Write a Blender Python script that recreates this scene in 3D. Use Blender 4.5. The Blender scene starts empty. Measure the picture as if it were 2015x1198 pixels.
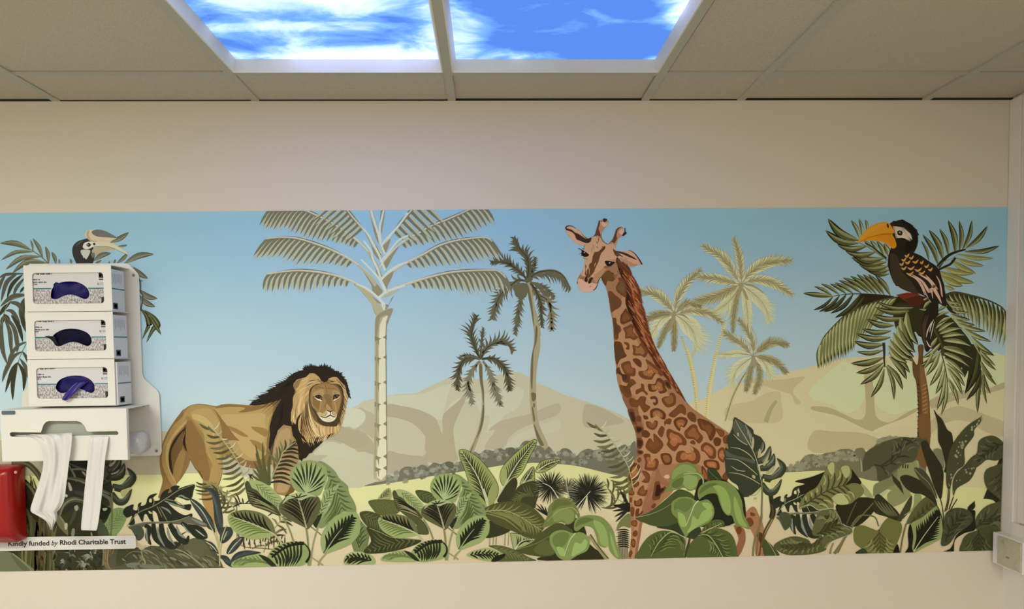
import bpy, bmesh, math, random
from math import sin, cos, pi, radians, atan2, hypot, sqrt
from mathutils import Vector, Matrix
from mathutils.geometry import tessellate_polygon

# ------------------------------------------------------------------ camera, world, light, exposure
W, HH = 2015.0, 1198.0
FOC, CX, CY = 1513.0, 1007.5, 753.7
YAW, PITCH, ROLL = 0.02929, -0.04831, -0.01072
DIST = 2.40                       # camera to the painted wall (y = 0)
CEIL = 2.45
CAM = Vector((0.0, -DIST, CEIL - 0.75327))
_f = Vector((sin(YAW) * cos(PITCH), cos(YAW) * cos(PITCH), sin(PITCH)))
_r = Vector((cos(YAW), -sin(YAW), 0.0))
_u = _r.cross(_f)
RT = _r * cos(ROLL) + _u * sin(ROLL)
UP = -_r * sin(ROLL) + _u * cos(ROLL)
cam_data = bpy.data.cameras.new('camera')
cam = bpy.data.objects.new('camera', cam_data)
bpy.context.scene.collection.objects.link(cam)
cam.matrix_world = Matrix((( RT.x, UP.x, -_f.x, CAM.x), (RT.y, UP.y, -_f.y, CAM.y), (RT.z, UP.z, -_f.z, CAM.z), (0, 0, 0, 1)))
cam_data.sensor_width = 36.0
cam_data.lens = 36.0 * FOC / W
cam_data.shift_y = (CY - HH / 2) / W
cam_data.clip_start = 0.02
bpy.context.scene.camera = cam

sc = bpy.context.scene
sc.view_settings.view_transform = 'Standard'
sc.view_settings.look = 'None'
sc.view_settings.gamma = 1.0
sc.view_settings.exposure = 0.10
sc.view_settings.use_curve_mapping = False
world = bpy.data.worlds.new('world'); sc.world = world; world.use_nodes = True
world.node_tree.nodes['Background'].inputs[0].default_value = (1.0, 0.90, 0.74, 1)
world.node_tree.nodes['Background'].inputs[1].default_value = 0.15

def ray(px, py):
    d = _f + RT * ((px - CX) / FOC) - UP * ((py - CY) / FOC)
    return d
def at(px, py, Y=0.0):
    d = ray(px, py); t = (Y - CAM.y) / d.y
    return CAM + d * t
def at_z(px, py, Z=CEIL):
    d = ray(px, py); t = (Z - CAM.z) / d.z
    return CAM + d * t
def at_x(px, py, X):
    d = ray(px, py); t = (X - CAM.x) / d.x
    return CAM + d * t

def area(name, loc, rot, sx, sy, power, color):
    l = bpy.data.lights.new(name, 'AREA'); l.shape = 'RECTANGLE'; l.size = sx; l.size_y = sy
    l.energy = power; l.color = color
    o = bpy.data.objects.new(name, l); sc.collection.objects.link(o); o.location = loc; o.rotation_euler = rot
    return o
# two unseen area lights below the ceiling, assumed and added to brighten the wall
ASSUMED_LIGHTS = [(-1.55, -2.0, 1.2, 0.6, 42.0, (0.98, 1.04, 0.98)), (0.7, -3.5, 1.2, 0.6, 50.0, (1.0, 0.905, 0.74))]
for lx, ly, lsx, lsy, lp, lc in ASSUMED_LIGHTS:
    area('assumed_fill_light', (lx, ly, CEIL - 0.03), (0, 0, 0), lsx, lsy, lp, lc)
SKY_EMIT = 2.3

# ------------------------------------------------------------------ helpers
def lin(c):
    return c / 12.92 if c <= 0.04045 else ((c + 0.055) / 1.055) ** 2.4
def hexlin(h):
    return tuple(lin(int(h[i:i + 2], 16) / 255.0) for i in (0, 2, 4))
def mat(name, color, rough=0.6, metal=0.0, spec=0.3, bump=None, mottle=None, **kw):
    m = bpy.data.materials.new(name); m.use_nodes = True
    nt = m.node_tree; b = nt.nodes['Principled BSDF']
    b.inputs['Base Color'].default_value = (*color, 1); b.inputs['Roughness'].default_value = rough
    b.inputs['Metallic'].default_value = metal; b.inputs['Specular IOR Level'].default_value = spec
    tc = nt.nodes.new('ShaderNodeTexCoord')
    if bump:
        n = nt.nodes.new('ShaderNodeTexNoise'); n.inputs['Scale'].default_value = bump[0]; n.inputs['Detail'].default_value = 6
        bn = nt.nodes.new('ShaderNodeBump'); bn.inputs['Strength'].default_value = bump[1]; bn.inputs['Distance'].default_value = bump[2]
        nt.links.new(tc.outputs['Object'], n.inputs['Vector']); nt.links.new(n.outputs['Fac'], bn.inputs['Height'])
        nt.links.new(bn.outputs['Normal'], b.inputs['Normal'])
    if mottle:
        n = nt.nodes.new('ShaderNodeTexNoise'); n.inputs['Scale'].default_value = mottle[0]; n.inputs['Detail'].default_value = 8
        r = nt.nodes.new('ShaderNodeValToRGB')
        r.color_ramp.elements[0].position = 0.35; r.color_ramp.elements[1].position = 0.7
        r.color_ramp.elements[0].color = (*[c * mottle[1] for c in color], 1); r.color_ramp.elements[1].color = (*color, 1)
        nt.links.new(tc.outputs['Object'], n.inputs['Vector']); nt.links.new(n.outputs['Fac'], r.inputs['Fac'])
        nt.links.new(r.outputs['Color'], b.inputs['Base Color'])
    for k, v in kw.items():
        b.inputs[k].default_value = v
    return m
def link(o, parent=None):
    sc.collection.objects.link(o)
    if parent: o.parent = parent
    return o
def tag(o, label=None, cat=None, group=None, kind=None):
    if label: o['label'] = label
    if cat: o['category'] = cat
    if group: o['group'] = group
    if kind: o['kind'] = kind
    return o
def empty(name, loc=(0, 0, 0), label=None, cat=None, group=None):
    o = bpy.data.objects.new(name, None); o.location = loc; o.empty_display_size = 0.05
    link(o); tag(o, label, cat, group); return o
def mesh_obj(name, verts, faces, material, parent=None, smooth=False):
    if parent is not None:
        L = parent.location if parent.parent is None else parent.location + parent.parent.location
        verts = [Vector(v) - L for v in verts]
    me = bpy.data.meshes.new(name); me.from_pydata([tuple(v) for v in verts], [], faces); me.update()
    bm = bmesh.new(); bm.from_mesh(me); bmesh.ops.recalc_face_normals(bm, faces=bm.faces); bm.to_mesh(me); bm.free()
    if smooth:
        for p in me.polygons: p.use_smooth = True
    if isinstance(material, (list, tuple)):
        for m in material: me.materials.append(m)
    elif material: me.materials.append(material)
    o = bpy.data.objects.new(name, me); link(o, parent); return o
class MB:
    def __init__(s): s.v = []; s.f = []
    def add(s, v, f):
        n = len(s.v); s.v += [Vector(a) for a in v]; s.f += [[i + n for i in q] for q in f]; return s
    def box(s, x0, x1, y0, y1, z0, z1):
        v = [(x, y, z) for z in (z0, z1) for y in (y0, y1) for x in (x0, x1)]
        return s.add(v, [[0, 2, 3, 1], [4, 5, 7, 6], [0, 1, 5, 4], [2, 6, 7, 3], [0, 4, 6, 2], [1, 3, 7, 5]])
    def hexa(s, lo, hi):
        """eight corners: lo = 4 points, hi = 4 points matching"""
        return s.add(list(lo) + list(hi), [[3, 2, 1, 0], [4, 5, 6, 7], [0, 1, 5, 4], [1, 2, 6, 5], [2, 3, 7, 6], [3, 0, 4, 7]])
    def cyl(s, c, ax, r, h, n=20, r2=None):
        c = Vector(c); ax = Vector(ax).normalized(); r2 = r if r2 is None else r2
        a = ax.orthogonal().normalized(); b = ax.cross(a)
        v = []
        for k in range(n):
            t = 2 * pi * k / n; v.append(c + (a * cos(t) + b * sin(t)) * r)
        for k in range(n):
            t = 2 * pi * k / n; v.append(c + ax * h + (a * cos(t) + b * sin(t)) * r2)
        f = [[k, (k + 1) % n, n + (k + 1) % n, n + k] for k in range(n)] + [list(range(n))[::-1], list(range(n, 2 * n))]
        return s.add(v, f)
    def prism(s, pts, y0, y1):
        """closed outline in x,z pushed from y0 to y1"""
        n = len(pts)
        v = [(p[0], y0, p[1]) for p in pts] + [(p[0], y1, p[1]) for p in pts]
        tri = tessellate_polygon([[Vector((p[0], p[1], 0)) for p in pts]])
        f = [list(t) for t in tri] + [[i + n for i in t] for t in tri] + [[k, (k + 1) % n, n + (k + 1) % n, n + k] for k in range(n)]
        return s.add(v, f)
    def holed(s, outer, hole, y0, y1):
        """plate with one hole in x,z, both outlines closed"""
        tri = tessellate_polygon([[Vector((p[0], p[1], 0)) for p in outer], [Vector((p[0], p[1], 0)) for p in hole]])
        pts = list(outer) + list(hole); n = len(pts); a = len(outer)
        v = [(p[0], y0, p[1]) for p in pts] + [(p[0], y1, p[1]) for p in pts]
        f = [list(t) for t in tri] + [[i + n for i in t] for t in tri]
        for lo, cnt in ((0, a), (a, len(hole))):
            f += [[lo + k, lo + (k + 1) % cnt, n + lo + (k + 1) % cnt, n + lo + k] for k in range(cnt)]
        return s.add(v, f)
    def build(s, name, material, parent=None, smooth=False, bevel=0.0):
        o = mesh_obj(name, s.v, s.f, material, parent, smooth)
        if bevel:
            m = o.modifiers.new('bevel', 'BEVEL'); m.width = bevel; m.segments = 2; m.limit_method = 'ANGLE'; m.angle_limit = radians(40)
        return o
def struct(name, mb, material, bevel=0.0):
    o = mb.build(name, material, None, False, bevel); o['kind'] = 'structure'; return o
# ------------------------------------------------------------------ the room
XR, XL, YB = 1.648, -2.3, -4.8
WALLC = (0.80, 0.725, 0.63)
M_wall = mat('painted_plaster', WALLC, 0.7, bump=(260, 0.12, 0.0006))
M_wall_side = mat('side_wall_paint', (0.86, 0.79, 0.72), 0.7)
M_floor = mat('vinyl_floor', (0.33, 0.36, 0.38), 0.5, mottle=(30, 0.85))
M_tile = mat('mineral_fibre_tile', (0.66, 0.58, 0.45), 0.95, spec=0.05, bump=(330, 0.9, 0.0022), mottle=(220, 0.86))
M_grid = mat('ceiling_grid_metal', (0.50, 0.475, 0.38), 0.55)
M_dark = mat('painted_gap_shade', (0.03, 0.028, 0.02), 0.9)  # near-black colour standing in for shade in the ceiling gaps
M_white = mat('white_plastic', (0.90, 0.87, 0.83), 0.45)
T = 0.1
struct('wall_back', MB().box(XL - T, XR + T, 0.0, T, -0.1, CEIL + 0.1), M_wall)
struct('wall_right', MB().box(XR, XR + T, YB, 0.0, 0, CEIL + 0.1), M_wall_side)
struct('wall_left', MB().box(XL - T, XL, YB, 0.0, 0, CEIL + 0.1), M_wall)
struct('wall_front', MB().box(XL - T, XR + T, YB - T, YB, 0, CEIL + 0.1), M_wall)
struct('floor', MB().box(XL - T, XR + T, YB, 0.0, -0.1, 0), M_floor)
# ceiling grid: bar centres found where the bars meet the wall line, running straight back into the room
def cx_at(px, py): return at(px, py).x
zc = CEIL
TB = 0.012                            # half of a 24 mm bar
bars = [at_z(114, 200).x, at_z(503, 198).x, at_z(889, 196.7).x, at_z(1270, 196).x, at_z(1458, 196).x, at_z(1822, 195.7).x]
bars = [bars[0] - 0.6] + bars
yrow = at_z(1000, 145.2).y           # first cross bar
rows = [0.0, yrow, yrow - 0.6, yrow - 1.2, yrow - 1.8, yrow - 2.4, yrow - 3.0, yrow - 3.6, YB]
xs = [XL] + bars + [XR]
ceil_slab = MB().box(XL - T, XR + T, YB - T, 0.0, CEIL + 0.1, CEIL + 0.16)
struct('ceiling', ceil_slab, M_dark)
tiles = MB(); LIGHTS = []
rnd = random.Random(4)
for i in range(len(xs) - 1):
    for j in range(len(rows) - 1):
        x0, x1, y1, y0 = xs[i], xs[i + 1], rows[j], rows[j + 1]
        if j == 1 and i in (2 + 0, 3): pass
        if j == 1 and (abs(x0 - bars[2]) < 1e-6 or abs(x0 - bars[3]) < 1e-6):
            LIGHTS.append((x0, x1, y0, y1)); continue
        lift = 0.0015 + rnd.random() * 0.0035
        
        sx_, sy_ = rnd.uniform(-0.004, 0.004), rnd.uniform(-0.004, 0.001)
        tiles.box(x0 + (TB + sx_) * (i > 0), x1 - (TB - sx_) * (i < len(xs) - 2), y0 + TB + sy_, y1 - (0.004 if j == 0 else TB - sy_), CEIL + lift, CEIL + lift + 0.012)
o = struct('ceiling_tiles', tiles, M_tile); o.name = 'ceiling_2'
k = 1
for b in bars:
    k += 1
    struct('trim_%d' % k, MB().box(b - TB, b + TB, YB, -0.001, CEIL - 0.0015, CEIL + 0.03), M_grid)
for r in rows[1:-1]:
    k += 1
    m = MB()
    for i in range(len(xs) - 1):
        m.box(xs[i] + TB * (i > 0), xs[i + 1] - TB * (i < len(xs) - 2), r - TB, r + TB, CEIL - 0.0008, CEIL + 0.03)
    struct('trim_%d' % k, m, M_grid)
# thin strip coloured near black as the shadow line where ceiling meets wall
struct('trim_1', MB().box(XL, XR, -0.0035, -0.0002, CEIL - 0.001, CEIL + 0.02), M_dark)
# ------------------------------------------------------------------ the two sky panels in the ceiling
def sky_mat(name, seed, cloudy, lo=0.50):
    m = bpy.data.materials.new(name); m.use_nodes = True; nt = m.node_tree; N = nt.nodes; L = nt.links
    for n in list(N): N.remove(n)
    out = N.new('ShaderNodeOutputMaterial'); em = N.new('ShaderNodeEmission'); em.inputs['Strength'].default_value = SKY_EMIT
    L.new(em.outputs[0], out.inputs[0])
    tc = N.new('ShaderNodeTexCoord'); mp = N.new('ShaderNodeMapping')
    mp.inputs['Location'].default_value = (seed, seed * 0.37, 0); mp.inputs['Rotation'].default_value = (0, 0, radians(38)); mp.inputs['Scale'].default_value = (1.0, 1.5, 1)
    L.new(tc.outputs['Object'], mp.inputs[0])
    n1 = N.new('ShaderNodeTexNoise'); n1.inputs['Scale'].default_value = 5.5; n1.inputs['Detail'].default_value = 9; n1.inputs['Roughness'].default_value = 0.58; n1.inputs['Distortion'].default_value = 0.5
    L.new(mp.outputs[0], n1.inputs[0])
    # cloud banks placed where the printed picture has them
    acc = None
    for (cx, cy, rx, ry, a) in cloudy:
        ma = N.new('ShaderNodeMapping'); ma.inputs['Location'].default_value = (-cx / rx, -cy / ry, 0); ma.inputs['Scale'].default_value = (1 / rx, 1 / ry, 0.0)
        L.new(tc.outputs['Object'], ma.inputs[0])
        ln = N.new('ShaderNodeVectorMath'); ln.operation = 'LENGTH'; L.new(ma.outputs[0], ln.inputs[0])
        mr = N.new('ShaderNodeMapRange'); mr.interpolation_type = 'SMOOTHSTEP'
        mr.inputs['From Min'].default_value = 1.5; mr.inputs['From Max'].default_value = 0.2; mr.inputs['To Min'].default_value = 0; mr.inputs['To Max'].default_value = a
        L.new(ln.outputs['Value'], mr.inputs[0])
        if acc is None: acc = mr.outputs[0]
        else:
            s = N.new('ShaderNodeMath'); s.operation = 'MAXIMUM'; L.new(acc, s.inputs[0]); L.new(mr.outputs[0], s.inputs[1]); acc = s.outputs[0]
    ad = N.new('ShaderNodeMath'); ad.operation = 'ADD'; L.new(n1.outputs['Fac'], ad.inputs[0]); L.new(acc, ad.inputs[1])
    cr = N.new('ShaderNodeValToRGB'); e = cr.color_ramp.elements
    e[0].position = lo; e[0].color = (*SKYC[0], 1); e[1].position = 1.0; e[1].color = (*SKYC[3], 1)
    x = cr.color_ramp.elements.new(lo + 0.15); x.color = (*SKYC[1], 1)
    x = cr.color_ramp.elements.new(lo + 0.32); x.color = (*SKYC[2], 1)
    L.new(ad.outputs[0], cr.inputs[0]); L.new(cr.outputs[0], em.inputs[0])
    return m
SKYC = [(0.045, 0.115, 0.37), (0.10, 0.22, 0.52), (0.32, 0.44, 0.95), (0.60, 0.85, 2.3)]
M_frame = mat('white_light_frame', (0.84, 0.78, 0.60), 0.5)
RD = 0.030
banks = [[(0.00, -0.17, 0.24, 0.15, 0.42), (0.08, 0.25, 0.30, 0.07, 0.42), (-0.20, -0.20, 0.10, 0.10, 0.2), (0.29, 0.0, 0.06, 0.4, 0.15), (-0.02, 0.06, 0.25, 0.03, 0.16)],
         [(-0.27, 0.12, 0.09, 0.22, 0.40), (-0.14, 0.26, 0.16, 0.06, 0.22), (0.29, -0.06, 0.08, 0.17, 0.44), (0.28, 0.28, 0.05, 0.03, 0.3)]]
for q, (x0, x1, y0, y1) in enumerate(LIGHTS):
    x0 += TB; x1 -= TB; y0 += TB; y1 -= TB
    c = Vector(((x0 + x1) / 2, (y0 + y1) / 2, CEIL))
    r = empty('sky_light_panel', c, ('ceiling light panel printed with white clouds over blue, left of the pair' if q == 0 else
              'ceiling light panel printed with mostly clear blue sky, right of the pair'), 'ceiling light', 'sky picture light panels in the ceiling')
    hx, hy = (x1 - x0) / 2, (y1 - y0) / 2
    lip = 0.004; iw = 0.012
    fr = MB()
    zt = CEIL + RD
    # thin lip on the grid and four sloping walls up to the picture
    O = [(x0, y0), (x1, y0), (x1, y1), (x0, y1)]
    I = [(x0 + lip, y0 + lip), (x1 - lip, y0 + lip), (x1 - lip, y1 - lip), (x0 + lip, y1 - lip)]
    J = [(x0 + iw, y0 + iw), (x1 - iw, y0 + iw), (x1 - iw, y1 - iw), (x0 + iw, y1 - iw)]
    v = [(a, b, CEIL - 0.002) for a, b in O] + [(a, b, CEIL - 0.002) for a, b in I] + [(a, b, zt) for a, b in J] + [(a, b, zt + 0.012) for a, b in J] + [(a, b, zt + 0.012) for a, b in O]
    f = []
    for s in range(5):
        t = (s + 1) % 5
        for k2 in range(4):
            f.append([s * 4 + k2, s * 4 + (k2 + 1) % 4, t * 4 + (k2 + 1) % 4, t * 4 + k2])
    fr.add(v, f); fr.build('frame', M_frame, r)
    MB().box(x0 + iw, x1 - iw, y0 + iw, y1 - iw, zt + 0.001, zt + 0.008).build('sky_picture_diffuser', sky_mat('sky_picture', 3.7 + 5.1 * q, banks[q], (0.40, 0.56)[q]), r)
# ------------------------------------------------------------------ the mural: a printed jungle picture stuck on the wall
# Drawn shape by shape. FR holds drawing boards (origin and scale) the outlines are written in.
FR = dict(P=(0, 0, 1), A=(300, 700, 5.0325), B=(300, 880, 5.0325), C=(560, 710, 11.979), D=(560, 800, 11.979), E=(1100, 420, 9.985),
          F=(1100, 520, 7.9875), G=(1150, 650, 6.657), H=(1180, 780, 5.444), I=(1180, 900, 5.572), J=(1580, 420, 9.985),
          K=(1740, 420, 7.488), L=(1580, 540, 7.488), M=(1740, 560, 7.488), N=(1600, 680, 5.0375), O=(510, 400, 5.992),
          Q=(730, 400, 5.989), R=(700, 560, 2.995), T=(950, 460, 5.989), U=(870, 610, 3.992), V=(1250, 450, 5.209),
          W=(1330, 620, 5.703), X=(680, 840, 4.278), Y=(930, 840, 4.358), a=(1490, 840, 4.606), b=(1720, 820, 4.278),
          c=(0, 880, 4.791), d=(230, 930, 5.992), e=(0, 420, 5.444), f=(0, 620, 5.444), g=(0, 780, 5.444), h=(0, 960, 5.032))
EMAP = [[(0.67, 0.62, 0.51), (0.58, 0.56, 0.62), (0.4, 0.34, 0.26)], [(0.88, 0.84, 0.71), (0.71, 0.67, 0.62), (0.52, 0.45, 0.36)], [(0.91, 0.87, 0.74), (0.76, 0.7, 0.61), (0.58, 0.51, 0.41)]]
def emap(px, py):
    u = min(max(px / 1000.0, 0), 1.999); v = min(max((py - 430) / 320.0, 0), 1.999)
    i, j = int(u), int(v); fu, fv = u - i, v - j
    return [(EMAP[j][i][k] * (1 - fu) + EMAP[j][i + 1][k] * fu) * (1 - fv) + (EMAP[j + 1][i][k] * (1 - fu) + EMAP[j + 1][i + 1][k] * fu) * fv for k in range(3)]
CLIP = [(-70, 417), (0, 416.3), (1000, 411.7), (1986, 404.5), (1982, 575), (1978.5, 700), (1972, 1080), (1971, 1083.6), (1800, 1087.3), (1540, 1093.3), (1250, 1099.8), (1000, 1105.8), (700, 1111.8), (340, 1118.6), (0, 1124.2), (-70, 1125.2)]
TR = [0, 1, 0, 1]
def move(x0, x1, sx, y0, y1, sy):
    """redraw a plant of the picture elsewhere: point (x0, y0) goes to (x1, y1)"""
    TR[:] = [x1 - sx * x0, sx, y1 - sy * y0, sy]
def stay(): TR[:] = [0, 1, 0, 1]
def clip(poly):
    out = poly
    xs = [p[0] for p in poly]; ys = [p[1] for p in poly]
    if min(xs) > -60 and max(xs) < 1970 and min(ys) > 418 and max(ys) < 1083: return poly
    n = len(CLIP)
    for i in range(n):
        a, b = CLIP[i], CLIP[(i + 1) % n]; inp = out; out = []
        if not inp: break
        def side(p): return (b[0] - a[0]) * (p[1] - a[1]) - (b[1] - a[1]) * (p[0] - a[0])
        for k in range(len(inp)):
            p, q = inp[k - 1], inp[k]; sp, sq = side(p), side(q)
            if (sp >= 0) != (sq >= 0):
                t = sp / (sp - sq); out.append(tuple(p[m] + (q[m] - p[m]) * t for m in range(len(p))))
            if sq >= 0: out.append(q)
    return out
def P(s):
    if not isinstance(s, str): return [tuple(p) for p in s]
    fr = FR['P']; out = []
    for t in s.split():
        if t in FR: fr = FR[t]
        else:
            x, y = t.split(','); x = fr[0] + float(x) / fr[2]; y = fr[1] + float(y) / fr[2]
            out.append((TR[0] + TR[1] * x, TR[2] + TR[3] * y))
    return out
def cr(pts, n=5, closed=True):
    out = []; m = len(pts)
    if m < 3: return pts
    rng = m if closed else m - 1
    for i in range(rng):
        if closed: p0, p1, p2, p3 = pts[i - 1], pts[i], pts[(i + 1) % m], pts[(i + 2) % m]
        else: p0, p1, p2, p3 = pts[max(i - 1, 0)], pts[i], pts[i + 1], pts[min(i + 2, m - 1)]
        for k in range(n):
            t = k / n; t2 = t * t; t3 = t2 * t
            out.append(tuple(0.5 * (2 * p1[a] + (p2[a] - p0[a]) * t + (2 * p0[a] - 5 * p1[a] + 4 * p2[a] - p3[a]) * t2 + (3 * p1[a] - p0[a] - 3 * p2[a] + p3[a]) * t3) for a in (0, 1)))
    if not closed: out.append(pts[-1])
    return out
def resamp(pts, n):
    d = [0]
    for i in range(1, len(pts)): d.append(d[-1] + hypot(pts[i][0] - pts[i - 1][0], pts[i][1] - pts[i - 1][1]))
    out = []; j = 0
    for k in range(n):
        s = d[-1] * k / (n - 1)
        while j < len(pts) - 2 and d[j + 1] < s: j += 1
        t = (s - d[j]) / max(1e-9, d[j + 1] - d[j]); t = min(max(t, 0), 1)
        out.append((pts[j][0] + (pts[j + 1][0] - pts[j][0]) * t, pts[j][1] + (pts[j + 1][1] - pts[j][1]) * t))
    return out
EPS = 1.2e-6
M_print = bpy.data.materials.new('printed_vinyl'); M_print.use_nodes = True
_nt = M_print.node_tree; _b = _nt.nodes['Principled BSDF']; _b.inputs['Roughness'].default_value = 0.55; _b.inputs['Specular IOR Level'].default_value = 0.15
_vc = _nt.nodes.new('ShaderNodeVertexColor'); _vc.layer_name = 'ink'; _nt.links.new(_vc.outputs['Color'], _b.inputs['Base Color'])
MURAL = empty('wall_mural', at(1000, 750, -0.001), 'long printed jungle mural with a lion, a giraffe and hornbills on the back wall', 'mural')
class Art:
    def __init__(s, name, lvl, zone):
        s.name = name; s.l = lvl; s.k = 0; s.dirty = False; s.solo = False; s.v = []; s.f = []; s.c = []; s.E = emap(*zone)
    def up(s, n=1):
        if s.dirty: s.l += 8; s.dirty = False
        return s
    def lay(s):
        s.up(); s.l += 1
    def brush(s):
        if s.solo: s.l += 1
        else: s.k += 1; s.dirty = True
    def col(s, h, jit=0.0):
        if not isinstance(h, str): return h
        c = hexlin(h)
        if c[1] > c[0] * 1.02 and c[1] > c[2] * 1.25: c = (c[0] * 1.02, c[1] * 0.88, c[2] * 0.92)
        k = 1.0 + (random.random() - 0.5) * jit
        c = [max(0.004, c[i] / s.E[i] * k) for i in range(3)]; m = max(1.0, max(c) / 0.9)
        return tuple(v / m for v in c)
    def _put(s, poly, cols):
        y = -0.001 - EPS * (s.l + (1 + s.k % 7 if s.dirty else 0))
        n = len(s.v)
        for p in poly: s.v.append(at(p[0], p[1], y))
        return n
    def poly(s, color, pts, smooth=True, jit=0.0):
        s.lay(); p = P(pts)
        if smooth: p = cr(p, 4)
        p = clip(p)
        if len(p) < 3: return s
        c = s.col(color, jit); n = s._put(p, None)
        if len(p) <= 4: s.f.append(list(range(n, n + len(p)))); s.c.append([c] * len(p)); return s
        for t in tessellate_polygon([[Vector((q[0], q[1], 0)) for q in p]]):
            s.f.append([n + k for k in t]); s.c.append([c] * 3)
        return s
    def bq(s, color, pts):
        s.brush(); p = clip(P(pts))
        if len(p) < 3: return
        c = s.col(color); n = s._put(p, None)
        for t in tessellate_polygon([[Vector((q[0], q[1], 0)) for q in p]]): s.f.append([n + k for k in t]); s.c.append([c] * 3)
    def q(s, color, pts, jit=0.0): return s.poly(color, pts, False, jit)
    def strip(s, rows):
        """horizontal gradient bands: rows of (color, polyline) with equal counts"""
        for (ca, pa), (cb, pb) in zip(rows[:-1], rows[1:]):
            ca_, cb_ = s.col(ca), s.col(cb)
            for k in range(len(pa) - 1):
                quad = clip([(*pa[k], *ca_), (*pa[k + 1], *ca_), (*pb[k + 1], *cb_), (*pb[k], *cb_)])
                if len(quad) < 3: continue
                n = s._put(quad, None); s.f.append(list(range(n, n + len(quad)))); s.c.append([tuple(q[2:5]) for q in quad])
        return s
    def s_(s, color, w0, w1, pts, wm=None, jit=0.0, n=None, smooth=True):
        """brush stroke: width w0 at start, w1 at end, optional wm in the middle"""
        s.brush(); p = P(pts)
        if smooth and len(p) > 2: p = cr(p, 4, False)
        if n: p = resamp(p, n)
        if len(p) == 2 and wm is not None: p = resamp(p, 6)
        m = len(p); L = []; R_ = []
        for i in range(m):
            a, b = p[max(i - 1, 0)], p[min(i + 1, m - 1)]
            dx, dy = b[0] - a[0], b[1] - a[1]; l = hypot(dx, dy) or 1
            t = i / (m - 1)
            w = (w0 * (1 - t) + w1 * t) if wm is None else ((w0 + (wm - w0) * sin(t * pi)) if t < 0.5 else (w1 + (wm - w1) * sin(t * pi)))
            w *= 0.5
            L.append((p[i][0] - dy / l * w, p[i][1] + dx / l * w)); R_.append((p[i][0] + dy / l * w, p[i][1] - dx / l * w))
        c = s.col(color, jit)
        pp = [q for q in p]
        if min(q[0] for q in pp) > -50 and max(q[0] for q in pp) < 1960 and min(q[1] for q in pp) > 425 and max(q[1] for q in pp) < 1075:
            nn = s._put(L + R_, None)
            for i in range(m - 1):
                s.f.append([nn + i, nn + i + 1, nn + m + i + 1, nn + m + i]); s.c.append([c] * 4)
        else:
            for i in range(m - 1):
                quad = clip([L[i], L[i + 1], R_[i + 1], R_[i]])
                if len(quad) >= 3:
                    nn = s._put(quad, None); s.f.append(list(range(nn, nn + len(quad)))); s.c.append([c] * len(quad))
        return s
    def raw(s, color, L, R_):
        c = s.col(color); m = len(L)
        for i in range(m - 1):
            quad = clip([L[i], L[i + 1], R_[i + 1], R_[i]])
            if len(quad) >= 3:
                nn = s._put(quad, None); s.f.append(list(range(nn, nn + len(quad)))); s.c.append([c] * len(quad))
    def spear(s, c1, c2, a, b, w, bend=0.0, c3=None):
        """pointed leaflet from a to b; c2 = second tone on one half"""
        dx, dy = b[0] - a[0], b[1] - a[1]; nx, ny = -dy, dx
        mid = [(a[0] + dx * t + nx * bend * sin(pi * t), a[1] + dy * t + ny * bend * sin(pi * t)) for t in [k / 8 for k in range(9)]]
        l = hypot(dx, dy) or 1; ux, uy = -dy / l, dx / l
        W_ = [0.25, .66, .92, 1, .93, .76, .52, .25, 0]
        L = [(m[0] + ux * w / 2 * k, m[1] + uy * w / 2 * k) for m, k in zip(mid, W_)]
        R_ = [(m[0] - ux * w / 2 * k, m[1] - uy * w / 2 * k) for m, k in zip(mid, W_)]
        s.brush()
        if c2 is None or c2 == c1: s.raw(c1, L, R_)
        else: s.raw(c1, L, mid); s.raw(c2, mid, R_)
        return s
    def frond(s, spine, n, ln, ang, w, cols, t0=0.05, t1=1.0, sides=(1, -1), bend=0.12, prof=None, down=0.0, rib=None, jit=0.15, seed=1):
        """leaflets along a spine. ln = px length, ang = degrees from the tip direction, cols per side pairs"""
        rd = random.Random(seed)
        sp = cr(P(spine), 6, False); sp = resamp(sp, 60)
        for sd in sides:
            c = cols[0] if sd > 0 else cols[-1]
            for i in range(n):
                t = t0 + (t1 - t0) * (i + 0.5) / n
                k = t * 59; j = min(int(k), 58); fr = k - j
                x = sp[j][0] + (sp[j + 1][0] - sp[j][0]) * fr; y = sp[j][1] + (sp[j + 1][1] - sp[j][1]) * fr
                tx, ty = sp[j + 1][0] - sp[j][0], sp[j + 1][1] - sp[j][1]
                l_ = ln * ((prof(t) if prof else sin(pi * (0.18 + 0.72 * t)))) * (1 + (rd.random() - .5) * jit)
                a0 = atan2(ty, tx) + radians(ang * (1 - 0.35 * t) + (rd.random() - .5) * 8) * sd
                ex, ey = x + cos(a0) * l_, y + sin(a0) * l_
                ey += down * l_ * 0.5
                s.spear(c[0], c[1], (x, y), (ex, ey), w, bend * sd * (-1))
        if rib: s.up(); s.s_(rib[0], rib[1], rib[2], sp)
        return s
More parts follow.
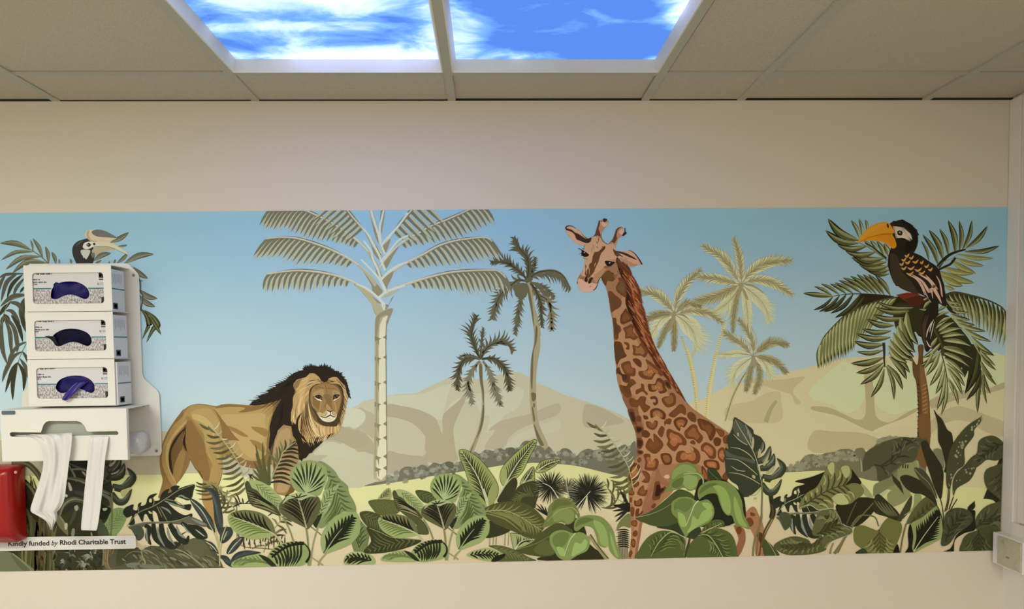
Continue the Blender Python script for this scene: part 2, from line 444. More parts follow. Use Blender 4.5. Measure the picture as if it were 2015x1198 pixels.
    def veins(s, outline, mid, n, color, w, ang=45, frac=0.85, t0=0.04, t1=0.95, sides=(1, -1), bend=0.1, smooth=True, f0=0.0, jit=0.1):
        o = P(outline)
        if smooth: o = cr(o, 4)
        sp = resamp(cr(P(mid), 5, False), 50)
        for sd in sides:
            for i in range(n):
                t = t0 + (t1 - t0) * (i + 0.5) / n; j = min(int(t * 49), 48)
                x, y = sp[j]; tx, ty = sp[j + 1][0] - x, sp[j + 1][1] - y
                a0 = atan2(ty, tx) + radians(ang) * sd; dx, dy = cos(a0), sin(a0); best = None
                for k in range(len(o)):
                    ax, ay = o[k - 1]; bx, by = o[k]; ex, ey = bx - ax, by - ay
                    den = dx * ey - dy * ex
                    if abs(den) < 1e-9: continue
                    tt = ((ax - x) * ey - (ay - y) * ex) / den; uu = ((ax - x) * dy - (ay - y) * dx) / den
                    if tt > 0.5 and 0 <= uu <= 1 and (best is None or tt < best): best = tt
                if best is None: continue
                l_ = best * frac; nx, ny = dy * sd, -dx * sd
                p0 = (x + dx * best * f0, y + dy * best * f0); p2 = (x + dx * l_, y + dy * l_)
                p1 = ((p0[0] + p2[0]) / 2 + nx * l_ * bend, (p0[1] + p2[1]) / 2 + ny * l_ * bend)
                s.s_(color, w * .5, 0.2, [p0, p1, p2], jit=jit, n=7, wm=w * .78)
        return s
    def leaf(s, base, outline, mid, n, dark, w=3.0, ang=45, rib=None, edge=None, half=None, **kw):
        """striped leaf: outline fill, optional darker half, veins, midrib"""
        s.up(); s.poly(base, outline)
        if edge: s.up(); s.s_(edge[0], edge[1], edge[1], P(outline) + P(outline)[:1])
        if half: s.up(); s.poly(half[0], half[1])
        if n: s.up(); s.veins(outline, mid, n, dark, w, ang, **kw)
        if rib: s.up(); s.s_(rib[0], rib[1], rib[2], mid)
        return s
    def hairs(s, color, inner, outer, n, w, jit=0.3, seed=1, c2=None, lag=0, ext=0.0):
        rd = random.Random(seed); a = resamp(cr(P(inner), 4, False), n); b = resamp(cr(P(outer), 4, False), n)
        for i in range(n):
            if i + lag >= n: continue
            p, q = a[i], b[i + lag]; k = 1 + ext + (rd.random() - .6) * jit
            e = (p[0] + (q[0] - p[0]) * k, p[1] + (q[1] - p[1]) * k)
            s.s_(color if not c2 or rd.random() < .5 else c2, w * (.5 if lag else 1), 0.2, [p, e], smooth=False, wm=w if lag else None)
        return s
    def done(s, parent=None, label=None):
        me = bpy.data.meshes.new(s.name)
        par = parent or MURAL; L = MURAL.location
        me.from_pydata([tuple(v - L) for v in s.v], [], s.f); me.update()
        at_ = me.color_attributes.new('ink', 'FLOAT_COLOR', 'CORNER')
        flat = []
        for f in s.c:
            for c in f: flat += [c[0], c[1], c[2], 1.0]
        at_.data.foreach_set('color', flat)
        for p in me.polygons:
            if p.normal.y > 0: p.flip() if hasattr(p, 'flip') else None
        me.materials.append(M_print)
        o = bpy.data.objects.new(s.name, me); link(o, par)
        if label: o['label'] = label
        return o
random.seed(7)
# sky
A_ = Art('painted_sky', 0, (1000, 600))
xs_ = [-70, 0, 300, 700, 1000, 1250, 1500, 1750, 1990]
def row(y, dy=0.0): return [(x, y + (x / 2000.0) * dy) for x in xs_]
A_.strip([('8fb8cc', row(400, -8)), ('93bdd6', row(440)), ('a0c4dc', row(520)), ('acc9db', row(620)), ('b6cedc', row(720)), ('bfd2dd', row(800)), ('c6d3da', row(900))])
A_.done()
# hills
A_ = Art('painted_hills', 5, (850, 850))
A_.poly('bdb798', 'P -70,846 -20,852 100,852 200,850 318,848 420,850 600,835 660,812 R 0,715 45,685 110,672 240,645 350,640 410,612 500,570 575,540 640,545 760,560 850,530 900,515 960,515 1020,545 1070,580 1150,610 1198,637 G 0,925 220,1000 400,1070 600,1170 P 1262,840 1262,980 -70,980')
A_.up()
A_.poly('b0a78a', 'P -70,870 50,868 200,872 340,866 420,880 560,890 640,872 R 0,735 60,742 112,775 112,900 60,880 0,862 P 640,900 560,930 300,940 -70,940')
A_.poly('c2c0a4', 'R 185,660 300,650 400,640 500,600 560,590 540,660 520,740 500,800 430,760 330,735 230,720 185,712')
A_.poly('c2c0a4', 'R 560,700 660,650 730,640 800,640 860,620 960,600 990,640 960,720 880,770 820,830 770,870 790,780 740,760 700,700 640,690 600,760 540,800 520,800')
A_.poly('ada083', 'R 185,705 260,712 380,740 470,790 510,880 512,780 540,740 600,690 640,650 650,670 600,780 575,860 590,980 590,1040 410,1040 410,930 400,880 330,815 240,785 185,775')
A_.poly('bcb598', 'R 185,790 260,800 330,830 390,880 405,960 410,1000 330,1010 240,990 185,960')
A_.poly('b2a88c', 'R 870,960 905,900 970,850 1040,820 1100,800 1198,760 1198,700 1100,730 1030,760 900,790 840,810 780,860 820,860 760,960')
A_.poly('c0bb9e', 'R 880,970 930,900 1000,860 1090,830 1198,790 1198,860 1100,880 1000,920 940,980')
A_.poly('aca084', 'R 0,860 60,880 115,950 112,1000 50,985 0,975')
A_.poly('aca084', 'R 185,985 260,995 330,1005 410,1020 410,1100 185,1110')
A_.poly('c4c3a8', 'A 1910,530 2013,520 2100,560 2100,640 2013,720 1950,700 1880,690')
A_.poly('a89e80', 'A 1850,700 1950,720 2100,790 2150,860 2013,920 1900,870 1780,830 1700,850 1800,760')
A_.poly('bdb99b', 'A 1640,920 1760,850 1900,890 2013,940 2080,1020 1900,1010 1700,980 1600,980')
A_.poly('b0a689', 'G 0,990 120,980 260,1030 400,1110 520,1198 300,1250 0,1260')
A_.done()
A_ = Art('painted_hills', 30, (1650, 830))
A_.poly('bcae84', 'P 1300,820 W 150,990 330,930 500,830 640,775 960,735 1100,690 1240,640 1450,595 1570,560 1650,545 P 1660,705 1740,700 1850,703 1930,712 1990,722 1990,985 1300,985')
A_.up()
A_.poly('b9b98c', 'N 0,400 100,310 240,190 330,160 430,230 500,300 512,500 450,620 350,665 260,640 200,590 100,560 0,540 W 1560,960 1490,890 1520,820 1620,740')
A_.poly('b9b98c', 'N 590,480 600,350 620,200 760,200 1000,200 1040,600 930,640 850,675 760,672 650,610')
A_.poly('b9b98c', 'N 1140,150 1300,100 1500,60 1900,100 1900,350 1750,400 1500,450 1250,480 1150,520')
A_.poly('a3956a', 'N 505,230 560,250 600,420 610,620 640,720 760,760 900,680 1040,610 1040,640 880,730 700,800 600,850 480,810 250,700 0,640 0,600 180,620 420,730 510,700 522,560 512,400')
A_.poly('c0b187', 'N 600,840 760,770 900,720 1040,660 1040,810 900,800 760,820 640,860')
A_.poly('b0a075', 'W 800,700 1000,720 1200,720 1450,690 1340,800 1320,880 1400,980 1340,1000 1300,900 1200,860 1000,800 900,780')
A_.poly('b2a277', 'W 860,960 1000,880 1160,860 1180,960 1160,1198 700,1198 560,1150 560,1040 700,990')
A_.poly('aa9b70', 'N 0,850 200,850 450,860 600,900 700,960 700,1010 0,1060')
A_.poly('a3966f', 'N 1160,540 1300,480 1500,440 1700,440 1900,360 1900,420 1700,480 1500,520 1350,560 1200,620 1160,600')
A_.poly('ab9d74', 'N 1160,760 1300,640 1450,600 1600,640 1750,700 1890,760 1890,900 1700,850 1560,760 1400,740 1250,800 1160,880')
A_.up().s_('9a8c66', 6, 10, 'W 1130,960 1060,1060 1010,1198', jit=0)
A_.done()
# meadow
A_ = Art('painted_meadow', 55, (1000, 980))
top = 'P -70,934 100,936 300,934 400,931 500,940 X 20,510 160,500 450,460 720,415 1000,372 1250,335 Y 300,322 480,310 560,308 870,330 1170,400 1330,430 P 1300,945 1450,935 a 230,410 620,395 800,425 950,465 1095,490 b 400,560 800,590 1200,620'
tp = cr(P(top), 3, False)
def off(d, k=1.0): return [(x, y + d) for x, y in tp]
A_.strip([('d3d08f', off(0)), ('d6d192', off(25)), ('d2c698', off(60)), ('cdba94', off(100)), ('c8b48e', off(210))])
A_.done()
# grey bushes on the horizon
A_ = Art('painted_bushes', 60, (1000, 920))
A_.poly('6f6c58', 'X 160,500 250,465 300,455 335,420 400,412 445,420 455,370 500,335 550,335 590,345 640,318 700,330 740,300 800,310 830,300 870,290 905,315 960,290 1010,260 1050,220 1090,208 1130,225 1180,190 1240,200 1290,180 1340,190 Y 290,180 340,175 370,210 430,130 480,118 520,140 560,160 600,150 660,170 700,220 730,240 760,190 800,182 840,200 885,250 930,210 990,185 1040,200 1080,190 1120,170 1200,200 1300,150 1340,170 1400,130 1400,440 1330,430 1170,400 870,330 560,308 480,310 300,322 120,350 X 1000,372 720,415 450,460')
A_.up()
rd = random.Random(5)
def blobs(n, path, c, r0, r1, w):
    pp = resamp(cr(P(path), 4, False), 80)
    for i in range(n):
        x, y = rd.choice(pp); x += (rd.random() - .5) * 10; y += (rd.random() - .2) * w; k = rd.randint(6, 9); r = r0 + rd.random() * (r1 - r0)
        ph = rd.random() * 6
        A_.bq(c[rd.randint(0, len(c) - 1)], [(x + cos(ph + 2 * pi * j / (2 * k)) * r * (1 if j % 2 else .5) * 1.2, y + sin(ph + 2 * pi * j / (2 * k)) * r * (1 if j % 2 else .5)) for j in range(2 * k)])
bp = 'X 340,430 450,395 550,370 650,350 750,340 850,330 950,310 1050,250 1180,220 1300,205 Y 300,210 400,190 500,170 600,190 700,240 800,220 900,260 1000,220 1100,200 1200,220 1330,190'
blobs(150, bp, ['8b8a74', '94917a', '858470'], 3, 7, 22)
A_.up(); blobs(50, bp, ['625f4e', '6a6755'], 2, 5, 24)
A_.poly('5f5d4c', 'X 850,330 840,300 870,290 905,305 905,350'); A_.poly('5f5d4c', 'Y 300,210 325,178 360,182 368,215 340,240 305,240')
A_.done()
A_ = Art('painted_bushes', 60, (1640, 900))
A_.poly('6b6449', 'a 230,410 250,370 300,355 370,360 390,310 440,260 500,245 560,260 620,235 700,225 760,200 840,200 880,220 900,195 960,190 1000,230 1080,150 1120,100 1200,90 1400,100 1500,200 1500,480 1095,490 950,465 800,425 620,395')
A_.up(); blobs(70, 'a 300,370 420,300 520,280 640,260 760,230 850,225 900,300', ['857e62', '8b8366', '7c765b'], 3, 8, 20)
blobs(14, 'a 1080,130 1180,100 1260,100', ['857e62'], 3, 6, 6)
A_.done()
# ------------------------------------------------------------------ big feather palm in the middle
A_ = Art('painted_feather_palm', 170, (740, 560))
LB, LD, RB, RL = 'aaa98c', '6b6b57', 'aeb295', 'cdd5c8'
def feather(spine, tip_side, n_, ln, t0, t1, dx=0.0, seed=1, prof=None, w=4.6):
    """drooping leaflets on one side: pale back leaflets, dark front ones, pale rib"""
    n = int(n_ * .78); w *= 1.3
    sp = resamp(cr(P(spine), 6, False), 60); rd = random.Random(seed)
    for ph, c, k, ww in ((0.35, LB, 1.12, w * 1.15), (0.0, LD, 1.0, w)):
        A_.up()
        for i in range(n):
            t = t0 + (t1 - t0) * (i + 0.5 + ph) / n
            if t > 0.99: continue
            j = t * 59; j0 = min(int(j), 58); x = sp[j0][0] + (sp[j0 + 1][0] - sp[j0][0]) * (j - j0); y = sp[j0][1] + (sp[j0 + 1][1] - sp[j0][1]) * (j - j0)
            tx, ty = sp[j0 + 1][0] - sp[j0][0], sp[j0 + 1][1] - sp[j0][1]; l = hypot(tx, ty) or 1; tx /= l; ty /= l
            L = ln * k * (prof(t) if prof else 1) * (1 + (rd.random() - .5) * .14)
            # leaves start along the rib, then hang down
            p1 = (x + tx * tip_side * L * .26 + dx * L * .12, y + L * .36); p2 = (x + dx * L * .55 + tx * L * .35, y + L)
            A_.s_(c, ww * 1.1, .3, [(x, y), p1, p2], wm=ww * .86, n=9)
    # merged dark band right under the rib
    A_.up(); A_.s_(LD, 2.0, 2.5, sp[int(t0 * 59):int(t1 * 59)], wm=7.5)
    A_.up(); A_.s_(RB, 5.5, 2.0, sp); A_.up(); A_.s_('c3cbb4', 2.2, .8, [(x, y - 1.2) for x, y in sp])
pf = lambda t: min(1, .35 + 2.2 * (t - .3)) if t < .6 else (1.0 if t < .9 else 1.0 - (t - .9) * 2)
feather('O 1370,1150 1250,1010 1100,925 900,850 650,805 400,795 90,835', 1, 21, 39, .27, 1.0, -.1, 1, pf)
feather('O 1400,980 1280,830 1100,680 900,570 700,490 450,415 250,400 75,420', 1, 24, 40, .27, 1.0, -.9, 2, pf)
feather('O 1420,820 1300,600 1180,460 1000,320 820,210 650,130 540,85 380,60 120,60', 1, 30, 40, .27, 1.0, -.65, 3, pf)
feather('O 1440,600 1330,440 1230,310 1100,160 1040,85 960,0 860,-60', 1, 11, 36, .4, .95, -1.6, 4, pf, 4)
feather('Q 90,1100 200,1030 400,960 650,880 900,820 1150,795 1400,790 1500,800 1590,880', 1, 25, 42, .25, 1.0, .35, 5, pf)
feather('Q 110,910 250,800 420,700 600,610 800,500 1000,440 1200,412 1350,405 1430,450', 1, 23, 42, .24, 1.0, .75, 6, pf)
feather('Q 100,760 220,600 400,440 560,350 700,270 900,190 1060,120 1200,60 1360,40', 1, 24, 36, .25, 1.0, .75, 7, pf)
feather('Q 120,560 200,440 300,290 400,170 470,90 560,0 640,-60', 1, 9, 42, .3, .95, 1.4, 8, pf, 4.6)
# bare leaf bases at the crown
def base(o, i=None):
    A_.poly('8b8266', o)
    if i: A_.poly('a7a586', i)
base('O 1290,600 1380,700 1440,830 1450,870 1420,912 1390,850 1360,730', 'O 1270,560 1350,640 1420,760 1420,800 1340,680')
base('O 1240,330 1330,420 1400,530 1445,630 1420,670 1350,590 1320,490', 'O 1250,330 1310,380 1370,470 1360,540 1300,440')
base('O 1220,790 1330,890 1440,1010 1450,1060 1405,1105 1340,1040 1320,960', 'O 1160,720 1290,830 1380,930 1360,980 1290,880')
base('O 1230,1050 1340,1100 1450,1190 R 130,110 170,155 120,180 90,110 40,50 0,0 A 2000,-700 ', 'O 1130,960 1250,1010 1350,1100 1300,1090 1200,1030')
A_.poly('a7a17f', 'R 0,0 40,22 90,65 130,110 165,150 125,180 100,130 60,70')
base('O 1300,85 1340,200 1400,330 1415,470 1380,420 1340,280', 'O 1290,60 1330,60 1390,250 1400,330 1350,260'); base('Q 115,90 165,80 140,260 120,370 105,310')
base('Q 130,520 180,460 230,420 200,520 160,590'); base('Q 135,720 200,640 330,500 260,620 170,780', None); base('Q 120,930 180,860 260,800 250,860 200,960 180,1035 150,1010')
base('Q 115,1130 200,1060 400,985 300,1050 210,1198 R 210,80 180,150 155,110 150,95', 'Q 130,1110 220,1050 330,1010 220,1090')
A_.up()
for l_, w_ in (('O 1480,1195 1405,1115 1280,1010 1150,950', 4.5), ('O 1495,1050 1450,960 1400,870 1300,760 1200,660', 4.5), ('Q 120,900 80,780 20,650 O 1320,560 1230,440', 4.5), ('Q 115,650 70,560 0,430 O 1300,390 1230,300', 4.5), ('Q 110,470 90,380 50,250 10,120 0,60', 4.5),
               ('Q 90,1110 190,1040 400,970', 4.5), ('Q 110,915 180,830 300,740 430,690', 4.5), ('Q 110,690 200,590 320,440 440,380', 4.5), ('Q 120,500 200,400 330,260 430,110', 4.5), ('Q 115,460 105,290 130,170 150,80', 4.5),
               ('Q 165,600 115,470', 4), ('Q 168,790 105,640', 5), ('Q 182,1045 105,880', 5.5), ('R 170,155 150,95', 4.5)):
    A_.s_('ccd3c6', w_, w_ * .8, l_)
A_.up(); A_.s_('e2e4da', 2.6, 2.6, 'O 1400,1110 1480,1190 R 165,150'); A_.s_('e2e4da', 2.6, 2, 'R 135,85 180,40')
# trunk
A_.poly('a39b7c', 'R 150,155 220,140 205,180 185,215 178,300 178,700 184,1000 182,1130 150,1160 120,1145 105,1120 108,900 112,600 112,300 115,215 125,180')
A_.q('d9d4b8', 'R 190,180 178,215 174,300 176,600 181,1000 180,1120 150,1152 125,1135 122,1050 138,880 136,600 136,320 142,240 160,195')
A_.poly('8b8468', 'R 218,140 195,210 182,240 180,225 190,180 150,190 140,215 120,330 114,330 114,220 125,185 160,160'); A_.up()
for k, y in enumerate((310, 428, 575, 698, 820, 902, 1012, 1080)):
    A_.q('7d7558', [(700 + a_ / 2.995, 560 + b_ / 2.995) for a_, b_ in ((112, y - 8), (140, y + 4), (152, y + 6), (138, y + 14), (135, y + 60), (128, y + 18), (112, y + 20))])
    A_.q('7d7558', [(700 + a_ / 2.995, 560 + b_ / 2.995) for a_, b_ in ((182, y - 14), (182, y + 14), (160, y))])
A_.s_('6f6850', 1, 1.2, 'R 190,215 178,300 181,600 184,1000 183,1130'); A_.s_('948c6e', 3, 2, 'R 125,330 122,500 124,700 118,900 112,1100')
A_.done()
# ------------------------------------------------------------------ two dark palms
A_ = Art('painted_dark_palm', 170, (1000, 600))
def rag(sp_, n, ln, w, c, c2=None, ang=42, core=8, seed=1, sides=(1, -1), down=.3, prof=None):
    sp = resamp(cr(P(sp_), 6, False), 40)
    A_.up(); A_.s_(c, core * .5, 1.0, sp, wm=core * .8)
    A_.frond(sp, n, ln * 1.35, ang, w * .85, [(c, c)], .06, .98, sides, .16, prof or (lambda t: .5 + .6 * sin(pi * min(1, t * 1.05))), down, None, .35, seed)
    if c2: A_.up(); A_.s_(c2, 2.2, .6, sp)
G1, G2, G3 = '54503c', '5f5b47', '35321f'
def trunk(o, dk, pale='9a9072'):
    A_.poly(pale, o)
    for q in dk: A_.poly('665f45', q)
trunk('T 510,560 560,590 600,620 600,800 640,950 670,1080 685,1198 U 770,200 770,300 745,450 738,600 745,800 770,920 835,1070 770,1065 720,920 692,750 690,560 700,380 722,250 715,120 T 540,760',
      ['T 510,580 540,620 560,700 580,800 600,1000 600,1100 570,900 540,760', 'U 735,130 750,150 742,250 720,320 715,450 708,620 695,560 700,380 725,260', 'U 700,650 735,655 735,700 710,715', 'U 705,765 715,770 730,860 718,870', 'U 720,895 740,930 770,1000 800,1060 770,1060 740,990', 'U 715,735 728,735 728,760 718,762'])
rag('T 515,550 540,420 520,280 440,180 375,60', 15, 21, 5.5, G1, G3, 38, 9, 1)
rag('T 515,560 590,430 620,280', 10, 10, 3.5, G1, None, 38, 9, 2)
rag('T 520,540 440,450 300,350 200,330 120,335', 14, 17, 5, G1, G3, 42, 8, 3, down=-.1)
rag('T 530,550 620,470 720,440 850,440 950,500 1030,630', 15, 20, 6, G2, G3, 60, 7, 4, (1,), .4)
rag('T 520,560 420,545 340,600 240,680 170,800 110,990', 16, 19, 5.5, G2, G3, 50, 8, 5, down=.3)
rag('T 500,600 470,700 440,820 410,980 385,1170', 13, 15, 5.5, G2, None, 38, 9, 6)
A_.poly(G2, 'T 380,600 500,580 530,640 510,740 440,760 380,720'); A_.poly(G2, 'T 560,570 650,600 760,700 740,760 650,640')
rag('T 560,580 640,700 760,780 800,900 815,1120', 14, 18, 6, '77705a', None, 40, 9, 7)
rag('T 560,570 640,700 690,850 690,950 700,1090', 13, 14, 5, G1, G3, 40, 8, 8)
rag('T 560,570 660,600 740,640 830,730', 8, 13, 5, G2, None, 45, 8, 9, down=.5)
A_.poly('5a5643', 'T 490,540 560,510 590,540 540,575 500,570')
A_.done()
A_ = Art('painted_dark_palm', 170, (950, 720))
trunk('U 288,430 300,400 318,440 320,540 330,640 332,800 320,900 290,1000 240,1125 210,1110 260,1000 295,880 312,760 308,640 295,560',
      ['U 290,440 312,430 318,560 328,640 325,740 315,640 298,560', 'U 320,750 330,760 328,850 305,940 260,1030 230,1110 222,1105 270,1000 305,880'])
rag('U 300,390 250,270 230,180 265,60', 13, 20, 5, G1, G3, 38, 8, 11, down=-.3)
rag('U 300,370 310,260 322,150', 9, 11, 3.5, G1, None, 38, 6, 12, down=-.5)
rag('U 305,380 350,300 420,260 500,260 550,310', 13, 20, 5.5, G2, G3, 45, 9, 13, down=-.1)
rag('U 300,385 250,375 180,385 130,470 120,610', 14, 17, 5.5, G1, G3, 45, 9, 14, down=.5)
rag('U 300,390 240,360 170,355 135,370', 8, 8, 3.5, G2, None, 40, 5, 15)
rag('U 310,385 400,380 470,430 510,500 530,620', 14, 17, 5.5, G1, G3, 45, 9, 16, down=.5)
rag('U 295,400 240,470 205,570 235,720', 13, 16, 5.5, '77735d', None, 40, 9, 17)
rag('U 320,400 370,480 410,600 460,740', 14, 16, 5.5, '77735d', None, 40, 9, 18)
A_.done()
# ------------------------------------------------------------------ pale palms on the hill
def pale(crown, fr, trunk_o, marks, lv, zone):
    global A_
    A_ = Art('painted_pale_palm', lv, zone)
    A_.poly('beb07c', trunk_o); A_.up()
    t = resamp(cr(P(marks), 4, False), 46)
    for k, (x, y) in enumerate(t): A_.s_('958454', .3, .3, [(x - 3, y), (x + 1.5, y + 1.2)], wm=1.3); A_.s_('d8cc96', .3, .3, [(x - 1, y + 3), (x + 3, y + 2)], wm=1.2)
    for spine, wd, tone, sd in fr:
        c = ('bdb88f', '827a58') if tone == 0 else (('a59b73', '776d4b') if tone == 1 else ('c5c29c', 'a09b72'))
        sp = resamp(cr(P(spine), 6, False), 40)
        A_.up(); A_.s_(c[0], 2, 1, sp, wm=wd * .78)
        A_.up(); A_.frond(sp, 28, wd * .92, 36, 2.2, [(c[0], c[0])], .05, 1, (1, -1), .1, lambda t: .5 + .6 * sin(pi * t), .1, None, .25, sd)
        A_.up(); A_.frond(sp, 28, wd * .98, 35, 1.3, [(c[1], c[1])] if tone != 2 else [(c[1], c[0])], .05, 1, (1, -1), .1, lambda t: .5 + .55 * sin(pi * t), .1, ('8d8566', 2.0, .4), .25, sd + 50)
    return A_
A_ = pale(0, [('V 1080,570 1000,700 900,800 780,860', 30, 2, 1), ('V 1100,580 1230,680 1320,780 1375,910', 34, 2, 2), ('V 1085,590 1130,700 1150,850 1160,1000', 24, 2, 3), ('V 1110,560 1250,520 1420,560 1590,660', 26, 0, 4),
           ('V 1080,560 1000,610 860,680 660,740 640,770 540,800', 26, 1, 5), ('V 1070,570 960,540 820,510 640,490', 24, 0, 6), ('V 1070,560 1000,440 900,300 710,180', 27, 0, 7), ('V 1090,560 1080,400 1060,260 1015,105', 20, 0, 8),
           ('V 1100,550 1200,430 1350,350 1570,325', 30, 0, 9), ('V 1080,580 1040,720 1010,880 1000,1050', 17, 1, 10)],
     'V 1070,600 1095,620 1050,760 W 575,30 560,130 480,360 440,600 400,860 370,1100 350,1160 322,1150 340,950 390,650 450,380 520,140', 'W 560,60 500,260 450,440 400,640 360,880 340,1130', 170, (1430, 600))
for q in ('V 1060,560 1110,560 1100,620 1060,700 1030,760 1050,680 1065,620', 'V 1090,600 1130,640 1160,730 1120,690', 'V 1110,560 1200,570 1300,640 1310,660 1220,600 1140,580', 'V 1060,560 1000,560 920,500 980,550'): A_.poly('8b8363', q)
A_.done()
A_ = pale(0, [('V 400,880 280,920 220,1000 170,1090', 28, 2, 21), ('V 410,880 520,960 600,1060 630,1190', 46, 2, 22), ('V 420,880 560,840 740,860 880,950', 24, 0, 23), ('V 400,870 300,870 200,890 110,940', 20, 1, 24),
           ('V 400,860 300,740 200,670 45,640', 28, 0, 25), ('V 400,860 440,700 530,550 655,435', 24, 0, 26), ('V 420,860 500,780 560,770 660,790', 16, 1, 27), ('V 400,890 330,1000 280,1100 240,1198', 16, 1, 28), ('V 405,900 400,1020 400,1120 395,1230', 16, 1, 29)],
     'V 395,900 420,900 440,1040 470,1120 W 150,400 180,500 215,650 240,820 255,1080 220,1080 205,900 180,720 140,520 100,380 50,240 20,120', 'W 70,240 120,400 160,540 195,720 220,900 235,1070', 370, (1330, 650))
for q in ('V 385,850 420,860 400,950 370,1030 320,1060 360,960', 'V 390,850 330,780 280,740 350,820', 'V 420,860 470,790 540,740 480,820', 'V 430,880 500,880 560,940 500,900'): A_.poly('8b8363', q)
A_.done()
A_ = pale(0, [('W 860,470 760,540 680,620 640,750', 30, 2, 31), ('W 880,460 960,500 1020,580 1060,680', 26, 2, 32), ('W 850,450 700,430 600,440 480,440', 18, 2, 33), ('W 850,450 760,340 660,270 555,200', 22, 0, 34), ('W 870,440 860,300 800,170 720,65', 22, 0, 35),
           ('W 880,440 980,360 1080,310 1235,325', 22, 1, 36), ('W 880,460 1000,480 1120,530 1230,630', 20, 1, 37), ('W 870,500 840,600 820,700 790,830', 17, 1, 38), ('W 890,500 930,600 930,720 890,860', 17, 1, 39)],
     'W 770,640 790,650 720,760 650,900 600,1040 560,1198 548,1198 590,1030 640,880 700,760', 'W 760,680 650,890 600,1040 560,1180', 520, (1480, 720))
A_.poly('8b8363', 'W 850,450 880,450 900,540 880,600 850,560 790,640 840,540'); A_.up(); A_.s_('7f7350', 1.8, 1.0, 'W 785,640 720,750 650,890 600,1030 555,1190')
A_.done()
# ------------------------------------------------------------------ palm and hornbill on the right
def Z(fr, x, y): o = FR[fr]; return (o[0] + x / o[2], o[1] + y / o[2])
def spears(fr, rows, tones, bend=.08):
    """rows of x0,y0,x1,y1,width[,bend]: each leaflet drawn in two tones with a dark under edge"""
    A_.up(); A_.solo = True
    for r in rows:
        a, b = Z(fr, r[0], r[1]), Z(fr, r[2], r[3]); bd = r[5] if len(r) > 5 else bend
        A_.s_(tones[2], .5, .2, [a, ((a[0] + b[0]) / 2 - (b[1] - a[1]) * bd, (a[1] + b[1]) / 2 + (b[0] - a[0]) * bd), b], wm=r[4] * 1.12)
        A_.spear(tones[0], tones[1], a, b, r[4] * .86, bd)
    A_.solo = False
TN = ('757a4c', '474b28', '1c1e0b'); TL = ('929868', '5f6638', '20220e'); TD = ('403f20', '2a2814', '171508')
A_ = Art('painted_date_palm', 170, (1780, 620))
A_.poly('54391c', 'N 1040,0 1095,0 1090,120 1102,230 1125,350 1142,450 1157,620 1157,960 1040,960 1042,700 1032,480 1018,350 990,280 985,140 1030,190 1045,100')
A_.poly('6b4a26', 'N 1060,200 1095,230 1120,380 1140,520 1150,700 1145,940 1090,940 1080,700 1075,500 1060,350')
A_.up()
for k in range(15):
    y = 380 + k * 40
    A_.s_('8a6638', .4, .3, [Z('N', 1078, y + 22), Z('N', 1108, y + 8), Z('N', 1135, y - 8)], wm=2.4); A_.s_('2f1d0b', .4, .3, [Z('N', 1030, y), Z('N', 1055, y + 12)], wm=2.2)
A_.poly('22190a', 'L 860,290 1340,330 1500,300 1800,330 1900,500 1880,900 1700,900 1600,700 1300,560 1000,420 760,540 580,620 700,480 820,380'); A_.poly('2a2411', 'M 150,300 500,300 800,420 1000,500 1300,900 1400,1198 1000,1198 850,1000 600,900 500,700 200,700')
A_.poly('24200f', 'M 900,160 1030,115 1200,140 1400,190 1250,260 1200,420 1000,420 900,300'); A_.poly('262612', 'M 1120,660 1280,860 1380,1198 1300,1198 1250,900 1100,800'); A_.poly('262612', 'N 1500,0 1640,0 1650,140 1600,260 1540,400 1505,475 1540,250 1500,315 1480,200 1560,120')
# C: frond pointing left
spears('L', [(440, 330, 155, 525, 6), (540, 310, 235, 550, 7), (640, 290, 305, 555, 8), (740, 290, 405, 575, 8), (850, 290, 470, 640, 9), (900, 330, 575, 620, 8)], TD, -.1)
spears('L', [(430, 310, 165, 175, 6), (540, 300, 262, 135, 6), (640, 285, 395, 135, 6.5), (740, 280, 465, 120, 6.5), (860, 275, 525, 85, 7.5), (960, 270, 585, 45, 8), (1020, 275, 695, 20, 8), (1080, 290, 790, -5, 8), (1150, 290, 880, -5, 8), (1200, 300, 960, -5, 8), (1290, 310, 1060, 0, 9), (440, 325, 0, 275, 9, 0)], TN, .06)
A_.up(); A_.s_('1f1a0c', 3, 1, 'L 1340,330 1100,300 860,285 640,290 440,322')
# D: arching frond, hanging leaflets
sp = resamp(cr(P('L 1380,335 1150,375 1000,420 860,470 760,525 660,580 570,640 490,720 420,790 340,880 290,950 260,1040'), 5, False), 20)
tips = resamp(cr(P('N 560,-170 520,-90 470,-60 420,0 395,60 345,110 270,160 200,180 150,210 80,242 60,245 33,262'), 5, False), 20)
for q, tn in ((0, TD), (1, TL)):
    for i in range(19):
        a = sp[i]; b = tips[i]
        if q == 0: a = ((sp[i][0] + sp[i + 1][0]) / 2, (sp[i][1] + sp[i + 1][1]) / 2); b = ((tips[i][0] + tips[i + 1][0]) / 2, (tips[i][1] + tips[i + 1][1]) / 2 - 4)
        A_.solo = True; A_.spear(tn[0], tn[1], a, b, 9.5 if q else 11, .03); A_.solo = False
A_.up(); A_.s_('3c3a1e', 3, 1.5, sp)
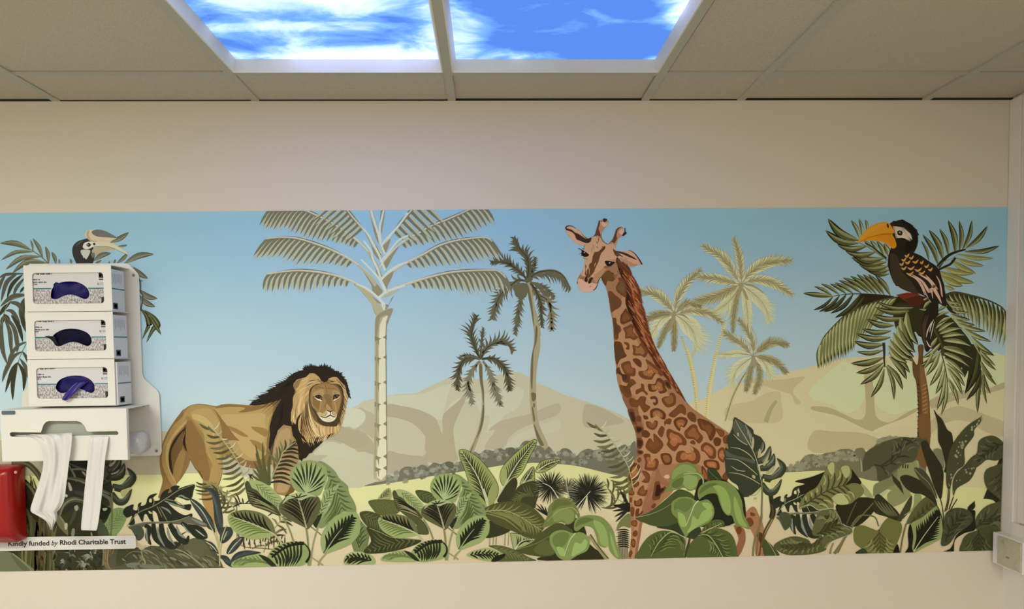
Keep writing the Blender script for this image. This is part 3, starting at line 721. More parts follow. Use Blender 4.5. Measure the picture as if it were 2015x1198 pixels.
# E: leaflets layered to the left of the trunk
spears('L', [(1620, 490, 1080, 400, 8), (1560, 540, 1060, 480, 9), (1480, 640, 1030, 590, 10), (1340, 750, 940, 655, 11), (1300, 830, 870, 800, 10), (1290, 925, 780, 870, 11), (1190, 1030, 755, 985, 12), (1190, 1110, 790, 1135, 8)], TN, -.1)
spears('N', [(700, 115, 375, 175, 12), (695, 170, 425, 270, 10), (700, 195, 465, 385, 10), (705, 230, 570, 515, 9), (725, 200, 803, 540, 8), (735, 190, 890, 440, 9), (760, 110, 928, 335, 12), (750, 70, 960, 270, 10), (760, 20, 1000, 160, 12)], TN, -.08)
A_.up(); A_.s_('2a2410', 6, 2, 'N 700,-30 705,60 705,150 712,215')
# F: broad light leaflets in front of the trunk
spears('L', [(1530, 560, 1700, 1040, 16), (1440, 640, 1640, 1090, 17), (1390, 760, 1660, 1150, 16), (1330, 860, 1640, 1220, 16), (1280, 960, 1600, 1260, 14), (1260, 1050, 1540, 1300, 12)], TL, .12)
# H: arch to the right edge
sp = resamp(cr(P('M 890,165 960,130 1030,115 1150,130 1300,165 1400,190 1500,220 1600,260 1680,300 1750,350 1812,440'), 5, False), 15)
tips = resamp(cr(P('M 1100,470 1220,550 1350,630 1400,690 1500,700 1540,760 1590,820 1610,830 1670,890 1740,920 1795,960'), 5, False), 15)
A_.solo = True
for i in range(15): A_.spear(TL[0] if i % 2 else TN[0], TL[1] if i % 2 else TN[1], sp[i], tips[i], 9.5, -.04)
for i in range(14): A_.spear('3d3a1f', '2c2a14', sp[i], ((sp[i][0] * .45 + tips[i][0] * .55) + 6, (sp[i][1] * .45 + tips[i][1] * .55)), 5, -.04)
A_.solo = False
A_.up(); A_.s_('38351a', 5, 2, sp)
# I: frond falling to the right
spears('M', [(990, 430, 1270, 520, 7), (1000, 500, 1350, 600, 7), (1080, 560, 1500, 690, 8), (1180, 650, 1575, 838, 8), (1280, 760, 1625, 1050, 8), (1340, 860, 1640, 1198, 7)], TL, .05)
spears('N', [(1600, 0, 1797, 100, 5), (1640, 60, 1815, 245, 6), (1660, 170, 1820, 395, 6), (1675, 230, 1760, 480, 6), (1690, 270, 1722, 580, 5), (1680, 290, 1630, 668, 8), (1650, 130, 1780, 320, 5)], TN, .05)
spears('N', [(1665, 240, 1520, 542, 9), (1640, 20, 1505, 478, 14)], TD, -.1)
A_.up(); A_.s_('8d8d58', 3, 1, 'M 990,430 1130,620 1250,760 1350,920 1450,1100 N 1660,170 1690,280')
# G: frond falling in the middle
spears('M', [(760, 640, 1000, 480, 8), (800, 680, 1040, 550, 9), (820, 720, 1150, 645, 10), (860, 765, 1195, 745, 10), (880, 820, 1285, 910, 11), (880, 910, 1305, 1105, 11), (890, 1000, 1200, 1198, 8), (830, 860, 560, 1080, 8), (840, 960, 520, 1198, 9), (780, 780, 600, 960, 8)], TL, -.08)
spears('N', [(1190, 60, 1080, 240, 7), (1255, 60, 1120, 300, 9), (1285, 150, 1155, 400, 9), (1305, 220, 1215, 480, 9), (1315, 260, 1225, 640, 9), (1325, 320, 1270, 690, 7), (1340, 320, 1440, 590, 7), (1330, 220, 1480, 485, 8), (1320, 180, 1505, 405, 8), (1300, 120, 1510, 310, 9), (1290, 70, 1550, 210, 9), (1290, 20, 1580, 130, 9), (1340, 340, 1390, 470, 6)], TL, -.06)
A_.up(); A_.s_('3a3a1c', 4, 1.5, 'M 730,650 800,780 850,900 880,1050 N 1270,60 1310,220 1335,360')
# small leaflets round the crown
spears('M', [(930, 240, 1130, 265, 5), (960, 300, 1175, 325, 5), (1000, 370, 1235, 408, 6), (980, 430, 1270, 515, 6), (930, 310, 800, 390, 6), (960, 400, 770, 480, 6), (990, 480, 780, 590, 7), (680, 240, 570, 370, 7), (640, 200, 530, 280, 5), (520, 360, 800, 330, 4)], TL, .08)
# A: upper left frond behind the bill
spears('J', [(1690, 1190, 1280, 1070, 10), (1690, 1110, 1180, 1035, 12), (1680, 1030, 1100, 1000, 12), (1640, 950, 950, 860, 12), (1580, 880, 950, 800, 14), (1420, 760, 835, 740, 11), (1250, 640, 670, 610, 11), (1090, 585, 440, 330, 13), (1100, 530, 490, 100, 15)], TN, -.13)
spears('J', [(1110, 490, 945, 130, 7), (1155, 440, 1105, 110, 6), (1250, 340, 1235, 120, 5), (1330, 660, 1200, 545, 6), (1470, 740, 1320, 535, 7), (1600, 850, 1450, 540, 8), (1680, 840, 1590, 590, 9)], TL, .08)
A_.up(); A_.s_('6a6a3c', 3.5, 1.5, 'J 1660,920 1480,790 1280,660 1090,570'); A_.s_('2b2811', 4, 2, 'J 1640,880 1480,750 1340,640 1220,570')
# B: upper right frond
spears('K', [(800, 850, 1330, 1022, 13), (840, 920, 1160, 1070, 13), (880, 1060, 1040, 1120, 7), (850, 790, 1310, 890, 11), (980, 690, 1350, 880, 11), (1050, 655, 1475, 770, 9), (1080, 600, 1610, 658, 8)], ('8d9058', '747843', '5d6033'), .05)
spears('K', [(660, 700, 545, 400, 5), (800, 770, 565, 310, 9), (870, 690, 658, 240, 11), (945, 620, 815, 225, 8), (1050, 590, 942, 100, 11), (1105, 560, 1107, 105, 8), (1150, 540, 1290, 100, 8), (1200, 515, 1525, 180, 9), (1190, 560, 1700, 475, 9)], TN, .08)
A_.up(); A_.s_('1e1c0c', 8, 3, 'K 790,790 870,690 960,610 1080,560 1200,530'); A_.s_('211c0c', 4, 5, 'K 800,830 900,780 980,740 1050,650')
A_.up(); A_.s_('6f6c3a', 1.4, .8, 'K 790,790 880,710 1000,660 1110,590')
A_.done()
# hornbill with an orange bill
A_ = Art('painted_hornbill', 560, (1780, 560))
BK = '1d160d'
A_.q('5e2410', 'L 1370,300 1540,265 1740,285 1640,330 1560,420 1480,370'); A_.q('3f1c0c', 'L 1500,360 1720,300 1800,400 1700,480 1560,440')
A_.q(BK, P('K 80,150 140,108 175,110 215,97 280,95 270,108 350,130 430,180 425,190 495,250 480,250 515,320 492,325 500,400 488,470 470,520 430,575') + cr(P('K 430,575 540,620 640,690 760,770 820,850 850,960 885,1060 890,1198 M 890,60 920,300 860,310 800,280 800,400 760,480 740,560 720,700 700,800 680,930 640,990 600,960 575,820 550,600 580,440 640,330 690,260 650,210 520,130 300,40 170,20'), 3, False) + P('K 170,1060 130,1000 90,900 50,760 60,620 100,500 160,450 120,300'))
A_.up()
A_.poly('2f2616', 'K 90,600 200,640 260,850 400,1000 500,1180 300,1130 170,1040 100,900'); A_.poly('120c06', 'K 250,90 380,160 460,280 480,420 420,540 300,560 330,420 430,330')
A_.hairs('0e0a06', 'K 300,140 400,200 460,300 470,420 440,540', 'K 300,95 440,185 510,320 500,430 450,580', 24, 2, seed=3)
A_.up()
for x, y, w in ((335, 610, 70), (400, 640, 70), (290, 670, 70), (258, 735, 60), (345, 710, 80), (460, 700, 90), (553, 710, 45), (290, 795, 80), (395, 795, 105), (500, 820, 110), (625, 765, 70), (680, 815, 65), (380, 875, 110), (555, 862, 95)):
    A_.s_('a8793f', .4, .4, [Z('K', x - w / 2, y), Z('K', x, y + 24), Z('K', x + w / 2, y - 22)], wm=4.2)
for l_, w_ in (('K 350,900 470,960 550,1060 610,1198 M 590,100 650,200', 5), ('K 415,900 560,1000 660,1150 M 690,60 715,200', 5.5), ('K 500,890 660,980 740,1080 M 720,30 800,180 845,280', 8), ('K 610,905 700,1000 790,1120', 3), ('K 765,915 820,1020 850,1198 M 855,180', 3)):
    A_.s_('c79e84', .8, .8, l_, wm=w_)
A_.up()
for l_, w_ in (('M 730,510 690,600 670,700', 2.2), ('M 700,540 640,680 620,780', 2.2), ('M 740,540 710,660 680,800', 1.4), ('M 620,820 660,900 700,920', 2.5)): A_.s_('b9a892', .4, .3, l_, wm=w_)
for l_, w_ in (('M 660,430 600,600 590,800 620,930', 5), ('M 620,440 570,620 600,900', 3)): A_.s_('3b2c20', .5, .5, l_, wm=w_)
A_.up()
for k in range(15):
    t = k / 14; A_.s_('d9bfa2', .4, .2, [Z('K', 120 + 50 * t, 190 + 170 * t), Z('K', 200 + 80 * t, 200 + 150 * t + 20 * sin(t * 3)), Z('K', 300 + 110 * sin(t * 2.2), 215 + 195 * t)], wm=1.7)
for k in range(8): A_.s_('d9bfa2', .4, .2, [Z('K', 290 + 8 * k, 225 + 14 * k), Z('K', 350 + 7 * k, 280 + 12 * k), Z('K', 390 + 3 * k, 300 + 12 * k)], wm=1.6)
A_.poly('140d08', 'K 195,260 240,250 270,280 255,320 215,320 195,300'); A_.poly('6e5a3c', 'K 215,272 238,268 245,290 222,295'); A_.up(); A_.q('e8dcc8', 'K 222,275 232,273 232,283 223,284')
A_.poly('c07a12', 'J 1140,548 1280,480 1450,430 1600,400 1720,398 1790,470 1830,580 1832,650 1780,690 1720,660 1640,600 1560,560 1440,542 1300,532'); A_.poly('ad6a10', 'J 1500,430 1700,410 1780,500 1800,600 1760,660 1700,600 1600,520 1450,480')
A_.poly('d28a22', 'J 1085,582 1120,470 1200,360 1300,270 1400,212 1500,180 1620,165 1700,200 1760,290 1792,370 1740,398 1600,402 1450,430 1300,480 1180,530'); A_.poly('dc9932', 'J 1120,520 1200,390 1330,280 1500,210 1620,190 1640,230 1500,280 1350,360 1220,460'); A_.poly('c47e14', 'J 1200,500 1400,400 1600,370 1700,330 1780,370 1600,400 1400,435')
A_.poly('3a1f0a', 'J 1650,200 1680,210 1690,270 1665,280 1650,240'); A_.up(); A_.s_('5a300c', .5, 1.2, 'J 1140,548 1280,482 1450,432 1600,404 1780,400')
A_.done()
# ------------------------------------------------------------------ bird and fronds at the left, partly behind the dispenser
A_ = Art('painted_frond', 170, (150, 560))
TG = ('7f8468', '666c4f', '4e5239'); TK = ('4f5140', '43452f', '35371f')
spears('e', [(330, 390, 0, 318, 10, .1), (360, 410, 10, 500, 7, .12), (440, 462, 60, 602, 9, .14), (500, 530, 130, 640, 10, .18), (355, 400, 325, 280, 4), (460, 480, 350, 265, 7), (520, 535, 487, 350, 7), (600, 540, 555, 410, 7), (1170, 310, 1382, 200, 9), (1260, 350, 1365, 335, 4), (1000, 510, 1190, 425, 9, -.1), (1255, 530, 1372, 418, 7), (1335, 535, 1650, 435, 11, -.1),
             (1020, 530, 1085, 500, 4), (635, 540, 632, 485, 3), (765, 540, 752, 485, 4), (1218, 535, 1236, 490, 4), (1165, 535, 1172, 512, 3), (1430, 575, 1585, 697, 9), (1480, 712, 1535, 722, 2), (1500, 820, 1688, 912, 10, .12), (1495, 880, 1665, 1000, 10, .1)], TG, .06)
A_.up(); A_.s_('6b6f4e', 2.5, 1.5, 'e 520,540 450,470 360,405 330,385')
for l_, w_ in (('e 1500,1010 1570,1100 1600,1198 f 1590,120 1522,262', 11), ('e 1545,1035 1640,1110 1690,1198 f 1640,150 1568,295', 12), ('f 1600,0 1660,100 1728,213', 8)): A_.up(); A_.s_('3d3d1e', 1, .3, l_, wm=w_); A_.up(); A_.s_('6b6c44', .5, .3, l_, wm=w_ * .3)
for l_, w_ in (('e 260,645 120,648 40,660 -20,700', 6), ('e 60,655 10,740 -10,840', 7), ('e 180,650 70,740 10,950', 9), ('e 240,655 130,760 75,905', 8), ('e 262,690 180,790 140,885', 7), ('e 262,780 210,850', 5), ('e 275,870 130,890 0,1000', 9), ('e 270,900 240,980 235,1100 275,1198', 12), ('e 110,955 40,1020 -10,1100', 8), ('e 100,950 190,970 240,1050', 9), ('e 60,1040 130,1050 190,1150 210,1198', 9), ('e 40,1080 80,1120 110,1198', 8),
               ('e 40,1090 10,1198', 8), ('f 30,20 10,180 30,380 80,530', 10), ('f 40,20 100,160 115,300 125,480', 9), ('f 50,0 150,140 185,320 180,400', 9), ('f 120,0 200,120 245,290', 9), ('f 225,0 250,80 290,200', 9), ('f 290,285 190,330 110,440 80,530', 7), ('f 235,390 140,450 60,600 22,718', 9), ('f 200,500 130,600 55,832', 9), ('f 185,520 140,700 136,915', 9), ('f 195,510 260,640 250,815', 9), ('f 215,465 280,570 312,710', 8), ('f 240,390 280,450 305,530', 6)):
    A_.solo = True; A_.s_(random.choice(TK), 1.2, .3, l_, wm=w_); A_.solo = False
A_.up(); A_.s_('55573e', 3, 3, 'e 520,540 700,700 900,720 1200,650 1340,530'); A_.s_('55573e', 3, 3, 'e 260,700 700,760 1100,800 1500,830 1505,1040'); A_.s_('55573e', 3, 2, 'e 1340,600 1430,640 1500,720 1505,830')
A_.up(); A_.s_('6a6a50', 1.6, 1.2, 'f 290,290 235,395 190,515'); A_.s_('6a6a50', 1.8, 1.2, 'e 275,880 120,930 50,1040 20,1198')
A_.done()
A_ = Art('painted_hornbill', 560, (170, 480))
A_.poly('2f2c26', 'e 825,560 815,530 785,460 773,400 785,345 830,300 890,278 945,270 985,310 1000,380 1012,450 1000,510 975,560'); A_.poly('4d4a42', 'e 815,350 840,310 890,290 860,320')
A_.poly('c3b391', 'e 905,235 925,190 985,170 1100,180 1190,225 1250,262 1200,290 1160,320 1080,318 990,305 945,272'); A_.poly('a89873', 'e 930,200 960,180 950,230 980,280 1040,300 980,300 935,265')
A_.poly('6a655e', 'e 985,190 1040,172 1120,185 1200,225 1252,262 1150,256 1050,248 995,222')
A_.poly('c9bb97', 'e 1000,312 1100,300 1200,320 1290,370 1375,432 1350,434 1250,392 1150,356 1060,352 1000,362'); A_.poly('ac9c76', 'e 985,390 1080,358 1190,364 1230,384 1130,405 1060,425 1010,450')
A_.up(); A_.s_('4a4236', .6, .6, 'e 1000,360 1100,352 1200,366 1300,412 1355,432')
A_.poly('d8d0b8', 'e 888,365 900,320 950,300 1010,306 1022,330 975,370 925,382'); A_.poly('26221c', 'e 925,335 950,315 975,335 950,358'); A_.poly('26221c', 'e 995,325 1010,313 1022,328 1008,342'); A_.poly('b9b6a4', 'e 865,395 920,385 965,395 960,430 925,490 905,470 895,480 885,450 875,440')
A_.poly('6f6655', 'e 975,430 1010,420 1015,460 990,475'); A_.up(); A_.q('f0ece0', 'e 938,330 948,330 948,340 938,340')
A_.done()
# ------------------------------------------------------------------ lion
A_ = Art('painted_lion', 660, (520, 830))
BODY, MID, SHD, DRK, OUT = 'ae9257', '957641', '866639', '6d5230', '3a2a18'
# far hind leg and tail
A_.poly(SHD, 'A 320,525 270,575 220,640 170,715 130,790 100,870 82,940 72,1010 72,1080 85,1160 B 100,320 90,380 70,450 65,505 200,520 200,400 240,360 290,300 345,205 380,110 375,80 340,30 A 300,900 330,760 345,650 420,560')
A_.poly('2f2416', 'A 345,665 310,720 260,770 215,830 180,900 162,980 165,1080 185,1180 200,1190 205,1100 230,1000 280,930 300,880 330,800')
A_.poly(DRK, 'A 310,740 262,800 225,860 190,930 185,1010 195,1090 205,1170 215,1080 245,1010 290,930 300,880 300,800')
A_.poly(MID, 'A 300,920 262,970 235,1040 215,1110 205,1198 B 235,350 270,310 290,240 310,150 325,80 318,40')
A_.poly('a4854b', 'A 420,560 345,640 262,730 200,810 165,890 150,960 150,1040 165,1120 190,1198 B 240,365 215,400 170,340 130,260 100,180 92,90 100,0 A 110,880 150,790 200,700 280,620 340,560')
A_.poly('b79a5e', 'A 345,650 270,740 205,820 172,900 158,970 160,1050 175,1130 B 235,350 215,330 170,250 140,160 130,80 140,0 A 160,850 230,740 300,670')
# body
A_.poly(MID, 'A 960,488 860,480 760,475 700,480 640,495 590,492 530,480 470,474 420,478 370,492 320,525 300,560 345,640 330,720 300,810 302,880 340,930 380,1030 430,1120 480,1198 B 500,320 490,420 490,520 520,600 570,700 600,770 640,770 612,610 640,450 660,370 685,290 697,200 700,90 A 800,1020 870,1080 950,1105 1050,1118 1150,1090 1230,1060 1210,1150 B 1200,300 1212,440 1330,475 1370,380 1400,250 1420,180 A 1440,1040 1500,980 1500,700 1460,560 1300,430 1100,478')
A_.poly('a58650', 'A 370,500 430,486 520,492 590,505 620,540 650,620 680,700 690,800 690,1000 697,1100 B 690,250 660,350 620,370 600,330 600,200 560,100 500,0 A 520,800 440,700 400,640 350,600 300,600')
A_.poly(BODY, 'A 480,520 560,520 600,560 640,620 655,700 650,780 660,860 665,960 665,1040 640,1100 640,1198 600,1198 600,1080 560,1000 540,920 520,840 500,740 470,680 400,620 380,560')
A_.poly(BODY, 'A 600,515 700,505 850,500 1000,500 1180,480 1190,560 1160,640 1140,760 1130,900 1110,1000 1040,1060 960,1070 880,1030 820,960 740,820 700,740 660,640 640,560')
A_.poly('b89c62', 'A 680,590 850,580 1100,570 1110,640 1120,720 1090,780 1110,830 1050,930 1010,1010 950,1000 880,930 830,840 800,790 740,700')
A_.poly('c0a468', 'A 400,575 480,590 560,640 610,720 610,800 590,770 540,700 470,650 400,620')
A_.poly(MID, 'A 980,700 1130,725 1125,800 1060,770 1010,740')
A_.poly(MID, 'A 965,830 1050,850 1110,900 1110,960 1040,920 990,870')
A_.poly(MID, 'A 740,690 830,720 900,760 950,800 900,800 820,760 770,730')
A_.poly(SHD, 'A 600,520 640,560 700,640 760,720 820,800 860,840 800,835 700,838 690,780 680,700 650,600')
A_.poly(SHD, 'A 700,480 850,490 960,495 1100,488 1250,440 1200,480 1000,545 850,560 920,515 760,505 620,520 650,500')
A_.poly(SHD, 'A 335,660 380,640 420,700 480,790 520,880 530,960 560,1080 570,1198 B 540,330 500,320 440,220 390,130 360,60 340,30 A 320,900 320,800')
A_.poly('75592f', 'A 300,870 322,820 345,930 380,1030 350,960 310,930')
A_.poly('2b1c10', 'A 335,680 322,760 300,840 305,880 340,945 325,860 330,760')
A_.poly('a8894f', 'B 545,0 620,0 640,120 650,200 640,300 620,368 560,345 575,250 590,150')
A_.poly(SHD, 'A 790,960 850,990 930,1030 1010,1040 1080,1020 1120,980 1170,960 1160,1060 1060,1112 960,1106 870,1076')
A_.poly(SHD, 'A 1200,540 1180,640 1150,740 1130,860 1140,1000 1180,1080 1260,1060 1200,900 1180,760')
# front leg
A_.poly('9f8156', 'A 1240,720 1330,690 1380,720 1400,830 1440,960 1440,1060 B 1400,190 1380,300 1340,440 1220,440 1220,330 1200,220 1180,150 A 1190,980 1200,850')
A_.poly('af9060', 'A 1270,740 1350,720 1370,800 1350,900 1300,960 1270,1040 1220,1100 1200,1000 1220,850')
A_.poly('af9060', 'B 1230,230 1320,200 1370,260 1350,380 1320,440 1230,440 1250,330')
A_.poly(DRK, 'B 1385,300 1410,380 1400,440 1340,470 1310,490 1350,420 1370,370')
A_.s_(OUT, 1.0, 1.5, 'A 375,1025 430,1120 B 470,250 495,310'); A_.s_(OUT, .5, 1.0, 'B 690,255 670,330 655,372')
# lower hind leg in front of the grass
A_.up(4); A_.poly('aa834a', 'B 560,400 640,440 615,540 612,640 635,770 600,770 560,680 520,590 490,510 490,430 500,400')
# black mane
A_.up(4)
BL = '271d14'
A_.q(BL, 'A 955,485 985,462 972,460 1030,432 1065,428 1045,400 1100,378 1140,375 1150,350 1120,348 1190,318 1225,312 1210,292 1270,262 1320,240 1350,205 1400,170 1450,150 1500,138 1476,128 1530,126 1520,112 1580,108 1620,118 1640,125 1615,100 1660,118 1680,128 1690,112 1695,95 1705,125 1735,95 1730,120 1762,118 1750,140 1800,148 1845,160 1825,170 1865,185 1840,190 1885,205 1880,215 1910,240 1925,270 1945,330 1935,340 1950,390 1930,440 1925,400 1900,300 1850,260 1720,260 1600,240 1500,300 1430,400 1400,500 1380,600 1390,700 1330,690 1300,680 1280,700 1260,720 1240,740 1230,780 1210,830 1200,880 1190,930 1180,1000 1165,940 1150,910 1155,850 1165,780 1160,700 1180,620 1200,560 1240,490 1275,430 1200,455 1120,478 1060,488 1020,492')
A_.up()
for c_, n_ in (('352a1e', 30), ('1a130d', 26)):
    A_.hairs(c_, 'A 1550,160 1400,260 1330,350 1300,480 1290,600', 'A 1300,270 1150,370 1020,470 1190,640 1180,860', n_, 1.6, seed=n_)
    A_.up()
A_.hairs(BL, 'A 1500,200 1400,240 1300,300 1200,370 1100,440', 'A 1440,140 1320,215 1200,290 1100,360 985,440', 22, 4, seed=41, jit=.5, ext=.25)
A_.q(BL, 'A 1370,640 1400,660 1440,600 1420,570 1450,560 1470,700 1500,830 1530,840 1600,840 1660,840 1700,815 1690,850 1650,890 1600,930 1580,960 1555,965 1520,1010 1490,1020 1480,1045 1450,1020 1440,900 1420,830 1390,790 1380,740')
A_.up()
# golden ruff
A_.q('b79760', 'A 1560,170 1590,165 1620,185 1650,210 1670,245 1700,275 1730,250 1745,225 1780,210 1830,208 1870,225 1900,270 1925,330 1938,400 1925,470 1900,580 1880,660 1850,740 1800,790 1760,800 1700,812 1660,820 1610,850 1570,860 1540,850 1520,860 1490,835 1480,790 1460,760 1440,700 1410,670 1370,645 1372,560 1390,500 1390,420 1400,390 1440,330 1410,330 1395,300 1400,270 1430,235 1520,210')
A_.up()
A_.poly('8d6f45', 'A 1410,262 1450,235 1480,225 1460,260 1440,320 1420,345 1398,310')
rd = random.Random(3)
def tuft(n, a, b, cols, w, seed, jit=.35):
    A_.up()
    rr = random.Random(seed); pa = resamp(cr(P(a), 4, False), n); pb = resamp(cr(P(b), 4, False), n)
    for i in range(n):
        p, q = pa[i], pb[i]; k = 1 + (rr.random() - .5) * jit
        e = (p[0] + (q[0] - p[0]) * k, p[1] + (q[1] - p[1]) * k); m = ((p[0] + e[0]) / 2 - (e[1] - p[1]) * .07, (p[1] + e[1]) / 2 + (e[0] - p[0]) * .07)
        A_.s_(cols[rr.randint(0, len(cols) - 1)], .4, .2, [p, m, e], wm=w, n=6)
GO = ['d6b47a', 'c9a468', 'e0c48c', 'c09a5e', '8b6a3d']
tuft(26, 'A 1540,340 1470,400 1420,500 1400,580', 'A 1480,560 1430,640 1430,650 1385,670', GO, 2.0, 1)
tuft(30, 'A 1550,400 1500,480 1480,560 1440,620', 'A 1640,800 1560,850 1500,830 1460,760', GO, 2.4, 2)
tuft(26, 'A 1580,560 1560,600 1540,620 1480,600', 'A 1760,800 1700,815 1620,850 1530,850', GO, 2.2, 4)
tuft(30, 'A 1880,330 1880,450 1860,560 1840,640', 'A 1930,440 1915,540 1890,640 1850,740', GO, 1.8, 5)
tuft(24, 'A 1840,600 1800,670 1740,690 1640,660', 'A 1850,750 1800,790 1730,800 1660,810', GO, 1.8, 6)
tuft(22, 'A 1560,200 1540,240 1520,280 1540,330', 'A 1470,250 1450,300 1420,350 1450,420', ['c29d62', 'b08a52', 'cfab70'], 2.0, 7)
tuft(16, 'A 1700,270 1760,240 1830,230 1880,280', 'A 1800,260 1860,250 1900,290 1920,370', ['cfab70', 'b08a52', '33261a'], 1.6, 8)
tuft(14, 'A 1620,240 1580,280 1560,330 1545,400', 'A 1540,260 1510,330 1500,400 1490,480', ['d0ac72', '33261a', 'b08a52'], 1.4, 9)
tuft(20, 'A 1480,560 1440,600 1420,700 1500,800', 'A 1430,700 1440,720 1480,800 1540,870', ['231a12', '2b2016'], 2.0, 10)
tuft(26, 'A 1560,800 1620,800 1700,790 1800,760', 'A 1540,880 1580,880 1660,850 1760,810', ['231a12', 'd6b47a'], 1.6, 11, .6)
tuft(22, 'A 1540,420 1500,520 1470,620 1480,760', 'A 1600,780 1560,820 1500,800 1450,740', ['5a4222', '46331b'], 1.2, 31)
tuft(12, 'A 1890,360 1880,480 1850,620', 'A 1925,470 1900,600 1850,720', ['3a2a18'], 1.3, 32)
# widow's peak of the mane and its spikes
A_.poly('261c13', 'C 640,290 600,300 700,180 850,150 1000,180 1120,240 1250,280 1330,380 1420,480 1480,600 1400,560 1300,460 1230,385 1120,380 1050,385 1000,420 960,500 935,525 900,480 860,420 800,340 730,300')
A_.up(); A_.hairs('261c13', 'C 500,250 700,220 900,230 1080,280 1250,350 1380,480 1440,620 1470,760', 'C 400,185 560,110 740,120 930,100 1020,110 1110,200 1280,260 1380,365 1480,560 1530,840', 44, 3.4, seed=21, jit=.6, lag=1, ext=.35)
A_.hairs('33261a', 'C 935,520 870,480 800,440', 'C 860,520 780,490 740,430', 6, 1.2, seed=22); A_.hairs('33261a', 'C 950,520 1000,480 1020,440', 'C 1020,520 1060,490 1080,435', 6, 1.2, seed=23)
# face
A_.up()
A_.poly('6b5333', 'A 1600,290 1570,340 1545,420 1550,500 1580,600 1640,670 1740,700 1830,660 1870,560 1890,450 1880,370 1850,300 1800,275 1700,285')
A_.poly('4a3a24', 'A 1640,650 1620,590 1580,520 1550,420 1560,330 1610,285 1680,272 1630,290 1585,340 1565,420 1580,500 1640,580 1660,620 1740,655 1800,640 1830,590 1860,520 1880,420 1870,350 1830,290 1790,275 1850,285 1885,330 1895,420 1880,540 1850,620 1830,690 1780,700 1700,690')
A_.poly('8a6b40', 'C 820,560 880,500 935,505 1000,500 1060,560 1000,640 900,640'); A_.poly('997848', 'A 1610,295 1680,285 1740,285 1800,290 1845,330 1868,400 1860,480 1840,540 1825,590 1800,625 1740,640 1680,625 1640,590 1620,540 1580,500 1563,420 1575,340')
A_.poly('a98a58', 'A 1620,350 1680,330 1700,350 1690,400 1640,390 1600,400 1590,370'); A_.poly('a98a58', 'A 1790,340 1840,350 1855,390 1800,400 1780,370')
A_.poly('84663a', 'A 1590,400 1640,430 1660,460 1650,540 1630,520 1590,480'); A_.poly('84663a', 'A 1690,390 1730,380 1770,400 1775,480 1780,530 1740,520 1700,500 1720,450')
A_.poly('8a6c42', 'C 700,600 820,600 960,640 1180,640 1200,660 1050,670 960,650 850,640 740,660')
A_.up()
for l_ in ('C 950,570 985,650 1000,790', 'C 820,610 860,640', 'C 890,620 930,645', 'C 1040,620 1060,660', 'C 1140,640 1180,650', 'C 720,650 760,650'): A_.s_('5d4427', 1.2, .3, l_)
for l_ in ('C 830,750 808,775 806,800', 'C 1170,740 1190,760 1215,770'): A_.s_(OUT, .4, .4, l_, wm=.9)
# eyes
A_.poly('e8d9ae', 'C 705,848 760,880 830,905 875,905 885,930 870,955 820,940 760,910')
A_.poly('e8d9ae', 'C 1290,830 1260,870 1200,900 1160,915 1145,940 1170,945 1210,915 1270,880 1295,845')
A_.poly('22170d', 'C 720,830 780,812 840,818 870,860 888,935 850,905 790,890 745,865')
A_.poly('22170d', 'C 1150,925 1145,860 1165,815 1220,800 1292,802 1275,850 1220,885 1175,890')
A_.poly('8d7446', 'C 760,835 800,828 845,835 865,880 830,890 790,870'); A_.poly('8d7446', 'C 1175,850 1190,822 1240,815 1270,820 1240,860 1190,880')
A_.poly('120b06', 'C 782,822 840,822 848,868 812,884 782,862'); A_.poly('120b06', 'C 1188,815 1240,808 1248,852 1212,870 1188,855'); A_.up(); A_.s_('1c120a', 1.2, 1.0, 'C 715,835 780,812 845,818 880,880', wm=1.7); A_.s_('1c120a', 1.0, 1.2, 'C 1148,900 1165,812 1220,798 1292,800', wm=1.7)
A_.up(); A_.q('f3ead0', 'C 818,835 828,835 828,846 818,846'); A_.q('f3ead0', 'C 1222,820 1232,820 1232,831 1222,831')
A_.poly('b5905a', 'C 850,960 870,960 850,1080 820,1198 800,1198 830,1080'); A_.poly('b5905a', 'C 1160,960 1190,980 1215,1080 1230,1198 1205,1198 1190,1080')
A_.poly('b08a56', 'C 990,1010 1050,1060 1090,1110 1110,1170 1070,1180 1010,1150 975,1100')
# muzzle
A_.poly('c3a873', 'D 760,150 830,130 900,150 960,110 1010,90 1060,130 1075,190 1110,190 1160,120 1225,150 1230,220 1190,300 1110,350 1000,360 900,330 840,270 800,210')
A_.poly('e9dfc0', 'D 800,215 860,240 950,262 1040,240 1090,225 1200,245 1225,215 1215,260 1170,320 1080,360 980,358 890,320 840,270')
A_.poly('e9dfc0', 'D 975,65 1030,110 1068,140 1062,205 1000,235 940,240 980,205 1015,160'); A_.poly('e9dfc0', 'D 1085,140 1130,110 1160,90 1110,150 1125,195 1190,222 1140,225 1090,205')
A_.poly('d8cba8', 'D 960,275 1060,262 1150,280 1100,335 1000,340')
A_.up(); A_.s_('22160e', 1.0, 1.4, 'D 850,222 880,240 950,255 1000,240 1060,205 1078,200 1110,215 1150,238 1195,240', wm=2.0); A_.s_('22160e', 1.4, 1.4, 'D 1076,205 1076,130')
A_.poly('22160e', 'D 970,40 1000,75 1060,100 1110,100 1160,70 1170,40 1150,90 1080,135 1050,120 1000,95')
A_.up()
for x, y in ((890, 140), (910, 170), (940, 150), (960, 180), (950, 205), (985, 160), (1160, 150), (1190, 160), (1215, 145), (1180, 185)): A_.s_('4a3820', .9, .5, [(560 + x / 11.979, 800 + y / 11.979), (561.2 + x / 11.979, 801 + y / 11.979)])
A_.done()
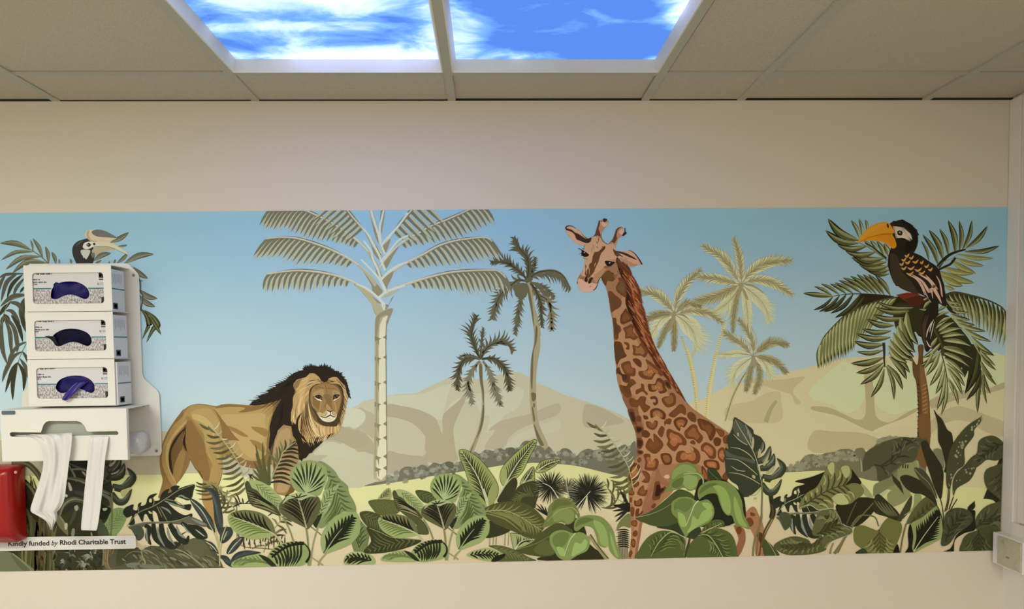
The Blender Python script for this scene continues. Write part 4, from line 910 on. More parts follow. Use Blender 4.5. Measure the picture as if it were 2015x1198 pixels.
# ------------------------------------------------------------------ giraffe
A_ = Art('painted_giraffe', 660, (1250, 700))
SK, SKL, SKD, SP, SPD, SPL, MN = '966a48', 'b88c68', '7d5a3c', '673a1e', '4c2c18', '8a5a34', '6d3518'
A_.poly(SK, 'E 520,590 490,650 500,720 495,850 500,940 490,1020 480,1090 430,1190 F 385,60 350,130 310,190 287,260 300,320 350,425 480,430 550,400 600,325 620,260 655,205 690,290 730,350 760,450 785,560 800,680 822,800 845,900 855,1050 860,1198 G 385,150 398,300 410,450 422,600 440,700 480,830 520,930 560,1020 585,1110 620,1198 H 310,200 360,320 390,420 395,560 400,640 350,700 312,780 300,900 310,1050 320,1190 I 335,600 340,700 345,850 330,1000 315,1110 400,1110 430,950 450,850 470,700 520,620 620,540 760,420 900,330 1380,420 1400,250 1500,200 1650,180 H 1600,860 1600,760 1480,560 1440,470 1380,390 1250,300 1100,200 1000,130 930,60 G 1330,960 1290,880 1260,790 1180,680 1140,610 1060,490 960,300 880,160 850,60 F 1440,1180 1390,990 1330,830 1280,600 1220,380 1150,200 1100,60 E 1370,1050 1250,960 1150,880 1110,690 1130,560 1140,500 1050,560 960,605 880,560 830,470 750,400 700,460 620,500')
# side light and shadow
A_.poly('a67a56', 'F 850,760 900,700 960,620 1000,500 1050,560 1060,700 1000,760 960,850 1000,950 1100,1000 G 700,150 760,300 900,500 1000,650 1100,850 1200,1000 1400,1150 H 1300,400 1350,700 1300,860 1000,700 800,720 600,750 500,1000 450,1198 I 480,560 450,700 420,900 380,1105 350,1105 370,900 380,700 360,500 H 400,900 500,700 420,500 480,300 400,150 380,0 G 520,800 470,600 430,400 420,200')
A_.poly('7b5436', 'H 240,0 300,140 310,200 360,320 390,420 395,560 400,640 430,620 420,480 470,420 460,300 420,180 400,60 330,0')
A_.poly('8f6140', 'H 610,760 640,820 680,870 730,910 720,940 650,930 600,900 560,1000 540,1100 480,1198 520,1000 580,880')
A_.poly('8a5c42', 'I 630,100 690,230 760,280 740,320 640,280 600,340 540,430 500,600 450,800 430,950 400,1108 380,1108 440,700 500,450 600,300')
A_.poly('8d5a46', 'I 450,700 500,560 560,440 600,330 620,400 580,560 520,650')
# hind legs
A_.poly('84573b', 'I 1470,740 1580,780 1600,900 1570,1000 1540,1060 1500,1090 1500,980 1520,880')
A_.poly(SK, 'I 1640,560 1700,545 1750,640 1800,770 1815,1000 1810,1085 1715,1085 1700,900 1660,800 1600,720 1580,650')
A_.poly(SP, 'I 1500,770 1540,755 1560,800 1540,840 1505,830'); A_.poly(SP, 'I 1650,600 1700,615 1700,640 1660,640'); A_.poly(SP, 'I 1610,670 1660,660 1690,720 1650,760 1615,720')
A_.poly(SPD, 'I 1720,830 1790,840 1800,1000 1750,920')
# mane
A_.up()
A_.q(MN, 'E 1120,880 1180,960 1280,1000 1380,1050 F 1110,60 1155,170 1200,290 1240,420 1280,560 1320,700 1350,830 1390,990 1450,1180 G 880,160 960,300 1060,480 1140,610 1180,690 1260,790 1290,880 1210,820 1130,690 1050,610 960,520 880,360 760,200 690,60 F 1290,1198 1200,1060 1160,940 1150,880 1100,700 1040,570 1060,420 1000,260 930,60')
A_.up(); A_.hairs('4e230f', 'E 1120,900 F 930,60 960,150 1040,330 1060,500 1060,650 1130,760 1170,930 1230,1080 G 700,60 780,180 880,340 960,480 1080,620 1180,760', 'E 1300,1060 F 1060,180 1140,280 1200,430 1220,560 1230,680 1300,820 1330,980 1400,1130 G 880,160 960,290 1040,440 1120,580 1180,680 1270,860', 60, 3.0, seed=2, lag=5)
A_.up(); A_.hairs('8f4a24', 'E 1180,960 F 1000,80 1060,200 1130,380 1150,520 1160,640 1220,760 1260,900 1330,1060 G 780,60 850,180 940,320 1010,450 1110,600 1200,760', 'E 1420,1160 F 1150,190 1205,300 1270,470 1280,580 1330,720 1355,830 1395,995 1450,1170 G 890,180 970,310 1060,480 1140,610 1185,690 1290,880', 62, 2.6, seed=3, lag=5, ext=.22)
A_.up(); A_.hairs('5e2c14', 'E 1240,960 1330,1080 F 1120,150 1180,290 1230,420 1260,560 1300,690 1330,820 1370,960 1420,1130 G 860,150 950,300 1040,460 1120,600 1170,690 1260,850', 'E 1330,1040 1420,1170 F 1165,200 1215,310 1275,470 1290,640 1330,735 1358,850 1400,1010 1460,1190 G 895,190 985,330 1075,500 1150,620 1195,700 1300,890', 46, 3.2, seed=13, jit=.4, lag=4, ext=.45)
A_.up(); A_.hairs('b27a52', 'F 1010,120 1090,260 1150,430 1170,560 1180,680 1250,820 1290,960 1350,1080 G 820,80 900,240 1000,420', 'F 1120,200 1200,320 1270,470 1280,600 1330,730 1355,850 1395,995 1440,1150 G 880,150 960,300 1060,480', 34, 1.3, seed=4, lag=3)
A_.up(); A_.hairs('2c140a', 'F 920,30 960,150 1040,330 1060,470 1040,570 1060,660 1160,930 1200,1020', 'F 1000,90 1060,230 1110,420 1130,540 1120,650 1150,760 1230,1000 1280,1080', 40, 2.0, seed=5, lag=4)
rd = random.Random(77)
mi = resamp(cr(P('E 1130,900 F 960,60 1000,180 1060,330 1080,480 1090,600 1130,730 1190,880 1260,1040 G 740,80 820,200 900,340 990,480 1090,620 1180,760'), 4, False), 70)
mo = resamp(cr(P('E 1340,1000 F 1120,110 1190,260 1225,380 1265,520 1290,640 1330,740 1360,860 1400,1010 G 840,60 900,190 980,330 1060,480 1140,610 1190,700 1290,880'), 4, False), 70)
for cols, nn in ((('3a1a0c', '4e2611'), 90), (('7a3e1f', '5e2c14'), 110), (('9c5a34', '6d3518'), 80), (('b98560', 'a8704a'), 30)):
    A_.up()
    for k in range(nn):
        i = int(69 * (k + rd.random()) / nn); i = min(i, 68); t = rd.random() if nn != 110 else .65 + .35 * rd.random()
        x = mi[i][0] * (1 - t) + mo[i][0] * t; y = mi[i][1] * (1 - t) + mo[i][1] * t; a = radians(50 + rd.random() * 10); L_ = (11 + rd.random() * 7) * (1.0 if i < 55 else .6)
        A_.s_(rd.choice(cols), .8, .2, [(x - cos(a) * L_ * .6, y - sin(a) * L_ * .6), (x + cos(a) * L_ * .55, y + sin(a) * L_ * .55)], wm=2.2 if nn > 60 else 1.0)
# spots: outline, inner tone
SPOTS = [
 ('F 680,170 760,120 860,140 870,230 840,270 760,260 740,340 700,290 665,220', '5c4327'), ('F 930,210 1000,220 1060,330 1060,420 1050,520 960,470 900,410 900,340 940,270', '6a4c2a'),
 ('F 770,440 830,425 880,480 960,540 985,600 960,670 880,720 820,755 800,650', '5a3d22'), ('F 1050,690 1080,740 1150,830 1150,880 1060,920 1000,945 960,900 970,800 1000,760', '6f4323'),
 ('F 840,850 900,850 910,930 960,970 980,1040 940,1090 930,1170 870,1170 855,1000', '50351e'), ('F 1005,1000 1080,970 1130,940 1180,970 1160,1050 1210,1110 1240,1150 1180,1190 1110,1160 1040,1165 1040,1080', '7a4a28'),
 ('G 390,155 470,150 500,200 530,290 555,330 520,360 470,380 430,450 405,400 395,300', '4e3520'), ('G 515,150 580,165 592,220 580,255 540,240 560,205 530,180', None),
 ('G 630,190 700,210 740,165 790,220 830,290 790,355 740,330 640,325 640,260', '8a5c36'), ('G 630,380 690,365 745,410 740,485 680,450', None),
 ('G 480,440 560,400 600,410 620,480 668,500 665,590 610,600 540,580 500,520', '7a4a26'), ('G 800,380 850,400 940,470 1030,540 1010,600 950,560 910,600 880,645 780,635 715,590 715,535 790,530 830,480', '8f5c34'),
 ('G 415,510 455,480 470,520 500,570 590,580 600,640 560,690 500,660 485,600 440,560 420,580', '43261a'), ('G 600,640 640,640 680,690 640,720 600,760 620,860 550,880 480,800 460,710 540,730 570,690', '56361e'),
 ('G 740,700 780,710 790,780 830,820 815,850 760,800 680,840 675,780 740,750', None), ('G 835,700 920,700 960,620 1040,660 1060,740 1080,800 1000,830 965,790 980,740 930,800 860,800 835,760', '8f5c34'),
 ('G 1045,655 1110,660 1140,760 1100,765 1060,720', '3f2113'), ('G 585,900 620,885 690,910 740,860 810,880 800,960 865,1000 800,1075 760,1050 720,980 700,1005 620,1000 585,950', '6a3f20'),
 ('G 865,870 930,860 965,910 960,960 920,985 895,945 930,940 925,900 870,900', None), ('G 1010,900 1060,865 1110,860 1120,820 1170,820 1200,880 1190,970 1100,1010 1040,970', '85522c'),
 ('G 1110,1090 1200,1010 1240,970 1290,970 1330,1030 1320,1110 1260,1080 1180,1140 1110,1120', '6a3f20'), ('G 870,1040 960,1015 1060,1080 1060,1160 1010,1160 950,1110 880,1150 860,1100', '8f5c34'),
 ('G 565,1040 640,1035 670,1120 690,1198 640,1198 600,1150', '3b2012'), ('G 1350,1090 1400,1065 1460,1120 1460,1198 1400,1190 1350,1140', '5b3a1c'), ('G 1490,1160 1560,1170 1640,1198 1650,1250 1560,1260', '5b341a'),
 ('H 305,140 370,145 385,260 400,300 350,290 320,210', '3b2012'), ('H 390,210 440,210 440,270 400,260', '5c361c'), ('H 465,200 510,210 520,240 480,245', None), ('H 495,270 540,270 565,290 590,255 625,270 610,330 570,360 510,330', '7a4c28'),
 ('H 690,270 730,235 770,245 755,300 710,295 700,320', None), ('H 790,270 830,225 900,220 945,260 910,330 870,320 860,370 820,340', '8a5630'), ('H 385,310 470,330 460,370 410,400 380,360', '2f180c'),
 ('H 625,370 660,315 695,340 690,380 665,440 625,400', None), ('H 450,370 500,360 540,400 520,440 460,430', None), ('H 720,360 750,345 800,370 870,400 930,470 920,525 860,520 800,590 720,520 735,470 715,420', '9c6038'),
 ('H 905,385 940,340 990,298 1040,310 1060,370 1110,440 1065,505 1010,460 930,450', '85522c'), ('H 1045,250 1100,240 1215,300 1245,380 1190,480 1140,380 1080,350', '744320'), ('H 1240,340 1330,370 1330,420 1290,430', '744320'),
 ('H 575,395 625,430 685,520 610,610 550,600 490,540 520,460 550,450 580,490', '71421f'), ('H 400,450 450,450 470,500 440,560 400,540', '3b1f10'), ('H 405,575 460,580 465,610 430,625 405,600', '3b1f10'), ('H 965,490 1000,465 1025,490 1020,515 990,510', None),
 ('H 650,630 690,605 750,615 778,670 760,725 690,728', '85522c'), ('H 815,650 840,590 900,580 940,610 1000,590 1000,550 965,525 1050,570 1080,640 1060,710 1000,725 940,700 860,710 820,690', '9c6038'),
 ('H 1085,530 1130,490 1190,510 1245,570 1240,660 1180,665 1130,600 1090,580', '9c6038'), ('H 1215,470 1250,435 1300,460 1290,520 1240,530', None), ('H 1320,440 1370,410 1400,450 1380,500 1330,500', None), ('H 1270,570 1330,545 1340,640 1330,710 1270,660', '9c6038'),
 ('H 1120,690 1180,675 1260,690 1285,740 1270,790 1180,780 1120,740', '9c6038'), ('H 470,620 540,620 550,700 600,660 635,700 610,780 560,795 480,780 490,700', '94592f'), ('H 400,680 430,650 450,680 420,710', None),
 ('H 310,880 330,760 370,710 430,740 435,820 400,890 330,905', '94592f'), ('H 450,800 500,800 540,850 520,925 445,910 490,880', '6f4223'), ('H 345,940 370,905 420,915 420,950 380,975', None), ('H 310,980 350,980 370,1020 365,1055 310,1050', '7a4a26'),
 ('H 405,1050 420,990 470,950 480,1000 515,1000 490,1065', '7a4a26'), ('H 590,920 640,910 660,980 700,960 720,1000 660,1050 640,1100 565,1105 580,1000', '2c140c'), ('H 370,1110 400,1120 440,1090 460,1130 440,1175 375,1170', '7a4a26'),
 ('I 330,440 355,445 350,490 330,490', None), ('I 340,550 380,550 375,640 340,635', None), ('I 400,570 435,560 430,620 470,580 470,610 410,650 390,630', None), ('I 345,700 400,685 415,720 400,760 350,740', '7a4a26'),
 ('I 365,820 400,795 418,830 400,868 365,860', None), ('I 345,910 370,890 395,920 380,990 345,960', '7a4a26'), ('I 320,1040 350,1015 362,1050 335,1095 318,1080', None), ('I 560,540 600,500 620,520 590,560', None),
 ('I 1120,90 1160,130 1195,230 1190,265 1150,260 1120,180', '8a4c2c'), ('I 1350,190 1400,150 1400,260 1350,240', '6a3820'), ('I 1500,70 1540,50 1590,90 1620,140 1560,150', '7a4528'), ('I 1440,20 1500,10 1560,30 1520,60', '8a5030')]
A_.up()
for i_, (o_, c_) in enumerate(SPOTS):
    pp = cr(P(o_), 3); pp = clip(pp)
    if len(pp) < 3: continue
    A_.bq(SP if i_ % 3 else '5a3219', pp)
A_.up()
for o_, c_ in SPOTS:
    if not c_: continue
    pp = P(o_); gx = sum(p[0] for p in pp) / len(pp); gy = sum(p[1] for p in pp) / len(pp)
    pp = [(gx + (p[0] - gx) * .62, gy + (p[1] - gy) * .62) for p in pp]
    A_.bq(c_, cr(pp, 3))
A_.up()
for o_, c_ in SPOTS:
    if c_ in ('9c6038', '8f5c34', '94592f', '8a5630'):
        pp = P(o_); gx = sum(p[0] for p in pp) / len(pp); gy = sum(p[1] for p in pp) / len(pp)
        for k in range(4): A_.s_('b07348', .3, .2, [(gx - 4 + k * 2.6, gy - 4 + (k % 2) * 2), (gx - 3 + k * 2.6, gy + 5 - (k % 3))], wm=1.6)
A_.poly('c69a84', 'H 690,850 730,835 750,860 730,880 695,870')
# head
A_.up(3)
A_.poly('ba906e', 'E 630,480 750,420 820,400 840,480 900,560 960,605 1050,570 1110,560 1110,690 1140,870 1110,950 1000,1000 900,1050 920,1100 850,1198 F 700,140 650,200 600,300 520,200 400,190 E 430,1190 480,1090 490,1020 500,940 490,870 500,700 520,600')
A_.poly('a87e5a', 'E 900,720 960,640 1060,560 1110,600 1100,700 1140,870 1110,950 1040,940 960,910 900,920 870,1000 760,1100 700,1198 F 560,130 540,230 600,300 650,200 740,80 760,0 E 700,1198 760,1000 820,850')
A_.poly('7c5a3c', 'E 870,1030 900,1070 960,1060 1040,1040 1120,990 1150,1100 1160,1198 F 1000,60 900,200 870,240 760,150 700,140 740,60')
A_.poly('61431f', 'F 740,110 800,100 860,180 870,240 830,270 760,240 690,200 670,190')
A_.poly('cf9f86', 'F 300,240 340,220 420,280 520,290 600,310 600,330 550,400 480,432 400,436 345,420 300,320')
A_.poly('5f3a20', 'E 700,760 780,740 860,660 910,640 900,700 830,780 800,860 770,960 720,1060 690,1150 F 600,0 560,100 520,160 460,210 420,180 400,120 400,0 E 500,1190 520,1000 560,1100 600,990 640,960 660,850 680,800')
A_.up()
for l_, c_ in (('E 500,1050 490,1198', 'c9a07c'), ('E 530,1060 540,1190', 'c9a07c'), ('E 580,1000 600,1198', 'b1855f'), ('E 690,1040 720,960', 'd8b28e'), ('E 650,640 640,760', '8c6444'), ('E 670,600 690,720', '8c6444'), ('E 740,540 760,600', '5f3a20'), ('E 780,460 775,570', '4a2a18'), ('E 740,640 770,690', '5f3a20'), ('F 410,20 400,160', 'c79e7c'), ('F 440,30 425,150', 'c79e7c'), ('F 480,60 470,150', '8c6444'), ('E 800,760 880,700 910,650', '4a2a18'), ('E 840,640 870,660', '3b2112')):
    A_.s_(c_, .3, .3, l_, wm=1.4)
A_.poly('2a1a10', 'F 405,230 430,185 450,250 430,278 410,270'); A_.poly('2a1a10', 'F 460,300 470,250 500,210 540,210 520,240 500,290 475,302'); A_.up()
A_.s_('4a2c18', 1.2, .4, 'F 325,230 360,215 395,212'); A_.s_('4a2c18', .8, .3, 'F 480,355 515,335'); A_.s_('4a2c18', 1.5, 1, 'F 285,275 290,310'); A_.s_('4a2c18', 1.2, 2, 'F 600,310 595,345 560,395 540,402'); A_.s_('3a2416', 1, 2, 'F 655,200 625,250 608,300')
# eyes
A_.poly('1d120c', 'E 455,720 500,740 560,780 590,815 560,845 500,850 445,820 440,770'); A_.poly('1d120c', 'E 900,930 960,925 1030,940 1100,960 1060,1000 1010,1035 950,1030 910,980'); A_.up()
for l_ in ('E 460,735 400,690 370,700', 'E 455,720 410,700 390,680', 'E 450,790 400,795', 'E 450,830 430,830', 'E 490,700 450,680'): A_.s_('2a1c14', 1.6, .6, l_)
A_.q('f0e6dc', 'E 492,760 508,760 508,774 492,774'); A_.q('f0e6dc', 'E 982,960 1004,956 1004,980 984,982')
A_.s_('8a5c3e', 1.4, .8, 'E 480,860 510,890 570,905'); A_.s_('6a4228', 1.6, .8, 'E 880,1040 910,1070 960,1050'); A_.s_('c8a083', 1, .6, 'E 480,710 560,750 610,800 600,840'); A_.s_('d0a88a', 1, .6, 'E 890,940 930,915 1000,925 1060,940')
# left ear
A_.poly('b98a6a', 'E 135,260 200,240 300,270 380,320 450,380 520,460 570,480 640,480 620,560 540,600 470,620 380,610 320,570 240,500 150,390 135,310')
A_.poly('33241a', 'E 135,270 170,300 250,320 310,370 380,400 440,440 520,490 580,490 640,470 610,560 520,580 420,540 340,500 310,420 240,360 160,330 140,330')
A_.poly('c39674', 'E 145,330 240,360 290,400 340,500 420,540 530,590 470,615 380,605 300,560 220,460 155,380')
A_.poly('c39674', 'E 160,262 240,262 330,300 400,350 450,420 380,390 300,330 220,290'); A_.up(); A_.s_('2e1e16', 1, 2.6, 'E 330,290 250,248 190,243 140,262 133,300'); A_.s_('2e1e16', .5, 1.4, 'E 440,400 490,450 550,490')
# horns
A_.poly('a87c5c', 'E 710,440 740,330 770,220 790,150 850,115 920,110 970,160 960,210 920,260 860,340 830,400 830,480 780,480'); A_.poly('5a3622', 'E 700,420 730,320 760,230 780,150 805,140 800,220 780,300 810,400 790,460 750,430 640,470')
A_.poly('c79c88', 'E 830,180 880,170 920,190 960,170 950,220 900,260 850,240'); A_.poly('33221a', 'E 865,110 900,90 920,105 950,110 930,150 890,172 862,140'); A_.up(); A_.s_('4a2c1c', .6, 1.4, 'E 822,170 830,140')
A_.poly('a87c5c', 'E 960,600 1040,520 1090,420 1120,340 1180,270 1230,260 1260,310 1240,430 1170,490 1140,560 1110,640 1060,600'); A_.poly('5a3622', 'E 960,605 1040,530 1090,410 1120,320 1170,275 1250,265 1190,290 1150,340 1130,440 1140,490 1100,570 1070,585 1040,560')
A_.poly('c79c88', 'E 1180,360 1230,300 1270,320 1270,390 1230,420 1190,390'); A_.poly('33221a', 'E 1240,440 1260,390 1290,350 1285,290 1305,290 1308,350 1330,375 1320,400 1280,435'); A_.up()
A_.s_('241a14', 1.4, 1, 'E 822,400 826,470 870,550 960,608')
# right ear
A_.poly('bd8f74', 'E 1060,690 1120,730 1250,745 1370,720 1450,750 1540,840 1610,950 1640,1010 1560,1010 1500,1030 1430,1050 1370,1010 1280,960 1190,870 1110,820')
A_.poly('3a2a1c', 'E 1060,690 1110,730 1200,745 1320,780 1420,830 1500,880 1530,915 1440,880 1340,840 1250,800 1150,770 1080,750'); A_.poly('5a3622', 'E 1065,720 1130,760 1200,800 1250,850 1180,830 1150,850 1100,810')
A_.poly('a97a5c', 'E 1180,880 1300,900 1400,950 1480,990 1550,1000 1430,1050 1350,1000 1280,960'); A_.up(); A_.s_('2e1e16', .6, 3, 'E 1370,720 1470,770 1560,880 1630,1000'); A_.s_('3a2416', .4, .8, 'E 1280,850 1330,900'); A_.s_('3a2416', .4, .8, 'E 1200,820 1260,870')
A_.poly('54301a', 'E 1130,870 1180,900 1260,980 1370,1040 1430,1180 1400,1198 1280,1120 1180,1040 1120,960'); A_.up(); A_.hairs('7c4322', 'E 1140,900 1200,960 1300,1060', 'E 1240,1010 1330,1100 1430,1190', 14, 1.2, seed=9)
A_.done()
# ------------------------------------------------------------------ the planting along the bottom of the picture
def fan(c, tips, color, w, bend=0.0):
    for t in tips:
        m = ((c[0] + t[0]) / 2 + (t[1] - c[1]) * bend, (c[1] + t[1]) / 2 - (t[0] - c[0]) * bend); A_.s_(color, w * .5, .3, [c, m, t], wm=w)
def fern(spine, left, right, cl, cr_, wl=5.5, wr=3.2, rib='a9a878', rw=2.2, bend=.12):
    """frond given by its spine and the leaflet tips on each side"""
    sp = cr(P(spine), 6, False)
    for tips, col, w, sd in ((left, cl, wl, 1), (right, cr_, wr, -1)):
        if not tips: continue
        tp = P(tips); n = len(tp); base = resamp(sp, n + 2)[1:-1]; A_.up(); A_.solo = True
        for i in range(n):
            b, t = base[i], tp[i]; A_.s_(col[i % len(col)], w * .45, .3, [b, ((b[0] + t[0]) / 2 - (t[1] - b[1]) * bend * -sd, (b[1] + t[1]) / 2 + (t[0] - b[0]) * bend * -sd), t], wm=w)
        A_.solo = False
    A_.up(); A_.s_(rib, rw, rw * .5, sp)
CL, CD, CO = '8ba05f', '282c18', '66633c'
def prayer(lv, zone, name='painted_prayer_plant'):
    """striped round leaves on stalks"""
    global A_
    A_ = Art(name, lv, zone)
    A_.poly('7c9158', 'B 1640,140 1700,150 1800,230 1850,310 1930,380 1945,450 2005,560 2013,640 1960,650 1890,640 1780,720 1680,800 1640,760 1740,600 1780,480 1700,420 1740,300 1680,200')
    A_.up(); A_.veins('B 1640,140 1850,310 1945,450 2013,640 1890,640 1680,800 1700,600 1740,300', 'B 1700,200 1800,380 1860,520 1880,640', 9, '50632f', 4.4, 48)
    A_.poly('93a86c', 'B 1700,430 1780,400 1850,360 1820,430 1790,480 1780,520 1740,570 1740,620 1680,680 1640,720 1650,600 1680,500'); A_.up(); A_.veins('B 1700,430 1850,360 1780,520 1640,720 1650,600', 'B 1650,700 1700,560 1800,410', 7, '4b5a30', 2.2, 40)
    A_.poly('2a2e1a', 'B 1600,700 1680,660 1640,760 1620,800 1580,740')
    A_.poly(CL, 'B 1500,450 1420,430 1370,350 1362,270 1400,190 1450,150 1520,130 1570,130 1640,145 1700,180 1730,240 1720,320 1690,400 1650,475 1580,470'); A_.up()
    ct = P('B 1520,450')[0]
    fan(ct, P('B 1375,300 1395,240 1420,190 1470,155 1525,140 1575,140 1625,155 1680,195 1712,260 1710,330 1690,380'), '2d3319', 4.6, -.03); A_.up()
    fan(ct, P('B 1385,270 1405,215 1445,170 1500,150 1550,138 1600,145 1655,172 1700,225 1716,295 1700,355'), 'a3bb7c', 2.4, -.03)
    A_.poly('9aae6e', 'B 950,340 1000,322 1100,350 1200,420 1280,510 1290,560 1260,660 1230,610 1190,560 1100,500 1040,430 980,400'); A_.up(); A_.veins('B 950,340 1100,350 1280,510 1260,660 1100,500', 'B 1000,350 1130,450 1250,600', 8, '667a42', 2.6, 35)
    A_.poly('4a472a', 'B 915,370 935,330 960,350 985,400 1040,430 1100,500 1190,560 1240,610 1265,680 1100,620 990,580 950,520 930,440'); A_.up()
    for k in range(6): A_.s_('8a8558', .5, .4, 'B %d,%d %d,%d %d,%d' % (935 + 12 * k, 440 + 26 * k, 1040 + 14 * k, 490 + 22 * k, 1200 + 8 * k, 590 + 14 * k), wm=2.2); A_.s_('1f1d10', .5, .4, 'B %d,%d %d,%d %d,%d' % (930 + 12 * k, 425 + 26 * k, 1040 + 14 * k, 472 + 22 * k, 1200 + 8 * k, 578 + 14 * k), wm=2.6)
    # stalks
    A_.up(); A_.s_('7c8a50', 3.4, 4, 'B 1520,790 1540,950 1545,1180'); A_.s_('8b9660', 3, 3, 'B 1640,780 1590,960 1560,1180'); A_.s_('7c8a50', 2.6, 3, 'B 1280,680 1350,800 1395,930'); A_.s_('a3a878', 2.6, 2.6, 'B 1200,860 1240,900 1275,950'); A_.s_('8b9660', 2.6, 3.4, 'B 1720,1050 1660,1120 1640,1170'); A_.s_('6c7a44', 2.2, 2.2, 'B 1560,780 1650,850 1700,900'); A_.s_('8b9660', 2, 3, 'B 1560,1080 1650,1140 1690,1170')
    A_.poly('5a5735', 'B 1300,520 1400,460 1480,445 1570,470 1640,490 1668,560 1650,650 1600,740 1540,810 1500,790 1400,740 1300,680 1253,620 1260,560'); A_.up()
    A_.veins('B 1300,520 1400,460 1480,445 1570,470 1640,490 1668,560 1650,650 1600,740 1540,810 1500,790 1400,740 1300,680 1253,620 1260,560', 'B 1525,800 1500,700 1470,600 1440,470', 8, '211f11', 4.6, 42, .96, bend=.06); A_.up(); A_.s_('a09d72', 3.4, 1.4, 'B 1525,800 1500,700 1470,600 1440,500')
    A_.poly('a3b67c', 'B 1305,525 1360,475 1460,443 1560,460 1625,490 1570,488 1530,500 1470,525 1430,512 1380,520 1330,530 1290,560'); A_.up(); fan(P('B 1440,500')[0], P('B 1330,525 1370,480 1420,455 1480,450 1540,470'), CD, 2.4)
    A_.poly('90a765', 'B 2013,645 1960,640 1880,650 1800,690 1720,780 1670,880 1668,980 1700,1055 1760,1040 1860,1005 1950,965 2000,920 2050,850 2060,740 2035,670'); A_.up()
    A_.veins('B 2013,645 1960,640 1880,650 1800,690 1720,780 1670,880 1668,980 1700,1055 1760,1040 1860,1005 1950,965 2000,920 2050,850 2060,740 2035,670', 'B 1700,1050 1790,900 1880,790 2000,680', 9, '1f2412', 6.4, 34, .74); A_.up(); A_.s_(CD, 4.5, 1.2, 'B 1700,1050 1790,900 1880,790 1990,690'); A_.s_('9aa873', 2.4, .8, 'B 1700,1055 1800,900 1880,800')
    A_.poly('94a863', 'B 780,650 900,620 1050,640 1150,700 1200,780 1205,870 1100,900 980,912 850,860 775,790 745,700'); A_.up(); A_.veins('B 780,650 900,620 1050,640 1150,700 1200,780 1205,870 1100,900 980,912 850,860 775,790 745,700', 'B 1205,860 1000,760 780,680', 9, '5f7339', 3.6, 38, .95)
    A_.poly('6a683f', 'B 780,650 900,620 1050,640 1150,700 1200,780 1205,860 1080,790 950,735 800,690'); A_.up(); A_.veins('B 780,650 900,620 1050,640 1150,700 1200,780 1205,860 1000,900 745,800', 'B 1205,855 1080,790 950,735 800,690', 8, '1c1d10', 5.4, 36, .93, sides=(1,)); A_.up(); A_.s_('b3b083', 3.2, 1.4, 'B 1275,950 1205,860 1000,762 800,690')
    A_.poly(CL, 'B 1140,1080 1200,1000 1300,950 1400,930 1500,945 1550,1000 1562,1070 1520,1150 1440,1178 1250,1200 1150,1150'); A_.up(); A_.veins('B 1140,1080 1200,1000 1300,950 1400,930 1500,945 1550,1000 1562,1070 1520,1150 1440,1178 1250,1200 1150,1150', 'B 1500,945 1400,970 1300,1010 1180,1100', 9, '252c17', 6.2, 62, .95, bend=-.12); A_.up(); A_.s_('1e2312', 4, 7, 'B 1180,1090 1300,1000 1400,960 1500,950'); A_.s_('1e2312', 2, 5, 'B 1500,950 1550,1010 1555,1080 1520,1140')
    A_.poly('93a765', 'B 790,1140 900,1085 1050,1058 1150,1100 1240,1190 830,1195'); A_.up(); A_.veins('B 790,1140 900,1085 1050,1058 1150,1100 1240,1190 830,1195', 'B 1240,1190 1100,1120 900,1100 800,1135', 9, '64783e', 3.2, 30); A_.poly('2a2f1a', 'B 1050,1062 1150,1095 1235,1185 1180,1180 1120,1130'); A_.up()
    return A_
def arum(lv, zone, low=True):
    """glossy heart-shaped leaves"""
    global A_
    A_ = Art('painted_heart_leaf_plant', lv, zone)
    A_.poly('2e3019', 'Y 560,1140 700,1060 760,880 880,780 960,860 1000,1000 1130,1140')
    A_.poly('475026', 'Y 370,1050 500,1000 560,930 680,840 760,825 840,870 850,910 700,920 665,960 670,1020 705,1090 600,1112 450,1090'); A_.poly('556031', 'Y 520,1050 640,970 700,1080 600,1100'); A_.up(); A_.s_('7d8452', 1.2, .6, 'Y 380,1050 540,1000 670,930')
    A_.poly('6a7a3d', 'Y 600,862 640,760 650,690 700,630 760,605 830,620 880,670 915,740 912,795 885,745 875,800 820,837 760,815 700,830'); A_.poly('7c8d4c', 'Y 690,740 740,700 830,700 870,740 860,800 815,830 770,800 700,810'); A_.poly('5c6b34', 'Y 700,640 770,620 850,650 820,670 740,680 680,720'); A_.up(); A_.s_('a3ab73', 1.4, .6, 'Y 905,740 860,695 800,695 720,730 640,810')
    A_.poly('768b4a', 'Y 870,875 880,800 930,770 1000,755 1100,770 1170,830 1210,900 1232,1000 1280,1110 1295,1135 1240,1130 1180,1070 1160,1000 1140,1035 1080,1010 1060,940 1030,870 960,850 900,892')
    A_.poly('8aa65a', 'Y 1040,800 1110,830 1150,900 1165,1000 1150,1025 1100,1000 1080,920 1050,860'); A_.poly('5d7038', 'Y 880,860 900,800 960,775 1040,790 980,820 920,840'); A_.poly('8aa65a', 'Y 1180,900 1215,1000 1250,1120 1220,1090 1190,1000'); A_.up()
    A_.poly('7a924d', 'Y 780,1142 730,1112 700,1060 665,1000 665,930 720,890 790,885 860,910 920,900 980,930 1005,990 980,1060 900,1100 830,1142'); A_.poly('657a3c', 'Y 690,940 760,900 830,920 800,1000 740,1040 690,1000'); A_.poly('94b263', 'Y 860,1040 880,990 930,1000 960,960 985,990 960,1050 900,1085 850,1110'); A_.poly('94b263', 'Y 720,1030 780,1040 790,1100 750,1100'); A_.up(); A_.s_('c0c795', 1.8, .8, 'Y 880,910 840,960 810,1030 785,1110')
    if low:
        A_.poly('46522a', 'I 420,1110 430,1020 480,930 560,850 680,805 820,820 920,870 938,950 920,1060 905,1110') if False else None
    return A_
